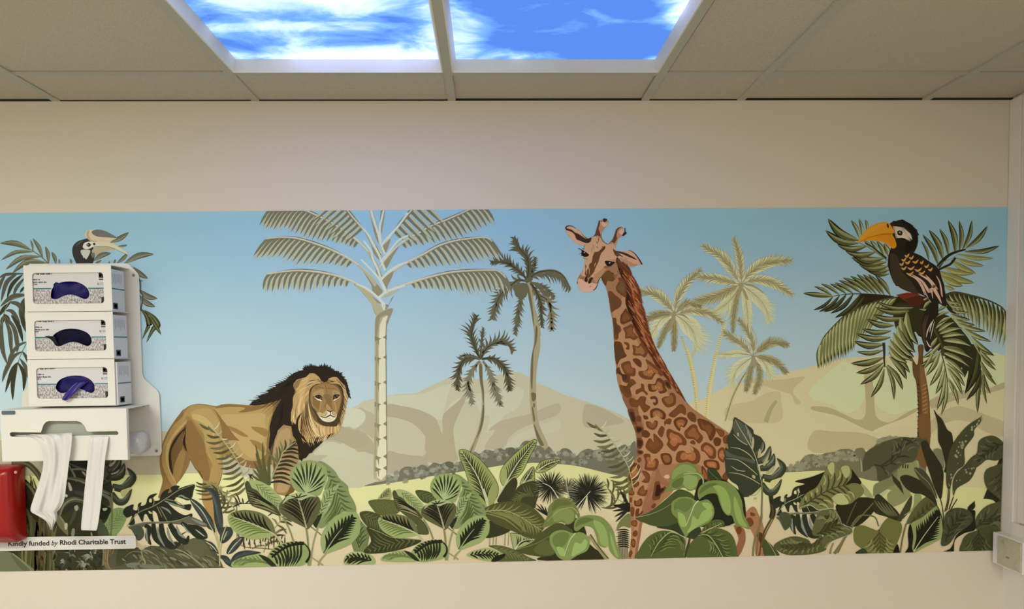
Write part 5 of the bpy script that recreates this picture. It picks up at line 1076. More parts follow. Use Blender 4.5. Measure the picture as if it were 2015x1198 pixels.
def monstera(lv, zone, fingers=True):
    """big split leaf held upright"""
    global A_
    A_ = Art('painted_split_leaf', lv, zone)
    MD, MM, ML = '333a26', '4b5440', '76806a'
    if fingers:
        A_.poly(MD, 'H 1440,225 1500,250 1560,290 1640,350 1655,400 1720,430 1750,480 1730,560 1700,640 1690,760 1740,880 1730,960 1600,1070 1500,1060 1480,960 1400,900 1350,800 1340,560 1380,560 1360,460 1400,380 1420,330')
    A_.up()
    for l_, w_ in (('H 1660,620 1735,560 1750,470', 13), ('H 1690,700 1790,650 1828,530', 14), ('H 1720,770 1830,740 1868,610', 15), ('H 1740,860 1850,880 1940,800 1960,740 1900,660', 17), ('H 1735,930 1800,1020 1880,1010 1952,885', 14)):
        A_.s_(MD, w_ * .7, 1, l_, wm=w_); 
    A_.up()
    for l_, w_ in (('H 1670,610 1735,555 1748,480', 7), ('H 1700,690 1785,640 1825,545', 8), ('H 1730,760 1825,725 1862,620', 8), ('H 1760,855 1850,865 1925,800 1945,740 1905,680', 8), ('H 1745,945 1810,1010 1880,995 1945,900', 6)): A_.s_(MM, w_ * .5, .5, l_, wm=w_)
    A_.up()
    for l_, w_ in (('H 1700,640 1745,560 1750,490', 2.6), ('H 1740,700 1800,630 1828,560', 3), ('H 1790,740 1850,690 1868,640', 3), ('H 1840,850 1920,780 1940,740', 3), ('H 1810,995 1870,990 1930,920', 2.4)): A_.s_(ML, 1, .5, l_, wm=w_)
    if fingers:
        A_.poly(MM, 'H 1425,330 1450,250 1520,280 1600,350 1630,420 1620,520 1560,500 1480,440'); A_.poly(MM, 'H 1345,570 1420,620 1540,650 1640,680 1660,720 1560,690 1440,660 1360,640')
        A_.up()
        for l_ in ('H 1450,240 1500,340 1580,470 1660,620 1700,760 1735,930', 'H 1400,545 1500,560 1600,620 1660,690', 'H 1350,665 1480,680 1600,760 1690,840', 'H 1385,815 1500,830 1620,880 1720,940', 'H 1410,745 1480,790 1560,800', 'H 1600,1060 1680,1050 1735,960', 'H 1430,400 1500,470 1580,520', 'H 1560,300 1600,400 1620,500'): A_.s_('9c9a74', .6, 1.2, l_, wm=1.7)
        for o_ in ('H 1475,385 1490,395 1490,425 1475,415', 'H 1640,430 1655,470 1650,540 1635,575 1625,520', 'H 1710,560 1730,590 1715,650 1690,650', 'H 1635,840 1665,850 1665,880 1640,870', 'H 1800,800 1870,740 1860,800 1810,830 1780,820', 'H 1650,1085 1680,1080 1680,1100 1650,1105', 'H 1745,720 1800,640 1820,600 1800,680 1770,740'): A_.poly('a59c6e', o_)
        for k in range(4): A_.up(); A_.s_('7b8470', .5, .4, 'H %d,%d %d,%d' % (1580 + 14 * k, 330 + 22 * k, 1590 + 14 * k, 430 + 14 * k), wm=2)
    for o_ in ('H 1830,910 1900,880 1940,870 1900,940 1850,970', 'H 1750,880 1765,885 1760,905 1748,900'): A_.poly('c0b676', o_)
    A_.up(); A_.s_('6e6a45', 3, 4, 'H 1735,930 1740,1050 1735,1198 I 1770,700 1700,900 1680,1080')
    return A_
def split_low(lv, zone):
    """split leaf lying sideways"""
    global A_
    A_ = Art('painted_split_leaf', lv, zone)
    DK, MM, LL = '262c1d', '4a5440', '7d8873'
    A_.poly(DK, 'd 75,480 90,420 140,390 195,375 190,430 240,440 250,370 290,350 280,390 340,370 360,300 400,260 475,245 430,290 440,330 500,320 520,260 560,210 620,190 600,240 650,220 630,180 680,150 740,160 720,190 800,160 915,138 900,220 880,300 830,325 760,300 700,290 690,340 760,380 870,370 860,440 800,430 720,400 600,350 700,450 800,500 880,480 870,530 700,560 560,580 500,575 470,480 420,450 430,560 450,590 390,560 350,490 320,500 300,580 240,480 200,520 210,600 140,610 180,510 120,530')
    A_.poly('5f6149', 'd 130,640 200,610 350,580 560,580 700,570 820,520 900,525 1000,570 1065,610 1040,640 950,620 860,600 760,610 600,600 400,600 300,640 200,680')
    A_.poly(MM, 'd 160,640 220,620 290,640 320,700 310,760 250,800 200,720'); A_.up()
    for l_, w_ in (('d 330,620 380,660 360,760 400,850', 11), ('d 430,600 440,720 480,800 570,885', 12), ('d 520,600 540,740 590,830 680,870 740,830', 14), ('d 620,600 680,700 760,790 820,810 845,740', 14), ('d 760,590 860,660 960,750 1060,770', 11), ('d 840,620 980,660 1060,740', 9)): A_.s_(DK, w_ * .6, 2, l_, wm=w_)
    A_.up()
    for l_, w_ in (('d 350,650 350,740 370,840', 4), ('d 480,640 500,760 570,880', 5), ('d 590,640 620,760 690,860', 5), ('d 700,620 740,720 820,780', 5), ('d 770,600 830,680 880,720', 3), ('d 880,540 980,590 1050,610', 5), ('d 560,330 680,380 800,410', 4.5), ('d 520,400 600,440 640,490', 4), ('d 720,280 760,270 800,290 860,310', 4)): A_.s_(LL, 1, .4, l_, wm=w_); 
    A_.up()
    for l_ in ('d 110,640 250,475 430,395 600,290 740,200 900,145', 'd 130,640 350,585 560,580 720,560 860,510', 'd 420,395 440,340 420,290', 'd 250,470 260,400', 'd 570,310 700,340 800,400', 'd 470,390 530,520', 'd 600,580 500,400'): A_.s_('8a8560', .8, .8, l_, wm=1.6)
    for o_ in ('d 385,310 408,305 412,345 390,350 378,335', 'd 690,310 710,315 695,335 680,325', 'd 370,450 400,460 415,480 385,480'): A_.poly('c9c182', o_)
    return A_
# --- ferns and grasses around the lion
LF = ['5a5c36', '6a6b42', '4c4e2c']; LR = ['c3c09a', 'a9a67c']
def fernA(lv, zone):
    global A_
    A_ = Art('painted_fern', lv, zone)
    fern('A 560,690 660,790 700,840 790,960 850,1060 B 880,220 910,340 930,450', 'A 465,670 550,690 535,780 528,852 565,912 600,958 622,1020 640,1068 668,1118 B 690,265 688,315 718,390 745,440 760,480', 'A 665,650 690,740 745,822 795,840 825,852 858,900 900,955 930,1005 930,1040 970,1075 1000,1115 B 1000,260', LF, LR, 5.4, 2.4)
    return A_
fernA(1000, (450, 920))
fern('B 1150,390 1200,260 1270,110 A 1290,960 1330,920 1420,850', 'B 1370,375 1380,335 1375,285 1375,235 1405,195 1440,165 1450,120 1470,75 A 1460,940 1445,890 1435,850', 'A 1200,1030 1210,960 1250,890 1260,840 1310,825 1360,820', ['2b2a18', '3a371f'], ['4b4a2a', '7a744a'], 5, 4.5, 'a79f70', 2.4)
A_.up(); fan(P('B 1165,370')[0], P('A 1090,850 1020,872 1022,958 1000,1040 990,1118 B 965,262 A 1180,900 1190,870'), '55552f', 5.5, .06)
A_.up(); fan(P('B 1240,150')[0], P('A 1170,1010 1120,930 1230,900'), '6a6440', 4)
A_.done()
# small arching grasses at the lion's feet
for i, (sp_, l_, r_) in enumerate((('d 1420,470 1330,360 1240,260 1130,170 1020,110', 'd 1230,460 1210,400 1190,330 1150,300 1100,250 960,310 930,240 915,200 920,150 930,110', 'd 1400,300 1340,260 1300,200 1220,150 1100,100 1010,90'), ('B 820,580 760,540 690,440 600,370 500,340', 'B 690,660 680,620 690,560 660,520', 'B 860,540 830,470 770,450 720,390 640,350'), ('B 1210,800 1260,740 1330,690', 'B 1330,860 1390,780 1380,740', 'B 1180,700 1230,640 1290,620'), ('B 1100,1040 1150,920 1260,820', 'B 1270,930 1320,870 1330,810', 'B 980,1010 1060,900 1130,840'))):
    A_ = Art('painted_fern', 1100 + 40 * i, (430, 1000))
    fern(sp_, l_, r_, ['5d5f38', '474928'], ['7b7b4c', '8a8758'], 4.2, 3.6, '8f8d5e', 1.6)
    A_.done()
A_ = Art('painted_grass', 1290, (430, 1000))
A_.up(); A_.s_('55573a', 1.5, 1.5, 'B 1320,1020 1100,1000 860,960 840,720 830,520'); A_.s_('55573a', 1.5, 1.5, 'B 950,540 960,400 970,270'); A_.s_('55573a', 1.5, 1.5, 'B 830,560 1000,560 1160,640 1200,640 1330,480')
A_.up()
for k in range(26): x = 860 + k * 18; A_.s_('3f3f26', 1.0, .3, [Z('B', x, 900 + (k * 37) % 120), Z('B', x + 14 * ((k % 3) - 1), 850 + (k * 53) % 100)], wm=2.4)
# dark crossing blades
A_.up()
for l_ in ('B 860,590 830,520 800,480', 'B 870,560 850,500 820,450', 'B 890,540 840,570 800,590', 'B 900,560 890,500', 'B 920,560 960,520', 'B 950,260 970,290 1000,320', 'B 990,262 960,300', 'B 1140,680 1180,650 1200,600', 'B 1310,480 1360,470'): A_.s_('26251a', .6, .4, l_, wm=2.4)
A_.done()
A_ = Art('painted_lance_leaf_plant', 1180, (430, 1030))
for o_, rb in (('d 1020,190 1090,178 1150,200 1200,270 1230,400 1250,560 1240,700 1220,735 1190,690 1150,560 1140,420 1120,280 1070,215', None), ('d 860,310 920,320 1010,390 1080,480 1130,560 1160,700 1120,680 1060,640 980,520 900,400', 'd 870,320 970,410 1040,510 1090,610'),
               ('d 1220,820 1225,750 1270,690 1330,650 1370,700 1330,780 1260,830', 'd 1235,810 1290,730 1330,660'), ('d 1300,960 1300,900 1370,800 1450,755 1498,770 1450,860 1370,940', 'd 1310,955 1380,860 1470,770'), ('d 1040,810 1100,810 1160,860 1195,940 1150,925 1090,860', 'd 1050,815 1120,860 1185,935'),
               ('d 1190,985 1230,970 1300,985 1350,1050 1360,1115 1290,1080 1240,1020', None), ('d 1345,1040 1370,980 1440,930 1560,915 1700,940 1640,960 1480,1000 1390,1060', None), ('d 880,620 960,650 1050,700 1065,770 980,740 900,680', 'd 930,670 1050,765'), ('d 690,780 830,690 760,720', None), ('B 660,830 700,790 790,800 740,900 700,950 670,930', 'B 700,920 740,830')):
    A_.poly('333d35', o_); A_.poly('414c42', [((p[0] * .7 + q[0] * .3), (p[1] * .7 + q[1] * .3)) for p, q in zip(P(o_), P(o_)[::-1])])
    if rb: A_.up(); A_.s_('b9b58e', 1.2, .8, rb, wm=1.8)
A_.up()
for l_ in ('d 1090,610 1150,720 1200,900 1215,1100', 'd 1210,730 1210,860 1215,1000', 'd 1235,830 1220,920 1215,1000', 'd 1290,620 1230,800 1215,960', 'B 620,760 650,950 665,1100'): A_.s_('b3a873', 1.6, 2.4, l_)
A_.up(); A_.s_('56625a', .6, .4, 'd 1060,200 1120,260 1170,400 1200,600', wm=2)
A_.done()
# --- left corner behind the apron dispenser and the sign
A_ = Art('painted_undergrowth', 1000, (150, 1030))
A_.poly('34381f', 'c 170,330 300,360 380,480 420,560 640,300 700,140 830,120 960,130 1040,200 1050,420 1060,640 1100,830 1290,950 1340,970 1500,930 1700,900 1740,1170 1400,1190 170,1200 -50,1200 -50,900')
A_.up(); rd = random.Random(8)
for k in range(60):
    x = 190 + rd.random() * 300; y = 1190; h = 420 + rd.random() * 520; b = (rd.random() - .35) * 160
    A_.s_(rd.choice(['4a4c28', '5d5f36', '3f3f22', '6c6c42', '5a4a2a', '2c2c18']), 3, .5, [Z('c', x + b * .3, y), Z('c', x, y - h * .55), Z('c', x - b, y - h)], wm=4 + rd.random() * 6)
A_.poly('2f2a18', 'c 180,325 240,330 310,380 370,500 360,700 300,640 240,500 180,420'); A_.poly('241d10', 'c 180,400 250,440 300,560 270,700 200,700 180,560')
A_.up(); A_.s_('6a6a44', 2, 2, 'c 190,325 260,350 330,450 350,560', wm=5); A_.s_('5a5a36', 2, 2, 'c 190,560 240,580 290,700 300,830', wm=7); A_.s_('73744c', 1, 1, 'c 200,700 250,760 260,840', wm=6)
A_.up(); A_.s_('4b4c2e', 12, 10, 'c 110,140 240,150 330,220 400,330 420,450'); A_.up(); A_.s_('6f7249', 3, 3, 'c 120,145 250,158 340,240 400,350')
# broad split leaf behind the aprons
A_.poly('2a3021', 'c 640,140 760,120 900,125 1000,180 1040,300 1060,420 1000,500 940,480 800,500 700,560 600,640 560,600 600,500 620,380 640,260'); A_.up()
for l_, w_, c_ in (('c 650,150 760,200 900,240 1030,330', 5, '55604a'), ('c 660,210 760,205 860,240', 4, '7d8468'), ('c 640,290 760,310 880,370 1050,440', 9, '5a6148'), ('c 640,295 760,318 880,380 1050,452', 3, '80866a'), ('c 650,170 700,260 720,330', 4, '7d8468'), ('c 560,640 600,540 690,490 800,520 820,600', 10, '4f563a'), ('c 565,640 610,535 700,487 800,510', 3, '7f8565'),
                   ('c 700,420 800,440 880,430', 9, '3c432f'), ('c 720,560 700,640 650,740', 7, '454c33'), ('c 740,560 760,660 720,800', 8, '3a4029'), ('c 520,620 570,720 640,830', 11, '6b6d48'), ('c 560,640 620,740 640,830', 4, '80835c'), ('c 980,140 1010,200 1000,260 960,330', 8, '4b563e'), ('c 930,350 1040,300 1000,200', 5, '3a4430'), ('c 920,420 1000,460 1045,500 1040,560 960,565', 7, '69745c'), ('c 860,800 870,900 850,1000', 4, 'a8a578')): A_.s_(c_, w_ * .5, .6, l_, wm=w_)
A_.poly('b9b489', 'c 770,225 800,240 805,270 785,250'); A_.poly('a9a37a', 'c 640,330 660,340 680,400 660,410 645,370'); A_.poly('b9b489', 'c 612,440 638,450 630,472 610,460'); A_.poly('a9a37a', 'c 700,560 730,545 740,580 715,600'); A_.poly('b9b489', 'c 610,720 635,715 635,760 612,775'); A_.poly('8c8a68', 'c 680,770 705,770 700,835 672,835')
A_.poly('1d2216', 'c 925,520 1000,555 1042,575 1032,640 985,680 940,662 925,600'); A_.poly('b9b489', 'c 968,575 1010,572 1000,595 975,596'); A_.up()
for k in range(70):
    x = 500 + rd.random() * 480; y = 900 + rd.random() * 250; a = rd.random() * 2.2 - .6; l = 30 + rd.random() * 70
    A_.s_(rd.choice(['20241a', '4d5540', '646c54', '343a28', '8a8c70', '282d1e']), .6, .4, [Z('c', x, y), Z('c', x + cos(a) * l * .6, y + sin(a) * l * .4), Z('c', x + cos(a + .5) * l, y + sin(a + .5) * l)], wm=2 + rd.random() * 4)
for k in range(16): A_.s_(rd.choice(['6d5a3c', '8a7650', '4d4028']), 1.5, 1, [Z('c', 970 + k * 8, 960), Z('c', 985 + k * 5, 1080), Z('c', 1000 + k * 6, 1150)], wm=2.5)
A_.poly('82a15e', 'c 1050,600 1120,568 1200,600 1180,700 1120,800 1060,840 960,840 940,760 1000,700'); A_.up(); A_.veins('c 1050,600 1120,568 1200,600 1180,700 1120,800 1060,840 960,840 940,760 1000,700', 'c 960,820 1060,700 1180,610', 7, '5f7a42', 1.8, 40); A_.s_('5a5636', 3, 3, 'c 1050,440 1055,640 1045,840')
A_.poly('4a563a', 'c 930,680 980,720 1020,790 1030,850 930,840'); A_.poly('6a7652', 'c -20,985 100,990 200,1060 320,1175 -20,1200'); A_.poly('586446', 'c 100,1010 200,1080 280,1160 200,1150'); A_.up(); A_.s_('98a67c', 1.2, .5, 'c 120,1000 210,1070 300,1160')
# big soft leaves under the split leaf
A_.poly('4f5438', 'd 0,880 150,870 260,900 300,910 400,860 560,880 650,900 800,830 900,770 1050,790 1100,880 1180,960 1250,1110 1240,1140 0,1150'); A_.poly('5d6040', 'd 790,880 850,790 1000,790 1060,860 1120,960 1200,1060 1230,1120 1000,1120 900,1040'); A_.poly('414729', 'd 20,900 150,890 280,930 290,1000 150,1060 0,1080')
A_.up()
for k in range(70):
    x = 40 + rd.random() * 1150; y = 880 + rd.random() * 220; l = 60 + rd.random() * 110; a = .35 + rd.random() * .6
    A_.s_(rd.choice(['666a47', '3c4027', '777a54', '4b4e33', '838662']), .4, .3, [Z('d', x, y), Z('d', x + cos(a) * l * .5, y + sin(a) * l * .35), Z('d', x + cos(a) * l, y + sin(a) * l)], wm=1.5 + rd.random() * 3)
A_.up(); A_.s_('8b8c62', 2, 3, 'd 640,885 780,930 900,1010 1030,1115'); A_.s_('8b8c62', 3, 1, 'd 340,1070 300,980 295,910 380,865'); A_.s_('7c7e56', 2, .6, 'd 310,940 180,930 90,1000'); A_.s_('7c7e56', 2, .6, 'd 310,1000 250,1060 130,1080')
A_.poly('c2b083', 'd 240,815 300,860 350,850 300,905 260,890'); A_.poly('6f7a60', 'd 110,1080 180,1060 280,1070 200,1110 130,1110'); A_.poly('70795e', 'd 270,1085 400,1080 560,1110 400,1130 290,1115')
A_.done()
move(0, -1279, 1, 0, 19, 1); monstera(1160, (220, 960), False); A_.done(); stay()
split_low(1300, (300, 1000)).done()
# --- the first striped plant and its twin
prayer(1400, (580, 1020)).done()
A_ = Art('painted_broad_leaf_plant', 1150, (800, 1030))
A_.poly('9aa268', 'X 265,612 330,530 375,518 382,605 300,612'); A_.up(); A_.veins('X 265,612 330,530 375,518 382,605', 'X 280,610 370,530', 4, '3d4424', 2, 30)
A_.poly('566030', 'X 192,625 300,608 440,625 460,700 400,742 280,742 235,700'); A_.poly('414a27', 'X 118,722 200,708 300,750 345,810 335,890 220,865 150,800'); A_.poly('363b20', 'X 178,840 330,890 450,930 640,955 500,1022 300,1062 150,1055 215,960'); A_.poly('45522c', 'X 588,535 680,538 740,570 765,625 680,642 620,600'); A_.poly('4d5630', 'X 450,700 560,730 660,800 700,900 600,900 520,880 600,830')
A_.up()
for o_, m_, n_ in (('X 192,625 300,608 440,625 460,700 400,742 280,742 235,700', 'X 210,640 320,660 440,690', 8), ('X 118,722 200,708 300,750 345,810 335,890 220,865 150,800', 'X 130,730 230,780 330,870', 7), ('X 178,840 330,890 450,930 640,955 500,1022 300,1062 150,1055 215,960', 'X 620,960 450,970 300,1010 170,1050', 10), ('X 588,535 680,538 740,570 765,625 680,642', 'X 600,545 680,590 750,620', 5)):
    A_.veins(o_, m_, n_, '606a38', 2.4, 46, .8)
A_.s_('8b9058', 1.6, 1, 'X 200,850 300,890 400,930 640,950')
A_.done()
# narrow striped leaf behind the first plant, right
A_ = Art('painted_striped_leaf', 1100, (700, 1020))
A_.poly('6c7d48', 'X 20,560 60,640 90,720 130,790 180,850 200,900 170,1040 80,1060 40,900'); A_.up(); A_.veins('X 20,560 60,640 90,720 130,790 180,850 200,900 170,1040 80,1060 40,900', 'X 110,1050 120,900 90,750 40,620', 10, '38401f', 3, 35)
A_.poly('97ab68', 'X 0,1080 80,1048 180,1060 240,1100 230,1160 0,1165'); A_.up(); A_.veins('X 0,1080 80,1048 180,1060 240,1100 230,1160 0,1165', 'X 240,1130 120,1090 0,1100', 7, '22270f', 5, 40); A_.s_('b3b07c', 2, 2, 'X 0,1080 80,1060 160,1070')
A_.done()
move(494.7, 782.9, .841, 939.6, 959, .82); prayer(1400, (860, 1020)).done(); stay()
# --- banana-like leaves, fan palms and broad leaves in the middle
A_ = Art('painted_banana_plant', 1200, (1000, 970))
BN, BV = '8c9c58', '2c301a'
for o_, m_, n_, c_ in (('X 955,195 1000,188 1080,230 1150,290 1220,380 1270,460 1287,530 1260,620 1200,690 1150,650 1080,580 1050,540 1030,450 1000,350 960,250', 'X 1200,680 1130,460 1060,330 975,205', 17, BN), ('Y 552,115 520,108 440,160 330,260 260,340 233,420 250,490 285,505 350,460 430,380 480,270 530,180', 'Y 280,490 330,400 400,290 535,120', 15, '94a55e'),
                       ('Y 755,280 680,272 600,290 560,330 540,385 600,390 680,350 725,315', 'Y 550,380 640,320 745,283', 8, '93a05e'), ('Y 405,500 430,430 515,340 530,390 525,470 450,490', 'Y 430,490 480,410 515,350', 7, '8d9c5c'), ('Y 325,910 400,918 470,950 540,962 480,1005 365,1055 340,1000', 'Y 365,1050 420,980 520,962', 7, '97a76c')):
    A_.poly(c_, o_); A_.up(); A_.veins(o_, m_, n_, BV, 2.8, 32, .86); A_.up(); A_.s_('b9b694', 3.0, 1.0, m_); A_.up(); A_.s_('31351c', .9, .9, P(o_) + P(o_)[:1])
A_.up(); A_.s_('b9b694', 2.6, 3.2, 'Y 300,460 240,560 190,650'); A_.s_('b9b694', 3.4, 3, 'X 1160,520 1190,600 1200,670')
A_.up(); 
for x in (150, 180, 205, 280, 310): A_.s_('8d8a5e', 1.6, 1.8, [Z('Y', x, 900), Z('Y', x - 6, 1015)])
A_.poly('363a1f', 'Y 212,642 260,540 330,450 372,438 382,500 340,600 320,645'); A_.poly('3b4021', 'Y 325,645 370,540 440,480 560,465 570,560 545,650 530,695 450,680'); A_.up(); A_.veins('Y 325,645 370,540 440,480 560,465 570,560 545,650 530,695 450,680', 'Y 540,600 450,570 340,640', 8, '5c6436', 2.6, 40, .8)
A_.poly('33371e', 'Y 98,942 150,800 240,830 330,880 220,935'); A_.poly('4a5028', 'Y 35,752 130,680 260,642 380,642 480,668 560,728 625,812 605,880 540,952 460,942 340,892 200,832 130,790'); A_.up()
A_.veins('Y 35,752 130,680 260,642 380,642 480,668 560,728 625,812 605,880 540,952 460,942 340,892 200,832 130,790', 'Y 60,742 250,718 400,765 600,885', 13, '757d45', 4, 38, .8); A_.up(); A_.s_('a19d6c', 1.8, .9, 'Y 50,745 150,718 280,718 400,765 520,840 600,890')
A_.poly('4f5a30', 'Y 135,1018 250,1018 380,1060 470,1110 535,1150 200,1152 250,1090 200,1050'); A_.up(); A_.veins('Y 135,1018 250,1018 380,1060 470,1110 535,1150 200,1152', 'Y 160,1025 320,1070 500,1145', 8, '6f7a45', 2, 30)
A_.poly('94a868', 'X 1018,1080 1080,1040 1200,1018 1290,1050 1338,1078 1290,1112 1220,1132 1100,1112'); A_.up(); A_.veins('X 1018,1080 1080,1040 1200,1018 1290,1050 1338,1078 1290,1112 1220,1132 1100,1112', 'X 1030,1082 1150,1062 1300,1075', 8, '1e2312', 4.2, 40, .8); A_.poly('1e2312', 'X 1225,1128 1260,1090 1338,1066 1340,1090 1300,1120 1260,1135')
A_.done()
A_ = Art('painted_fan_palm', 1350, (1140, 970))
rd = random.Random(12)
for (cx_, cy_, r_, n_, a0, a1) in ((668, 515, 150, 46, -215, 140), (810, 560, 130, 26, -150, 60), (985, 568, 178, 66, -250, 85)):
    c0 = Z('Y', cx_, cy_)
    for pas, cc in ((0, ['77745a', '8b8768'] if cx_ != 810 else ['6f6d54', '878465']), (1, ['1c1b10', '25241a'] if cx_ != 810 else ['5e5d45', '494a34'])):
        A_.up()
        for i in range(n_):
            a = radians(a0 + (a1 - a0) * (i + rd.random() * .8) / n_); r = r_ * (.8 + .3 * rd.random()) / 4.358
            e = (c0[0] + cos(a) * r * 1.02, c0[1] + sin(a) * r * .96)
            A_.s_(rd.choice(cc), .8, .25, [c0, e], wm=2.0 if pas else 1.5)
A_.up(); A_.s_('c7c3a0', 1.0, 1.8, 'Y 600,480 670,515 735,610'); A_.s_('c7c3a0', 1.0, 2.2, 'Y 1010,550 940,630 885,695'); A_.s_('b7b38c', .8, 1.4, 'Y 800,470 815,540 828,620')
A_.up(); fan(Z('Y', 640, 760), [Z('Y', x, y) for x, y in ((540, 655), (530, 690), (560, 700), (580, 660), (620, 680), (650, 720))], '1f1e12', 2.6)
A_.done()
# fern left of the giraffe
move(0, 762, 1, 0, -3, 1); fernA(1000, (1220, 900)); stay()
fern('Y 1345,690 1280,640 1200,590 1130,470', 'Y 1100,690 1140,690 1170,700 1220,670', 'Y 1290,520 1240,530 1200,450 1150,440', ['4b4e2c', '5c5d38'], ['55562f'], 4, 4, '7d7a4c', 1.5)
fern('Y 1330,420 1335,500 1340,600', 'Y 1180,455 1200,500 1240,560', '', ['5c6038'], ['5c6038'], 5, 4, '7d7a4c', 1.5)
A_.up(); fan(Z('Y', 1345, 700), [Z('Y', x, y) for x, y in ((1210, 670), (1200, 720), (1215, 770), (1260, 530), (1290, 560), (1225, 815))], '26251a', 4.5)
A_.poly('1c1d10', 'Y 1205,672 1280,660 1345,650 1345,730 1290,705'); A_.poly('6f6d42', 'Y 1235,880 1260,810 1345,740 1355,860 1290,850'); A_.up()
for k in range(9): y = 880 + k * 18; A_.s_('1d1e12', .6, .4, [Z('Y', 1345, y + 10), Z('Y', 1300, y - 2), Z('Y', 1225 + (k % 3) * 14, y + 6)], wm=2.6); A_.s_('2b2c1a', 1, 1, [Z('Y', 1250 + k * 10, 900), Z('Y', 1246 + k * 10, 1130)])
A_.done()
arum(1450, (1130, 1050))
A_.up(); A_.s_('8f915e', 6, 8, 'Y 1000,930 1080,1040 1150,1130'); A_.s_('4d4e2c', 2, 2, 'Y 1010,920 1090,1040 1165,1130'); A_.done()
# --- around the giraffe's legs
monstera(1250, (1480, 950)); A_.done()
A_ = Art('painted_heart_leaf_plant', 1340, (1350, 1050))
A_.poly('1f2413', 'I 1090,250 1200,260 1180,130 1260,120 1340,230 1400,260 1560,400 1600,560 1590,700 1480,720 1370,760 1200,760 1000,700')
A_.poly('2f3a1f', 'I 620,760 860,690 1000,760 1100,760 1100,900 940,870 800,800'); A_.poly('434f26', 'I 390,660 540,600 700,480 830,370 900,350 1000,390 1040,450 900,440 800,480 790,560 830,640 860,700 760,748 600,752 480,712'); A_.up(); A_.s_('87905a', 1.6, .6, 'I 400,655 560,620 700,560 800,495')
A_.poly('2f3b1d', 'I 1180,130 1230,122 1290,150 1340,240 1260,250 1200,240'); A_.up(); A_.s_('6f7c4a', .6, .8, 'I 1190,140 1240,190 1300,240')
for o_, m_ in (('I 412,1110 430,1020 480,930 560,850 680,802 820,820 920,870 940,950 922,1060 905,1110', 'I 560,1090 650,930 780,820 920,870'), ('I 968,1100 975,980 1040,890 1130,830 1250,775 1360,790 1450,850 1492,950 1505,1050 1480,1100', 'I 1080,855 1180,850 1260,930 1350,1090'), ('I 1100,840 1200,780 1350,760 1360,700 1280,680 1180,720', 'I 1100,830 1340,720')):
    A_.poly('4d5b2b', o_); A_.up(); A_.veins(o_, m_, 11, '36421f', 3.4, 45, .8); A_.up(); A_.veins(o_, m_, 8, '6e8040', 2.6, 50, .7, f0=.25); A_.up(); A_.s_('a7ae74', .6, 1.2, m_, wm=1.6)
A_.up(); A_.s_('3c3d20', 4, 5, 'I 1000,840 970,960 930,1100'); A_.s_('6d6a3e', 1, 1.4, 'I 950,860 940,960 925,1100')
A_.done()
A_ = Art('painted_heart_leaf_plant', 1440, (1350, 1000))
A_.poly('6c8040', 'I 700,382 760,300 780,200 820,120 880,70 950,52 1040,80 1090,160 1140,200 1142,290 1120,230 1080,240 1070,310 1020,360 970,362 930,330 860,350 790,360'); A_.poly('7d9450', 'I 800,150 900,80 1000,90 1060,150 980,160 880,180 800,240'); A_.poly('859c56', 'I 960,190 1060,210 1070,290 1010,350 950,330 900,280 860,330 800,340 880,240'); A_.poly('5a6b34', 'I 790,290 850,240 920,220 900,300 820,340'); A_.up(); A_.s_('b3b980', 1.2, 1.8, 'I 920,185 1000,170 1080,180 1130,230 1135,295')
A_.poly('6e8443', 'I 1075,400 1090,330 1160,270 1260,250 1400,270 1500,350 1560,480 1580,620 1650,780 1560,760 1490,740 1450,640 1400,635 1350,580 1310,480 1280,400 1190,400 1120,440 1090,460'); A_.poly('86a352', 'I 1240,300 1360,330 1420,430 1440,560 1420,620 1370,600 1330,500 1300,400'); A_.poly('86a352', 'I 1480,420 1540,560 1570,680 1620,760 1540,740 1490,640 1470,520'); A_.poly('596c34', 'I 1085,400 1130,320 1220,280 1300,290 1200,330 1130,380'); A_.up(); A_.s_('9aaa68', 1, 1, 'I 1370,755 1450,745 1490,740')
A_.poly('728747', 'I 945,870 900,800 860,720 850,670 800,620 785,560 800,490 860,440 940,430 1000,440 1080,480 1180,460 1240,520 1258,600 1230,680 1150,740 1040,780 980,830'); A_.poly('5f7439', 'I 820,500 900,450 1000,460 1020,520 940,600 860,560 820,580'); A_.poly('8dab5b', 'I 1000,740 1020,640 1080,680 1120,600 1200,560 1240,600 1200,680 1100,740 960,830'); A_.poly('8dab5b', 'I 860,600 930,640 950,740 900,760 870,700'); A_.poly('8dab5b', 'I 1120,500 1200,500 1240,560 1180,570'); A_.up(); A_.s_('c5cc98', 2, .8, 'I 1085,472 1040,520 1000,620 945,750')
A_.done()
# --- right hand corner of the picture
A_ = Art('painted_split_leaf', 1200, (1560, 1000)); A_.poly('2b2614', 'a 100,590 140,600 150,700 170,760 150,830 110,820 120,740'); A_.up(); A_.s_('4c3c1e', 4, 3, 'a 130,700 140,800 60,960 20,1160'); A_.s_('6d5730', 2.4, 2.4, 'a 45,560 40,760 20,900 -10,1160'); A_.s_('5c4a26', 2, 2.4, 'a 160,810 80,960 40,1080 10,1170'); A_.poly('3f4a27', 'a 65,1170 60,1020 110,1050 160,1100 200,1170'); A_.up(); A_.s_('98a063', 1, 1, 'a 80,1020 130,1090 170,1165'); A_.done()
move(251.7, 1527, .855, 1036.8, 1018, .95); split_low(1230, (1580, 1000)).done(); stay()
A_ = Art('painted_arum_plant', 1330, (1640, 1000))
def arumleaf(c, o, m, n=9, hi=None, dk=None, ang=45):
    A_.poly(c, o); A_.up(); A_.veins(o, m, n, dk or '3a371c', 5.0, ang, .7, jit=.1)
    if hi: A_.up(); A_.veins(o, m, n - 1, hi, 4.2, ang, .92, f0=.4)
    A_.up(); A_.s_(dk or '3a371c', 3, 1, m)
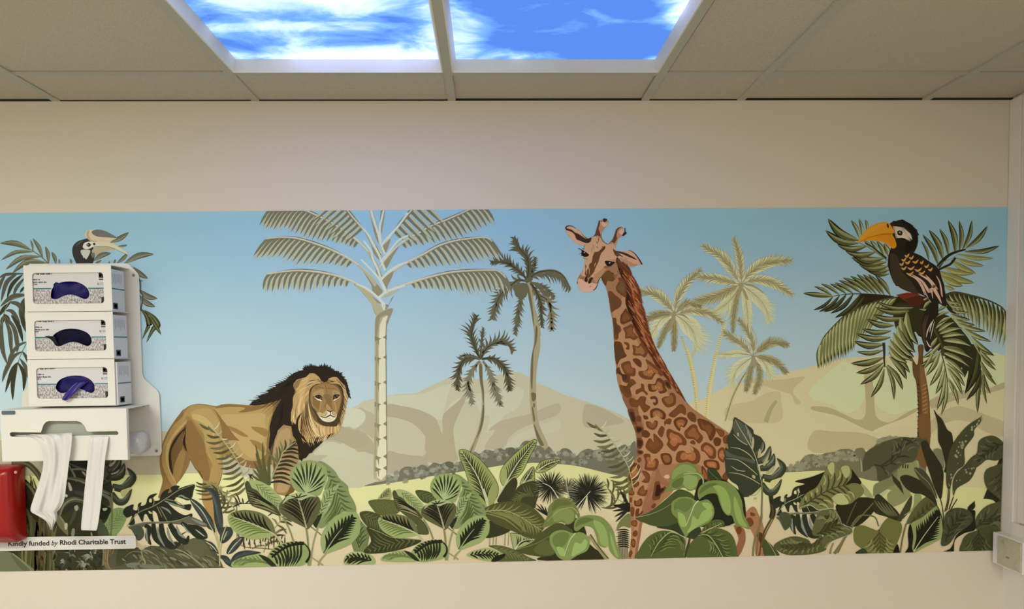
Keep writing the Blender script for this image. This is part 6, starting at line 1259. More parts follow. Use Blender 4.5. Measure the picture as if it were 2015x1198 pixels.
A_.poly('201d0d', 'a 340,492 480,455 600,410 650,380 640,470 560,545 460,590 400,610 380,540 430,515'); A_.poly('211e0f', 'a 850,380 900,440 940,490 940,530 860,520 800,520 830,450')
A_.poly('252210', 'a 720,700 900,640 1065,650 1085,720 1000,830 900,900 800,890 740,800'); A_.poly('3e4a2c', 'a 200,790 250,770 300,800 310,880 255,930 220,860'); A_.up(); A_.s_('5e5a38', 2.4, 3.2, 'a 1060,680 960,790 880,880 800,1000 730,1140'); A_.s_('4c4529', 2.4, 2.4, 'a 900,680 860,760 810,880'); A_.s_('5e5a38', 2.4, 3, 'a 1100,900 1070,820 1000,800 920,810 850,900')
A_.s_('6b6240', 4, 6, 'a 800,990 760,1060 700,1150'); A_.s_('7a7048', 3, 4, 'a 690,1050 670,1100 660,1150')
A_.poly('8e8f5c', 'a 940,510 1000,560 1050,640 990,630 950,580'); A_.poly('a6a777', 'a 1050,620 1080,540 1180,480 1190,560 1150,620 1100,650')
arumleaf('6c693b', 'a 380,745 400,660 460,590 540,540 600,430 640,350 680,316 712,330 740,385 800,338 852,380 852,460 800,522 870,508 930,520 968,570 950,620 900,652 850,692 790,706 720,700 690,680 685,742 560,752 480,712', 'a 400,730 560,620 700,550 840,520', 8, '94935c', '3c3a1e', 60)
A_.poly('a09f66', 'a 640,350 682,318 700,350 680,430 650,400'); A_.poly('9a9961', 'a 760,370 820,350 840,400 800,460'); A_.poly('a5a46b', 'a 680,640 760,600 830,680 790,704 720,696'); A_.up(); A_.s_('b6b584', 1, 1, 'a 385,735 470,705 550,750 600,745 690,735')
arumleaf('4c4a28', 'a 150,1072 250,1010 350,990 460,1020 500,1060 580,978 600,1050 625,1112 500,1152 300,1162 200,1130', 'a 600,1000 430,1090 200,1080', 9, '6a6840')
arumleaf('565430', 'a 498,965 520,860 560,780 680,740 742,800 762,880 855,918 852,970 740,1010 660,1050 612,1102 588,1040 600,980 540,988', 'a 540,970 640,930 720,870 640,790', 8, '706e45', '353319')
A_.up(); A_.s_('a3a07a', .8, .8, 'a 690,740 750,830 770,880 852,915 850,965 740,1010 650,1050 612,1100')
arumleaf('62602f', 'a 880,920 950,890 1040,920 1095,935 1140,870 1200,812 1262,820 1312,890 1302,970 1270,1050 1240,1140 1100,1150 990,1150 940,1100 880,1040', 'a 1105,930 1110,1020 1125,1140', 5, '7c7a48', '45431f', 50)
A_.poly('2b3b24', 'a 890,1140 960,1100 1000,1140 940,1160'); A_.poly('16150b', 'a 1270,1060 1290,1150 1230,1150')
A_.done()
A_ = Art('painted_arum_plant', 1500, (1780, 980))
A_.poly('6c6a4a', 'b 500,290 540,265 580,300 590,430 550,400'); A_.poly('6a4a26', 'b 370,0 465,0 470,240 440,420 380,400 355,330 385,240')
A_.poly('8d8f62', 'b 340,380 370,370 380,430 350,470'); A_.poly('7c7d4c', 'a 1080,530 1190,470 1260,400 1330,340 1428,300 b 370,440 400,520 380,560 300,640'); A_.up(); 
for x in (245, 265, 285): A_.s_('1d1e10', 2, 2, [Z('b', x, 400), Z('b', x - 3, 432)])
arumleaf('46442a', 'a 955,390 985,235 1100,160 1200,118 1330,93 1428,100 1520,100 1560,160 b 380,250 340,370 260,388 220,410 190,440 150,470 110,540 30,540 a 1150,500 1095,480 1088,400 1060,350 1010,385', 'a 1060,340 1170,350 1290,250 b 250,190 400,180', 6, '57553a', '302e1c', 50)
A_.poly('8a8a60', 'a 935,280 950,330 955,390 940,400'); A_.poly('7d7b4c', 'b 120,640 180,600 230,560 300,640 310,670 250,720 170,755 120,730 110,680'); A_.up(); A_.s_('a9a67c', 1, 1, 'b 110,680 120,735 165,757 250,720 320,660'); A_.s_('8d8c5e', 3, 3, 'b 155,750 170,800 180,840')
A_.poly('6e6c46', 'b 0,580 60,540 150,500 200,440 180,560 120,600 60,640 0,670'); A_.up()
for k in range(9): A_.s_('2f2c18', 1, .4, [Z('b', 150 + k * 8, 480 + k * 8), Z('b', 170 + k * 10, 560 + k * 12)], wm=2.2)
A_.poly('2b2916', 'b 0,690 40,650 120,720 200,800 230,880 100,840 0,800'); A_.up()
for k in range(5): A_.s_('5a5834', 1, .4, [Z('b', 0 + k * 30, 700 + k * 8), Z('b', 60 + k * 26, 780 + k * 4), Z('b', 140 + k * 16, 840)], wm=3)
A_.poly('3a371f', 'b 200,870 240,780 310,665 320,700 300,790 240,860'); A_.poly('7f8c57', 'b 250,830 330,760 345,640 385,645 400,690 380,740 330,790'); A_.poly('50552f', 'b 270,900 330,780 400,700 460,670 510,740 420,800 330,880')
arumleaf('4d5029', 'b 300,900 400,740 480,700 530,760 430,830', 'b 310,890 500,730', 5)
A_.poly('7b8a50', 'b 325,1150 285,1110 300,1000 310,900 400,850 520,755 560,800 578,900 572,1012 500,1062 400,1112'); A_.up(); A_.veins('b 325,1150 285,1110 300,1000 310,900 400,850 520,755 560,800 578,900 572,1012 500,1062 400,1112', 'b 325,1140 420,1000 560,800', 12, '171a0c', 7, 30, .85); A_.up(); A_.s_('a3a872', 2.4, .8, 'b 330,1140 420,1000 540,840'); A_.poly('17170c', 'b 262,1145 290,1090 285,980 305,900 330,1000 320,1100 330,1145')
A_.up(); A_.s_('5d5a34', 3, 3, 'b 270,900 240,1020 220,1145')
# dark sword leaves
DSP = '2a2716'
A_.poly(DSP, 'N 1198,635 1230,680 1280,730 1330,830 1375,870 1390,970 b 665,230 640,400 625,470 590,460 600,400 570,270 540,200 535,60')
A_.poly(DSP, 'b 395,222 440,203 472,260 520,330 580,440 582,560 562,695 510,600 460,450 420,330'); A_.poly(DSP, 'b 218,512 270,488 340,510 430,560 500,640 532,752 480,702 400,652 330,642 260,592'); A_.poly('3d3b24', 'b 335,435 400,440 460,500 510,610 530,690 470,620 400,550'); A_.up(); A_.s_('8a8762', 1, .6, 'b 340,438 400,500 470,570 520,680')
for o_, ds in (('N 1675,680 1660,760 1600,830 1590,900 1510,1007 b 760,300 760,400 700,450 660,520 640,600 612,585 608,450 640,280 700,170 780,80 850,30 900,0', 34), ('b 868,318 872,380 850,460 800,540 700,600 668,665 662,560 690,480 760,410 820,340', 16)):
    A_.poly('3f3d25', o_); A_.up(); pp = cr(P(o_), 3); gx = [p[0] for p in pp]; gy = [p[1] for p in pp]; rr = random.Random(4)
    for k in range(ds):
        i = rr.randrange(len(pp)); j = (len(pp) - i + 3) % len(pp); t = .25 + .5 * rr.random(); x = pp[i][0] * (1 - t) + pp[j][0] * t; y = pp[i][1] * (1 - t) + pp[j][1] * t; r = .8 + rr.random() * 1.6
        A_.bq('86835c', [(x + cos(q * .785) * r, y + sin(q * .785) * r * 1.2) for q in range(8)])
A_.up()
for l_ in ('b 625,590 620,700 595,800', 'b 640,590 630,700 610,790', 'b 560,690 580,800 590,1000', 'b 530,750 570,850 585,1000', 'b 670,670 630,780', 'b 700,690 640,790'): A_.s_('26240f', 1.6, 2, l_, wm=1.8)
A_.poly('242211', 'b 668,668 780,590 840,480 900,390 1000,365 1095,300 1090,740 1000,700 920,690 850,700 850,760 800,800 790,760 850,700 780,692')
arumleaf('434227', 'b 866,300 880,210 930,170 1000,158 1060,188 1098,240 1090,330 1030,368 950,362 900,400 845,430 820,370', 'b 1090,225 980,270 870,390', 5, '535236', '2e2d1c')
arumleaf('434628', 'b 926,520 940,450 1000,418 1100,415 1100,705 1020,662 950,600', 'b 1075,430 1060,560 1075,690', 4, '51553a', '34361f', 45)
arumleaf('464a2a', 'b 848,935 860,850 920,770 1000,728 1100,728 1095,935 1040,965 940,975', 'b 860,930 960,860 1090,880', 5, '585e3a', '30331b')
A_.poly('1d1c0e', 'b 800,800 850,790 850,860 850,950 760,980 680,1040 660,1150 520,1150 640,1110 690,1000 760,940 820,880')
arumleaf('3d3d26', 'b 588,905 600,820 660,772 740,768 810,800 832,870 780,930 700,980 640,1062 590,1088 562,1062', 'b 600,1050 650,930 760,810', 5, '4c4d32', '2c2d1c')
arumleaf('404526', 'b 738,1150 740,1050 780,990 860,958 960,925 1010,960 1010,1150', 'b 880,950 880,1040 870,1150', 5, '505933', '30331a', 45)
A_.done()
MURAL_DONE = True
# ------------------------------------------------------------------ white steel dispenser on the wall, glove boxes, aprons
def X_at(px, py, Y): return at(px, py, Y).x
def Z_at(px, py, Y): return at(px, py, Y).z
M_steel = mat('white_coated_steel', (0.82, 0.80, 0.74), 0.38, spec=0.4)
M_screw = mat('screw_metal', (0.30, 0.28, 0.26), 0.4, metal=0.5)
M_carton = mat('glove_carton', (0.72, 0.70, 0.72), 0.6)
M_print_blk = mat('carton_black_print', (0.03, 0.03, 0.04), 0.6)
M_print_gry = mat('carton_grey_print', (0.34, 0.33, 0.36), 0.6)
M_teal = mat('carton_teal_print', (0.05, 0.22, 0.25), 0.6)
M_glove = mat('blue_nitrile', (0.010, 0.006, 0.10), 0.45, spec=0.18)
M_gdark = mat('carton_inside', (0.004, 0.003, 0.012), 0.8)
M_film = mat('white_plastic_film', (0.80, 0.77, 0.74), 0.35, spec=0.5, Alpha=0.93)
M_clear = mat('clear_plastic_film', (0.72, 0.72, 0.76), 0.2, spec=0.5, Alpha=0.55)
M_inner = mat('grey_green_liner', (0.42, 0.44, 0.38), 0.5)
M_badge = mat('blue_grey_badge', (0.10, 0.15, 0.18), 0.3)
def rr(x0, x1, z0, z1, r, n=5):
    o = []
    for cx_, cz_, a0 in ((x1 - r, z1 - r, 0), (x0 + r, z1 - r, 90), (x0 + r, z0 + r, 180), (x1 - r, z0 + r, 270)):
        for k in range(n + 1):
            a = radians(a0 + 90 * k / n); o.append((cx_ + r * cos(a), cz_ + r * sin(a)))
    return o
WY = -0.0065     # the plate stands on its washers just off the mural
PT = 0.0015
D = empty('glove_and_apron_dispenser', at(160, 720, -0.03), 'white steel dispenser on the wall with three glove box windows above an apron box', 'dispenser')
def wp(px, py, Y=WY): p = at(px, py, Y); return (p.x, p.z)
# back plate traced at the wall: corner cuts top right, step out lower down
plate = [wp(58, 519), wp(247, 518), wp(255, 521), wp(270, 536), wp(273.5, 542), wp(280, 735), wp(284, 745), wp(310, 768), wp(313.5, 776), wp(317, 840), wp(318.5, 888), wp(316, 895), wp(310, 896.5), wp(45, 902), wp(43, 790), wp(45, 772), wp(60, 755)]
MB().prism(plate, WY - PT, WY).build('back_plate', M_steel, D)
# upper box: three windowed fronts, side flange, shelves
YF = -0.118
FX0, FX1 = X_at(52, 660, YF), X_at(223.5, 660, YF)
zt = Z_at(135, 522, YF); z1 = Z_at(135, 613.0, YF); z2 = Z_at(135, 706.5, YF); z3 = Z_at(145, 799, YF)
wins = [(64.5, 204.5, 536.5, 597.5), (68.5, 209, 630, 690.5), (72.5, 212.5, 723, 783.5)]
tops = [zt, z1, z2, z3]
GB = []
for k in range(3):
    a, b, c, d_ = wins[k]; g = 0.0009
    zc_ = (c + d_) / 2
    wx0, wx1 = X_at(a, zc_, YF), X_at(b, zc_, YF); wz1, wz0 = Z_at((a + b) / 2, c, YF), Z_at((a + b) / 2, d_, YF)
    fr = MB().holed([(FX0, tops[k + 1] + g), (FX1, tops[k + 1] + g), (FX1, tops[k] - g), (FX0, tops[k] - g)], rr(wx0, wx1, wz0, wz1, 0.0095), YF - PT, YF)
    fr.box(FX0, FX0 + PT, YF, WY - PT, tops[k + 1] + g, tops[k] - g)          # closed left side
    fr.build('front_frame', M_steel, D)
    GB.append((wx0, wx1, wz0, wz1))
SHX = X_at(251, 612, -0.03)
for k in (1, 2, 3):
    MB().box(FX0 + PT, FX1, YF + PT + 0.006, WY - PT, tops[k] - 0.0008, tops[k] + 0.0008).box(FX1, SHX, YF + 0.030, WY - PT, tops[k] - 0.0008, tops[k] + 0.0008).build('shelf', M_steel, D)
MB().box(FX0, FX1, YF, WY - PT, zt - 0.0008, zt + 0.0008).build('top_panel', M_steel, D)
# lower box for the aprons
YL = -0.165
LX0, LX1 = X_at(3, 855, YL), X_at(250.5, 855, YL)
lz1, lz0 = Z_at(125, 806, YL), Z_at(130, 905.5, YL)
lo = MB()
slot = [wp(20, 852, YL), wp(23, 850, YL), wp(81, 850.5, YL), wp(83, 844, YL), wp(86, 836, YL), wp(91, 830, YL), wp(97, 828, YL), wp(152, 828, YL), wp(160, 831, YL), wp(167, 838, YL), wp(171, 847.5, YL), wp(174, 849, YL), wp(230, 848, YL), wp(233, 850, YL), wp(233.5, 853, YL), wp(231, 855.8, YL), wp(150, 857, YL), wp(24, 859, YL), wp(20.5, 857, YL)]
lo.holed([(LX0, lz0), (LX1, lz0), (LX1, lz1), (LX0, lz1)], slot, YL - PT, YL)
lo.box(LX0, LX0 + PT, YL, WY - PT, lz0, lz1)
lo.box(LX1 - PT, LX1, YL, YL + 0.012, lz0, lz1)
lo.box(LX0, LX1, YL, YL + 0.012, lz0 - PT, lz0)
lo.build('apron_box_front', M_steel, D)
RX = X_at(293, 797, WY - 0.004)
MB().hexa([Vector((LX0, YL, lz1)), Vector((LX1 + 0.001, YL, lz1)), Vector((RX, WY - PT, lz1)), Vector((LX0, WY - PT, lz1))], [Vector((LX0, YL, lz1 + PT)), Vector((LX1 + 0.001, YL, lz1 + PT)), Vector((RX, WY - PT, lz1 + PT)), Vector((LX0, WY - PT, lz1 + PT))]).build('apron_box_top', M_steel, D)
p = at(284, 803, WY - PT)
MB().box(p.x - 0.016, RX, WY - 0.004, WY - PT, lz1 - 0.013, lz1).build('fixing_tab', M_steel, D)
MB().box(LX0 + 0.004, LX1 - 0.012, YL + 0.020, YL + 0.024, lz0 + 0.012, lz1 - 0.004).build('slot_liner', M_inner, D, )
b0, b1 = wp(4, 808, YL), wp(31, 815.5, YL)
MB().prism(rr(b0[0], b1[0], b1[1], b0[1], 0.003), YL - PT - 0.0012, YL - PT).build('badge', M_badge, D)
for (sx, sy, nm) in ((262.5, 541.5, 0), (308, 887, 0), (284, 799, 1)):
    q = at(sx, sy, WY - PT)
    if nm: q.z = lz1 - 0.005; q.y = WY - 0.004
    MB().cyl((q.x, q.y, q.z), (0, -1, 0), 0.0046 if not nm else 0.0016, 0.0026, 16, 0.0030 if not nm else 0.001).build('screw', M_screw, D)
# ---- glove boxes
def cut_outline(cx_, cz_, w, h, sag=.42, n=16):
    """kidney shaped opening: domed top, arched underside"""
    o = []
    for k in range(n + 1):
        t = pi - pi * k / n; o.append((cx_ + w / 2 * cos(t), cz_ - h * .18 + h * .68 * sin(t) ** .85))
    for k in range(1, 6):
        a = -pi / 2 * k / 5 * 2; o.append((cx_ + w / 2 - w * .10 + w * .10 * cos(a), cz_ - h * .18 + h * .32 * sin(a)))
    for k in range(1, n):
        t = k / n; o.append((cx_ + w * .40 - w * .80 * t, cz_ - h * .18 - h * .0 + h * sag * sin(pi * t) - h * .0 - 0.0))
    for k in range(0, 5):
        a = -pi * k / 5; o.append((cx_ - w / 2 + w * .10 + w * .10 * cos(a), cz_ - h * .18 + h * .32 * sin(a)))
    return o
def pb(px, py, Y): p = at(px, py, Y); return (p.x, p.z)
opens = [[(100, 585), (101, 572), (107, 562), (118, 556), (135, 553.5), (152, 555), (165, 561), (173, 569), (176, 578), (174, 585), (169, 588), (162, 587), (150, 582), (137, 579.5), (124, 583), (113, 588), (105, 588)],
         [(104, 661), (110, 655), (122, 649), (138, 646.5), (155, 648), (169, 653), (177, 660), (180.5, 669), (179, 677), (173, 680.5), (165, 679), (153, 674), (140, 673), (128, 677), (118, 681), (110, 680), (106, 675), (103, 669)],
         [(110, 765), (111, 756), (118, 747), (131, 741), (148, 738.5), (165, 740.5), (178, 747), (186, 757), (187, 766), (183, 772), (176, 772.5), (166, 768), (152, 764), (138, 768), (126, 773), (117, 772)]]
YC = YF + 0.0035
gl = ['top glove box of the three, teal stripe, plain dark blue gloves in its opening', 'middle glove box of the three, black cuff poking out at the left of its opening', 'lowest glove box of the three, with one blue glove hanging out of its opening']
txt = [[(120, 541, 45), (110, 556, 12)], [], []]
for k in range(3):
    wx0, wx1, wz0, wz1 = GB[k]
    cx0 = FX0 + 0.003; cx1 = X_at((243, 245.5, 250)[k], 700, -0.05)
    cz0 = tops[k + 1] + 0.0014; cz1 = tops[k] - 0.010
    c = Vector(((cx0 + cx1) / 2, (YC - 0.03) / 2, cz0))
    B = empty('glove_box', c, gl[k], 'glove box', 'glove boxes in the wall dispenser')
    hole = [pb(x, y, YC) for x, y in opens[k]]; hole = cr(hole, 3)
    cb = MB().holed([(cx0, cz0), (cx1, cz0), (cx1, cz1), (cx0, cz1)], hole, YC, YC + 0.0006)
    YB_ = -0.030
    cb.add([(cx0, YC + .0006, cz0), (cx1, YC + .0006, cz0), (cx1, YC + .0006, cz1), (cx0, YC + .0006, cz1), (cx0, YB_, cz0), (cx1, YB_, cz0), (cx1, YB_, cz1), (cx0, YB_, cz1)], [[4, 5, 6, 7], [0, 1, 5, 4], [2, 3, 7, 6], [1, 2, 6, 5], [3, 0, 4, 7]])
    yp = YC - 0.0003
    # printed teal band, ribbed picture below it, black squares and lines of small print
    sy = (567.5, 663.5, 755.5)[k]; zs = Z_at(140, sy, YC)
    def strip_with_hole(z_lo, z_hi, m, nm):
        segs = []; n = 60
        hx = [p[0] for p in hole]
        x = wx0; mm = MB()
        xs2 = [wx0 + (wx1 - wx0) * i / n for i in range(n + 1)]
        for i in range(n):
            xm = (xs2[i] + xs2[i + 1]) / 2; zz = []
            for q in range(len(hole)):
                a_, b_ = hole[q - 1], hole[q]
                if (a_[0] - xm) * (b_[0] - xm) < 0: zz.append(a_[1] + (b_[1] - a_[1]) * (xm - a_[0]) / (b_[0] - a_[0]))
            lo_, hi_ = z_lo, z_hi
            if zz:
                if max(zz) > lo_ and min(zz) < hi_:
                    if min(zz) > lo_: hi_ = min(zz) - 0.0004
                    else: continue
            mm.add([(xs2[i], yp, lo_), (xs2[i + 1], yp, lo_), (xs2[i + 1], yp, hi_), (xs2[i], yp, hi_)], [[0, 1, 2, 3]])
        return mm
    if k == 0:
        M_rib = bpy.data.materials.new('ribbed_glove_picture'); M_rib.use_nodes = True; nt = M_rib.node_tree; bs = nt.nodes['Principled BSDF']; bs.inputs['Roughness'].default_value = .6
        tc = nt.nodes.new('ShaderNodeTexCoord'); mp = nt.nodes.new('ShaderNodeMapping'); mp.inputs['Scale'].default_value = (420, 1, 140); nz = nt.nodes.new('ShaderNodeTexNoise'); nz.inputs['Scale'].default_value = 1.0; nz.inputs['Detail'].default_value = 2
        rp = nt.nodes.new('ShaderNodeValToRGB'); rp.color_ramp.elements[0].position = .38; rp.color_ramp.elements[0].color = (.20, .17, .16, 1); rp.color_ramp.elements[1].position = .58; rp.color_ramp.elements[1].color = (.70, .67, .68, 1)
        nt.links.new(tc.outputs['Object'], mp.inputs[0]); nt.links.new(mp.outputs[0], nz.inputs[0]); nt.links.new(nz.outputs['Fac'], rp.inputs[0]); nt.links.new(rp.outputs[0], bs.inputs['Base Color'])
    tb_ = strip_with_hole(zs - 0.0018, zs + 0.0018, M_teal, 'teal_band'); rbp = strip_with_hole(wz0 - 0.004, zs - 0.0030, M_rib, 'ribbed_picture')
    pm = MB(); ZZ = wz1 - wz0; WW = wx1 - wx0
    def sq(m_, u0, u1, v0, v1): m_.add([(wx0 + WW * u0, yp - .0002, wz0 + ZZ * v0), (wx0 + WW * u1, yp - .0002, wz0 + ZZ * v0), (wx0 + WW * u1, yp - .0002, wz0 + ZZ * v1), (wx0 + WW * u0, yp - .0002, wz0 + ZZ * v1)], [[0, 1, 2, 3]])
    sq(pm, .925, 1.02, .83, 1.04); sq(pm, .925, .985, .765, .80); sq(pm, .95, 1.02, 0.0, .21)
    rk = random.Random(30 + k)
    for (u, v, n_, hgt) in ((.03, .955, 22, .045), (.0, .775, 9, .04), (.0, .69, 18, .04), (.0, .63, 5, .03)):
        for i in range(n_):
            if i % 7 == 6: continue
            w_ = .006 + rk.random() * .003; u0 = u + i * .0108
            if n_ == 22 and (i < 1): continue
            sq(pm, u0, u0 + w_, v - hgt * rk.random() * .35, v + hgt * (.55 + .45 * rk.random()))
    
    pg = MB()
    sq(pg, .935, .965, .87, .95); sq(pg, .90, .925, .60, .67); sq(pg, .935, .99, .655, .67); sq(pg, .935, .98, .61, .625)
    
    # side of the carton
    sx = cx1 + 0.0003; sd = MB()
    def sqs(m_, y0, y1, za, zb): m_.add([(sx, y0, za), (sx, y1, za), (sx, y1, zb), (sx, y0, zb)], [[0, 1, 2, 3]])
    sm = MB(); sqs(sm, YC + .001, YB_ - .001, zs - .0018, zs + .0018); 
    sb = MB(); yy = (YC + YB_) / 2; sqs(sb, YC + .012, YC + .040, cz0 + .006, cz0 + .024); 
    sg = MB(); sqs(sg, YC + .018, YC + .034, cz0 + .010, cz0 + .020)
    for i in range(8): sqs(sg, YC + .01 + .008 * i, YC + .012 + .008 * i, cz1 - .045 + .012 * rk.random(), cz1 - .012)
    allm = MB(); idx = []
    for part_, mi in ((cb, 0), (tb_, 1), (sm, 1), (rbp, 2), (pm, 3), (sb, 3), (pg, 4), (sg, 4)):
        allm.add(part_.v, part_.f); idx += [mi] * len(part_.f)
    co = allm.build('carton', [M_carton, M_teal, M_rib, M_print_blk, M_print_gry], B)
    for pl_, mi in zip(co.data.polygons, idx): pl_.material_index = mi
    # gloves bunched inside, seen through the opening
    gx0 = min(p[0] for p in hole) - .008; gx1 = max(p[0] for p in hole) + .008; gz0 = min(p[1] for p in hole) - .006; gz1 = max(p[1] for p in hole) + .006
    g = MB(); NX, NZ = 26, 12; vv = []
    rg = random.Random(60 + k); ph = [rg.random() * 6 for _ in range(4)]
    for j in range(NZ + 1):
        for i in range(NX + 1):
            u, v = i / NX, j / NZ; edge = min(u, 1 - u, v, 1 - v)
            yy = YC + 0.020 - 0.014 * min(1, edge * 6) + 0.0022 * sin(6 * u + ph[0] + 3 * v) + .0015 * sin(9 * v + 5 * u + ph[1]) + .0008 * sin(17 * u - 9 * v + ph[2])
            vv.append((gx0 + (gx1 - gx0) * u, yy, gz0 + (gz1 - gz0) * v))
    g.add(vv, [[j * (NX + 1) + i, j * (NX + 1) + i + 1, (j + 1) * (NX + 1) + i + 1, (j + 1) * (NX + 1) + i] for j in range(NZ) for i in range(NX)])
    vb = [(a, YC + .03, b) for a, _, b in vv]
    go = g.build('nitrile_gloves', M_glove if k != 1 else mat('near_black_nitrile', (0.004, 0.003, 0.022), 0.6, spec=0.12), None, True)
    so = go.modifiers.new('thick', 'SOLIDIFY'); so.thickness = 0.004; so.offset = 1 
    tag(go, ['crumpled dark blue gloves seen in the opening of the top glove box', 'crumpled almost black gloves seen in the opening of the middle glove box', 'crumpled blue gloves seen in the opening of the lowest glove box'][k], 'gloves', 'gloves inside the glove boxes')
def ribbon(pts, name, m, rows=3, thick=0.0015, fold=0.003, seed=1):
    """cloth or film sheet: pts = rows of (left px, right px, py, Y)"""
    rd_ = random.Random(seed); n = 18; v = []; N = len(pts)
    for j, (a, b, pya, pyb, Y) in enumerate(pts):
        for i in range(n + 1):
            u = i / n; q = at(a + (b - a) * u, pya + (pyb - pya) * u, Y - 0.006 - fold * (sin(u * 11 + j * .35 + seed) + .6 * sin(u * 23 - j * .5)) )
            v.append(q)
    f = [[j * (n + 1) + i, j * (n + 1) + i + 1, (j + 1) * (n + 1) + i + 1, (j + 1) * (n + 1) + i] for j in range(N - 1) for i in range(n)]
    o = mesh_obj(name, v, f, m, None, True)
    s_ = o.modifiers.new('thick', 'SOLIDIFY'); s_.thickness = thick
    sb_ = o.modifiers.new('smooth', 'SUBSURF'); sb_.levels = 1; sb_.render_levels = 2
    return o
# the glove pulled out of the lowest box
rows = [(150, 176, 752, 749, YC + .004), (140, 165, 760, 756, YC - .002), (133, 152, 767, 768, YC - .006), (127, 148, 775, 774, YC - .009), (124, 139, 781, 780, YC - .012), (121, 133, 785, 787.5, YC - .013), (123, 129, 787, 788, YC - .013)]
o = ribbon(rows, 'nitrile_glove', mat('blue_nitrile_painted_lit', (0.022, 0.014, 0.22), 0.4, spec=0.5), fold=0.0012, seed=3)  # lighter copy of the box gloves' blue, its extra light put into the colour
tag(o, 'single blue glove hanging out of the lowest glove box window', 'glove')
o = ribbon([(88, 106, 660.5, 661, YC - .003), (92, 110, 663, 666, YC - .002), (100, 112, 666, 674, YC + .001), (105, 116, 672, 680, YC + .004)], 'nitrile_glove', mat('black_nitrile', (0.006, 0.005, 0.02), 0.35), fold=0.0008, seed=5)
tag(o, 'small black glove cuff poking out at the left of the middle glove box opening', 'glove')
# ---- aprons
ap = [(24, 141, 856, 851, YL + .012), (62, 142, 858, 850, YL - .001), (72, 142, 863, 858, YL - .008), (79, 141, 875, 872, YL - .010), (83, 139, 890, 890, YL - .009), (86, 136, 905, 905, YL - .008), (84, 134, 925, 925, YL - .008), (78, 131, 945, 945, YL - .008), (70, 129, 968, 966, YL - .008), (63, 127, 988, 985, YL - .008), (57, 118, 1006, 1003, YL - .007), (66, 112, 1011, 1006, YL - .004), (80, 113, 1018, 1014, YL - .002), (92, 112, 1026, 1024, YL - .001), (96, 106, 1034, 1032, YL - .001), (99, 104, 1042, 1043, YL - .001)]
o = ribbon(ap, 'plastic_apron', M_film, fold=0.0042, seed=2)
tag(o, 'wide crumpled white plastic apron hanging from the dispenser slot', 'apron', 'plastic aprons hanging from the dispenser')
ap = [(176, 215, 857, 856, YL + .010), (178, 214, 859, 857, YL - .003), (175, 211, 878, 878, YL - .006), (173, 207, 900, 900, YL - .006), (171, 205, 920, 920, YL - .005), (168, 203, 945, 945, YL - .005), (165, 200, 975, 975, YL - .005), (163, 197, 1000, 1000, YL - .005), (160, 194, 1025, 1025, YL - .005), (159, 190, 1044, 1045, YL - .005)]
o = ribbon(ap, 'plastic_apron', M_film, fold=0.0010, seed=7)
tag(o, 'narrow flat folded white plastic apron hanging right of the wide one', 'apron', 'plastic aprons hanging from the dispenser')
# roll of aprons inside the lower box, its clear end bulging out at the open side
rc = at(262, 870, -0.075)
rx = LX1 + 0.008
rm = MB(); n = 22; vv = []; rk = random.Random(9)
ringx = [LX0 + .01, LX1 - .02, LX1 + .006, LX1 + .020, LX1 + .024]; ringr = [.030, .032, .034, .026, .006]
for j, (x_, r_) in enumerate(zip(ringx, ringr)):
    for i in range(n):
        a = 2 * pi * i / n; w_ = 1 + (.10 * sin(3 * a + j) + .07 * sin(7 * a + 2 * j) if j > 1 else 0)
        vv.append((x_ + (rk.random() - .5) * .004 * (j > 2), -0.085 + cos(a) * r_ * w_, rc.z + sin(a) * r_ * w_))
rm.add(vv, [[j * n + i, j * n + (i + 1) % n, (j + 1) * n + (i + 1) % n, (j + 1) * n + i] for j in range(len(ringx) - 1) for i in range(n)] + [list(range(n))[::-1], [(len(ringx) - 1) * n + i for i in range(n)]])
o = rm.build('apron_roll', M_clear, None, True); tag(o, 'roll of clear crumpled plastic aprons bulging from the open side of the dispenser', 'apron roll')
# ------------------------------------------------------------------ red box at the left edge
M_red = mat('glossy_red_plastic', (0.36, 0.006, 0.005), 0.25, spec=0.5)
Yr0, Yr1 = -0.0085, -0.085
def redpt(px, py, Y): return at(px, py, Y)
rt = at(30, 990, Yr1)
x1 = at(37.5, 990, -0.045).x; zt_, zb_ = at(20, 917, -0.06).z, at(20, 1069, -0.06).z
x0 = x1 - 0.15
R_ = empty('red_wall_dispenser', ((x0 + x1) / 2, Yr0, (zt_ + zb_) / 2), 'glossy red plastic box on the wall at the left edge beneath the white dispenser', 'dispenser')
# rounded, tapering body: sections from the wall outwards
b = MB(); secs = [(Yr0, 0.0, 0.0), (-0.050, 0.0, 0.0), (-0.068, 0.004, 0.004), (-0.080, 0.012, 0.012), (-0.086, 0.024, 0.026)]
vv = []; n_ = 0
for Y, ix, iz in secs:
    o_ = rr(x0 + ix, x1 - ix, zb_ + iz * 1.4 + (0.012 if Y < -.06 else 0), zt_ - iz, 0.010); n_ = len(o_); vv += [(a, Y, c) for a, c in o_]
f = [[j * n_ + i, j * n_ + (i + 1) % n_, (j + 1) * n_ + (i + 1) % n_, (j + 1) * n_ + i] for j in range(len(secs) - 1) for i in range(n_)] + [list(range(n_))[::-1], [(len(secs) - 1) * n_ + i for i in range(n_)]]
b.add(vv, f); o = b.build('cover', M_red, R_, True)
m = o.modifiers.new('bevel', 'BEVEL'); m.width = 0.003; m.segments = 3; m.limit_method = 'ANGLE'; m.angle_limit = radians(35)
q = at(31, 929, -0.0745); MB().cyl((q.x, q.y, q.z), (0.2, -1, 0.2), 0.0042, 0.002, 18).build('screw_cap', mat('pink_cap', (0.72, 0.30, 0.28), 0.3), R_)
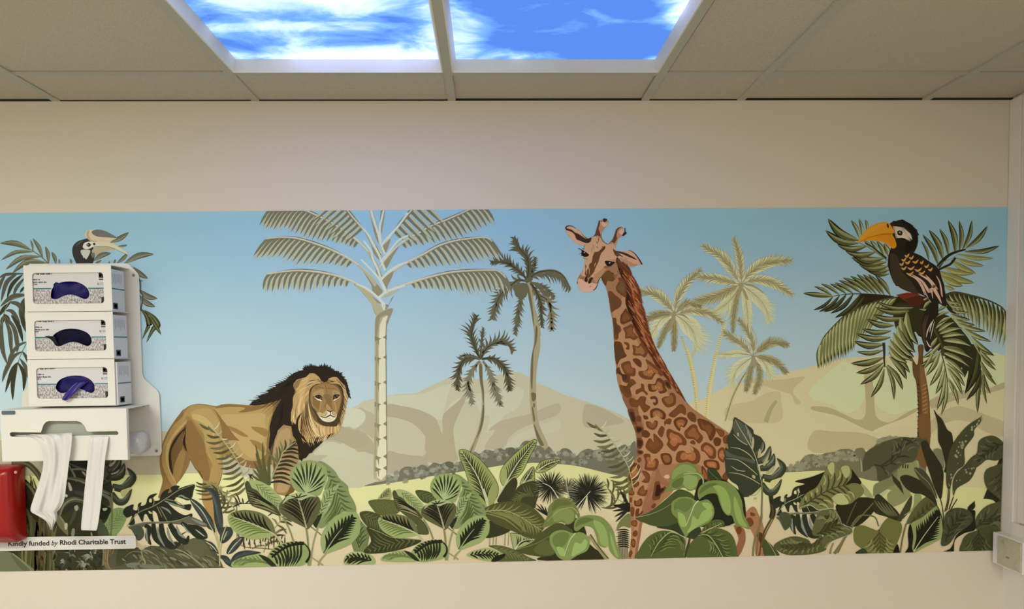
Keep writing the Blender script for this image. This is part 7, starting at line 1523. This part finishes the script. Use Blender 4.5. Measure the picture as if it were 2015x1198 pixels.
# ------------------------------------------------------------------ thanks sign with rounded corners
S_ = empty('sponsor_sign', at(130, 1068, -0.0075), 'white rounded sign reading Kindly funded by Rhodi Charitable Trust stuck on the mural', 'sign')
ys = -0.0066
c00, c10, c11, c01 = wp(-12, 1084.0, ys), wp(268, 1079.0, ys), wp(267, 1053.0, ys), wp(-12, 1057.5, ys)
r_ = 0.0065; o_ = []
import itertools
for (px_, pz_), a0 in ((c11, 0), (c01, 90), (c00, 180), (c10, 270)):
    dx = -1 if a0 in (0, 270) else 1; dz = -1 if a0 in (0, 90) else 1
    for k in range(7):
        a = radians(a0 + 15 * k); o_.append((px_ + dx * r_ + r_ * cos(a), pz_ + dz * r_ + r_ * sin(a)))
MB().prism(o_, ys - 0.0008, ys).build('sign_panel', mat('white_sign', (0.80, 0.78, 0.76), 0.4), S_)
M_ink = mat('black_ink', (0.02, 0.02, 0.02), 0.5)
def text_obj(s, px0, px1, py, bold, shear=0.0, size=0.021):
    cu = bpy.data.curves.new('lettering', 'FONT'); cu.body = s; cu.size = size; cu.offset = bold; cu.shear = shear; cu.extrude = 0.00015; cu.resolution_u = 3
    o = bpy.data.objects.new('lettering', cu); sc.collection.objects.link(o)
    bpy.context.view_layer.update()
    me = bpy.data.meshes.new_from_object(o.evaluated_get(bpy.context.evaluated_depsgraph_get())); bpy.data.objects.remove(o)
    xs_ = [v.co.x for v in me.vertices]; wx = max(xs_) - min(xs_); mn = min(xs_)
    a, bb = at(px0, py[0], ys), at(px1, py[1], ys); k = (bb.x - a.x) / wx; sl = (bb.z - a.z) / (bb.x - a.x)
    for v in me.vertices:
        x = (v.co.x - mn) * k; v.co = Vector((a.x + x, ys - 0.0011 - v.co.z, a.z + v.co.y + x * sl)) - S_.location
    me.materials.clear(); me.materials.append(M_ink)
    o = bpy.data.objects.new('lettering', me); link(o, S_)
text_obj('Kindly funded', 16.8, 97.5, (1073.8, 1072.6), 0.00038); text_obj('by', 101.5, 115, (1072.5, 1072.3), 0.0002, 0.3); text_obj('Rhodi Charitable Trust', 118.5, 248, (1071.6, 1069.3), 0.00055)
# ------------------------------------------------------------------ right hand edge: window casing and socket box on the side wall
M_case = mat('white_gloss_trim', (0.88, 0.82, 0.76), 0.35)
M_case2 = mat('cream_trim', (0.70, 0.62, 0.50), 0.5)
zc0 = at_x(1990, 1052, XR).z
xa = XR - 0.009
ct = MB(); ct.box(xa, XR, -0.052, -0.001, zc0, CEIL - 0.002)
ct.box(xa + 0.005, XR, -0.075, -0.052, zc0, CEIL - 0.002)
ct.box(xa - 0.001, XR, -1.4, -0.075, zc0 + 0.05, CEIL - 0.002); ct.box(xa - 0.003, XR, -1.4, -0.052, zc0, zc0 + 0.045)
struct('trim_30', ct, M_case, 0.0015)
K = empty('socket_box', (XR - 0.02, -0.06, at_x(1980, 1080, XR).z), 'white surface box with a cream cover plate low on the right wall beside the mural', 'socket box')
kz1 = at_x(1953, 1045.5, XR - 0.042).z; kz0 = at_x(1953, 1106.5, XR - 0.042).z
MB().box(XR - 0.042, XR - 0.0005, -0.150, -0.0095, kz0, kz1).build('back_box', M_white, K, bevel=0.002)
MB().box(XR - 0.048, XR - 0.042, -0.146, -0.040, kz0 + 0.006, kz1 - 0.004).build('cover_plate', mat('cream_plate', (0.62, 0.58, 0.42), 0.4, mottle=(90, 0.85)), K, bevel=0.0015)
q = Vector((XR - 0.0485, -0.090, (kz0 + kz1) / 2 - 0.012)); MB().box(q.x - 0.0015, q.x + 0.001, q.y - .006, q.y + .006, q.z - .002, q.z + .002).build('screw', M_screw, K)
q = Vector((XR - 0.0485, -0.066, kz1 - 0.018)); m = MB()
for k in range(5): a = k * 1.256; m.add([(q.x, q.y, q.z), (q.x, q.y + .006 * cos(a), q.z + .006 * sin(a)), (q.x, q.y + .006 * cos(a + .25), q.z + .006 * sin(a + .25))], [[0, 1, 2]])
m.build('rust_mark', mat('rust', (0.25, 0.08, 0.04), 0.8), K)
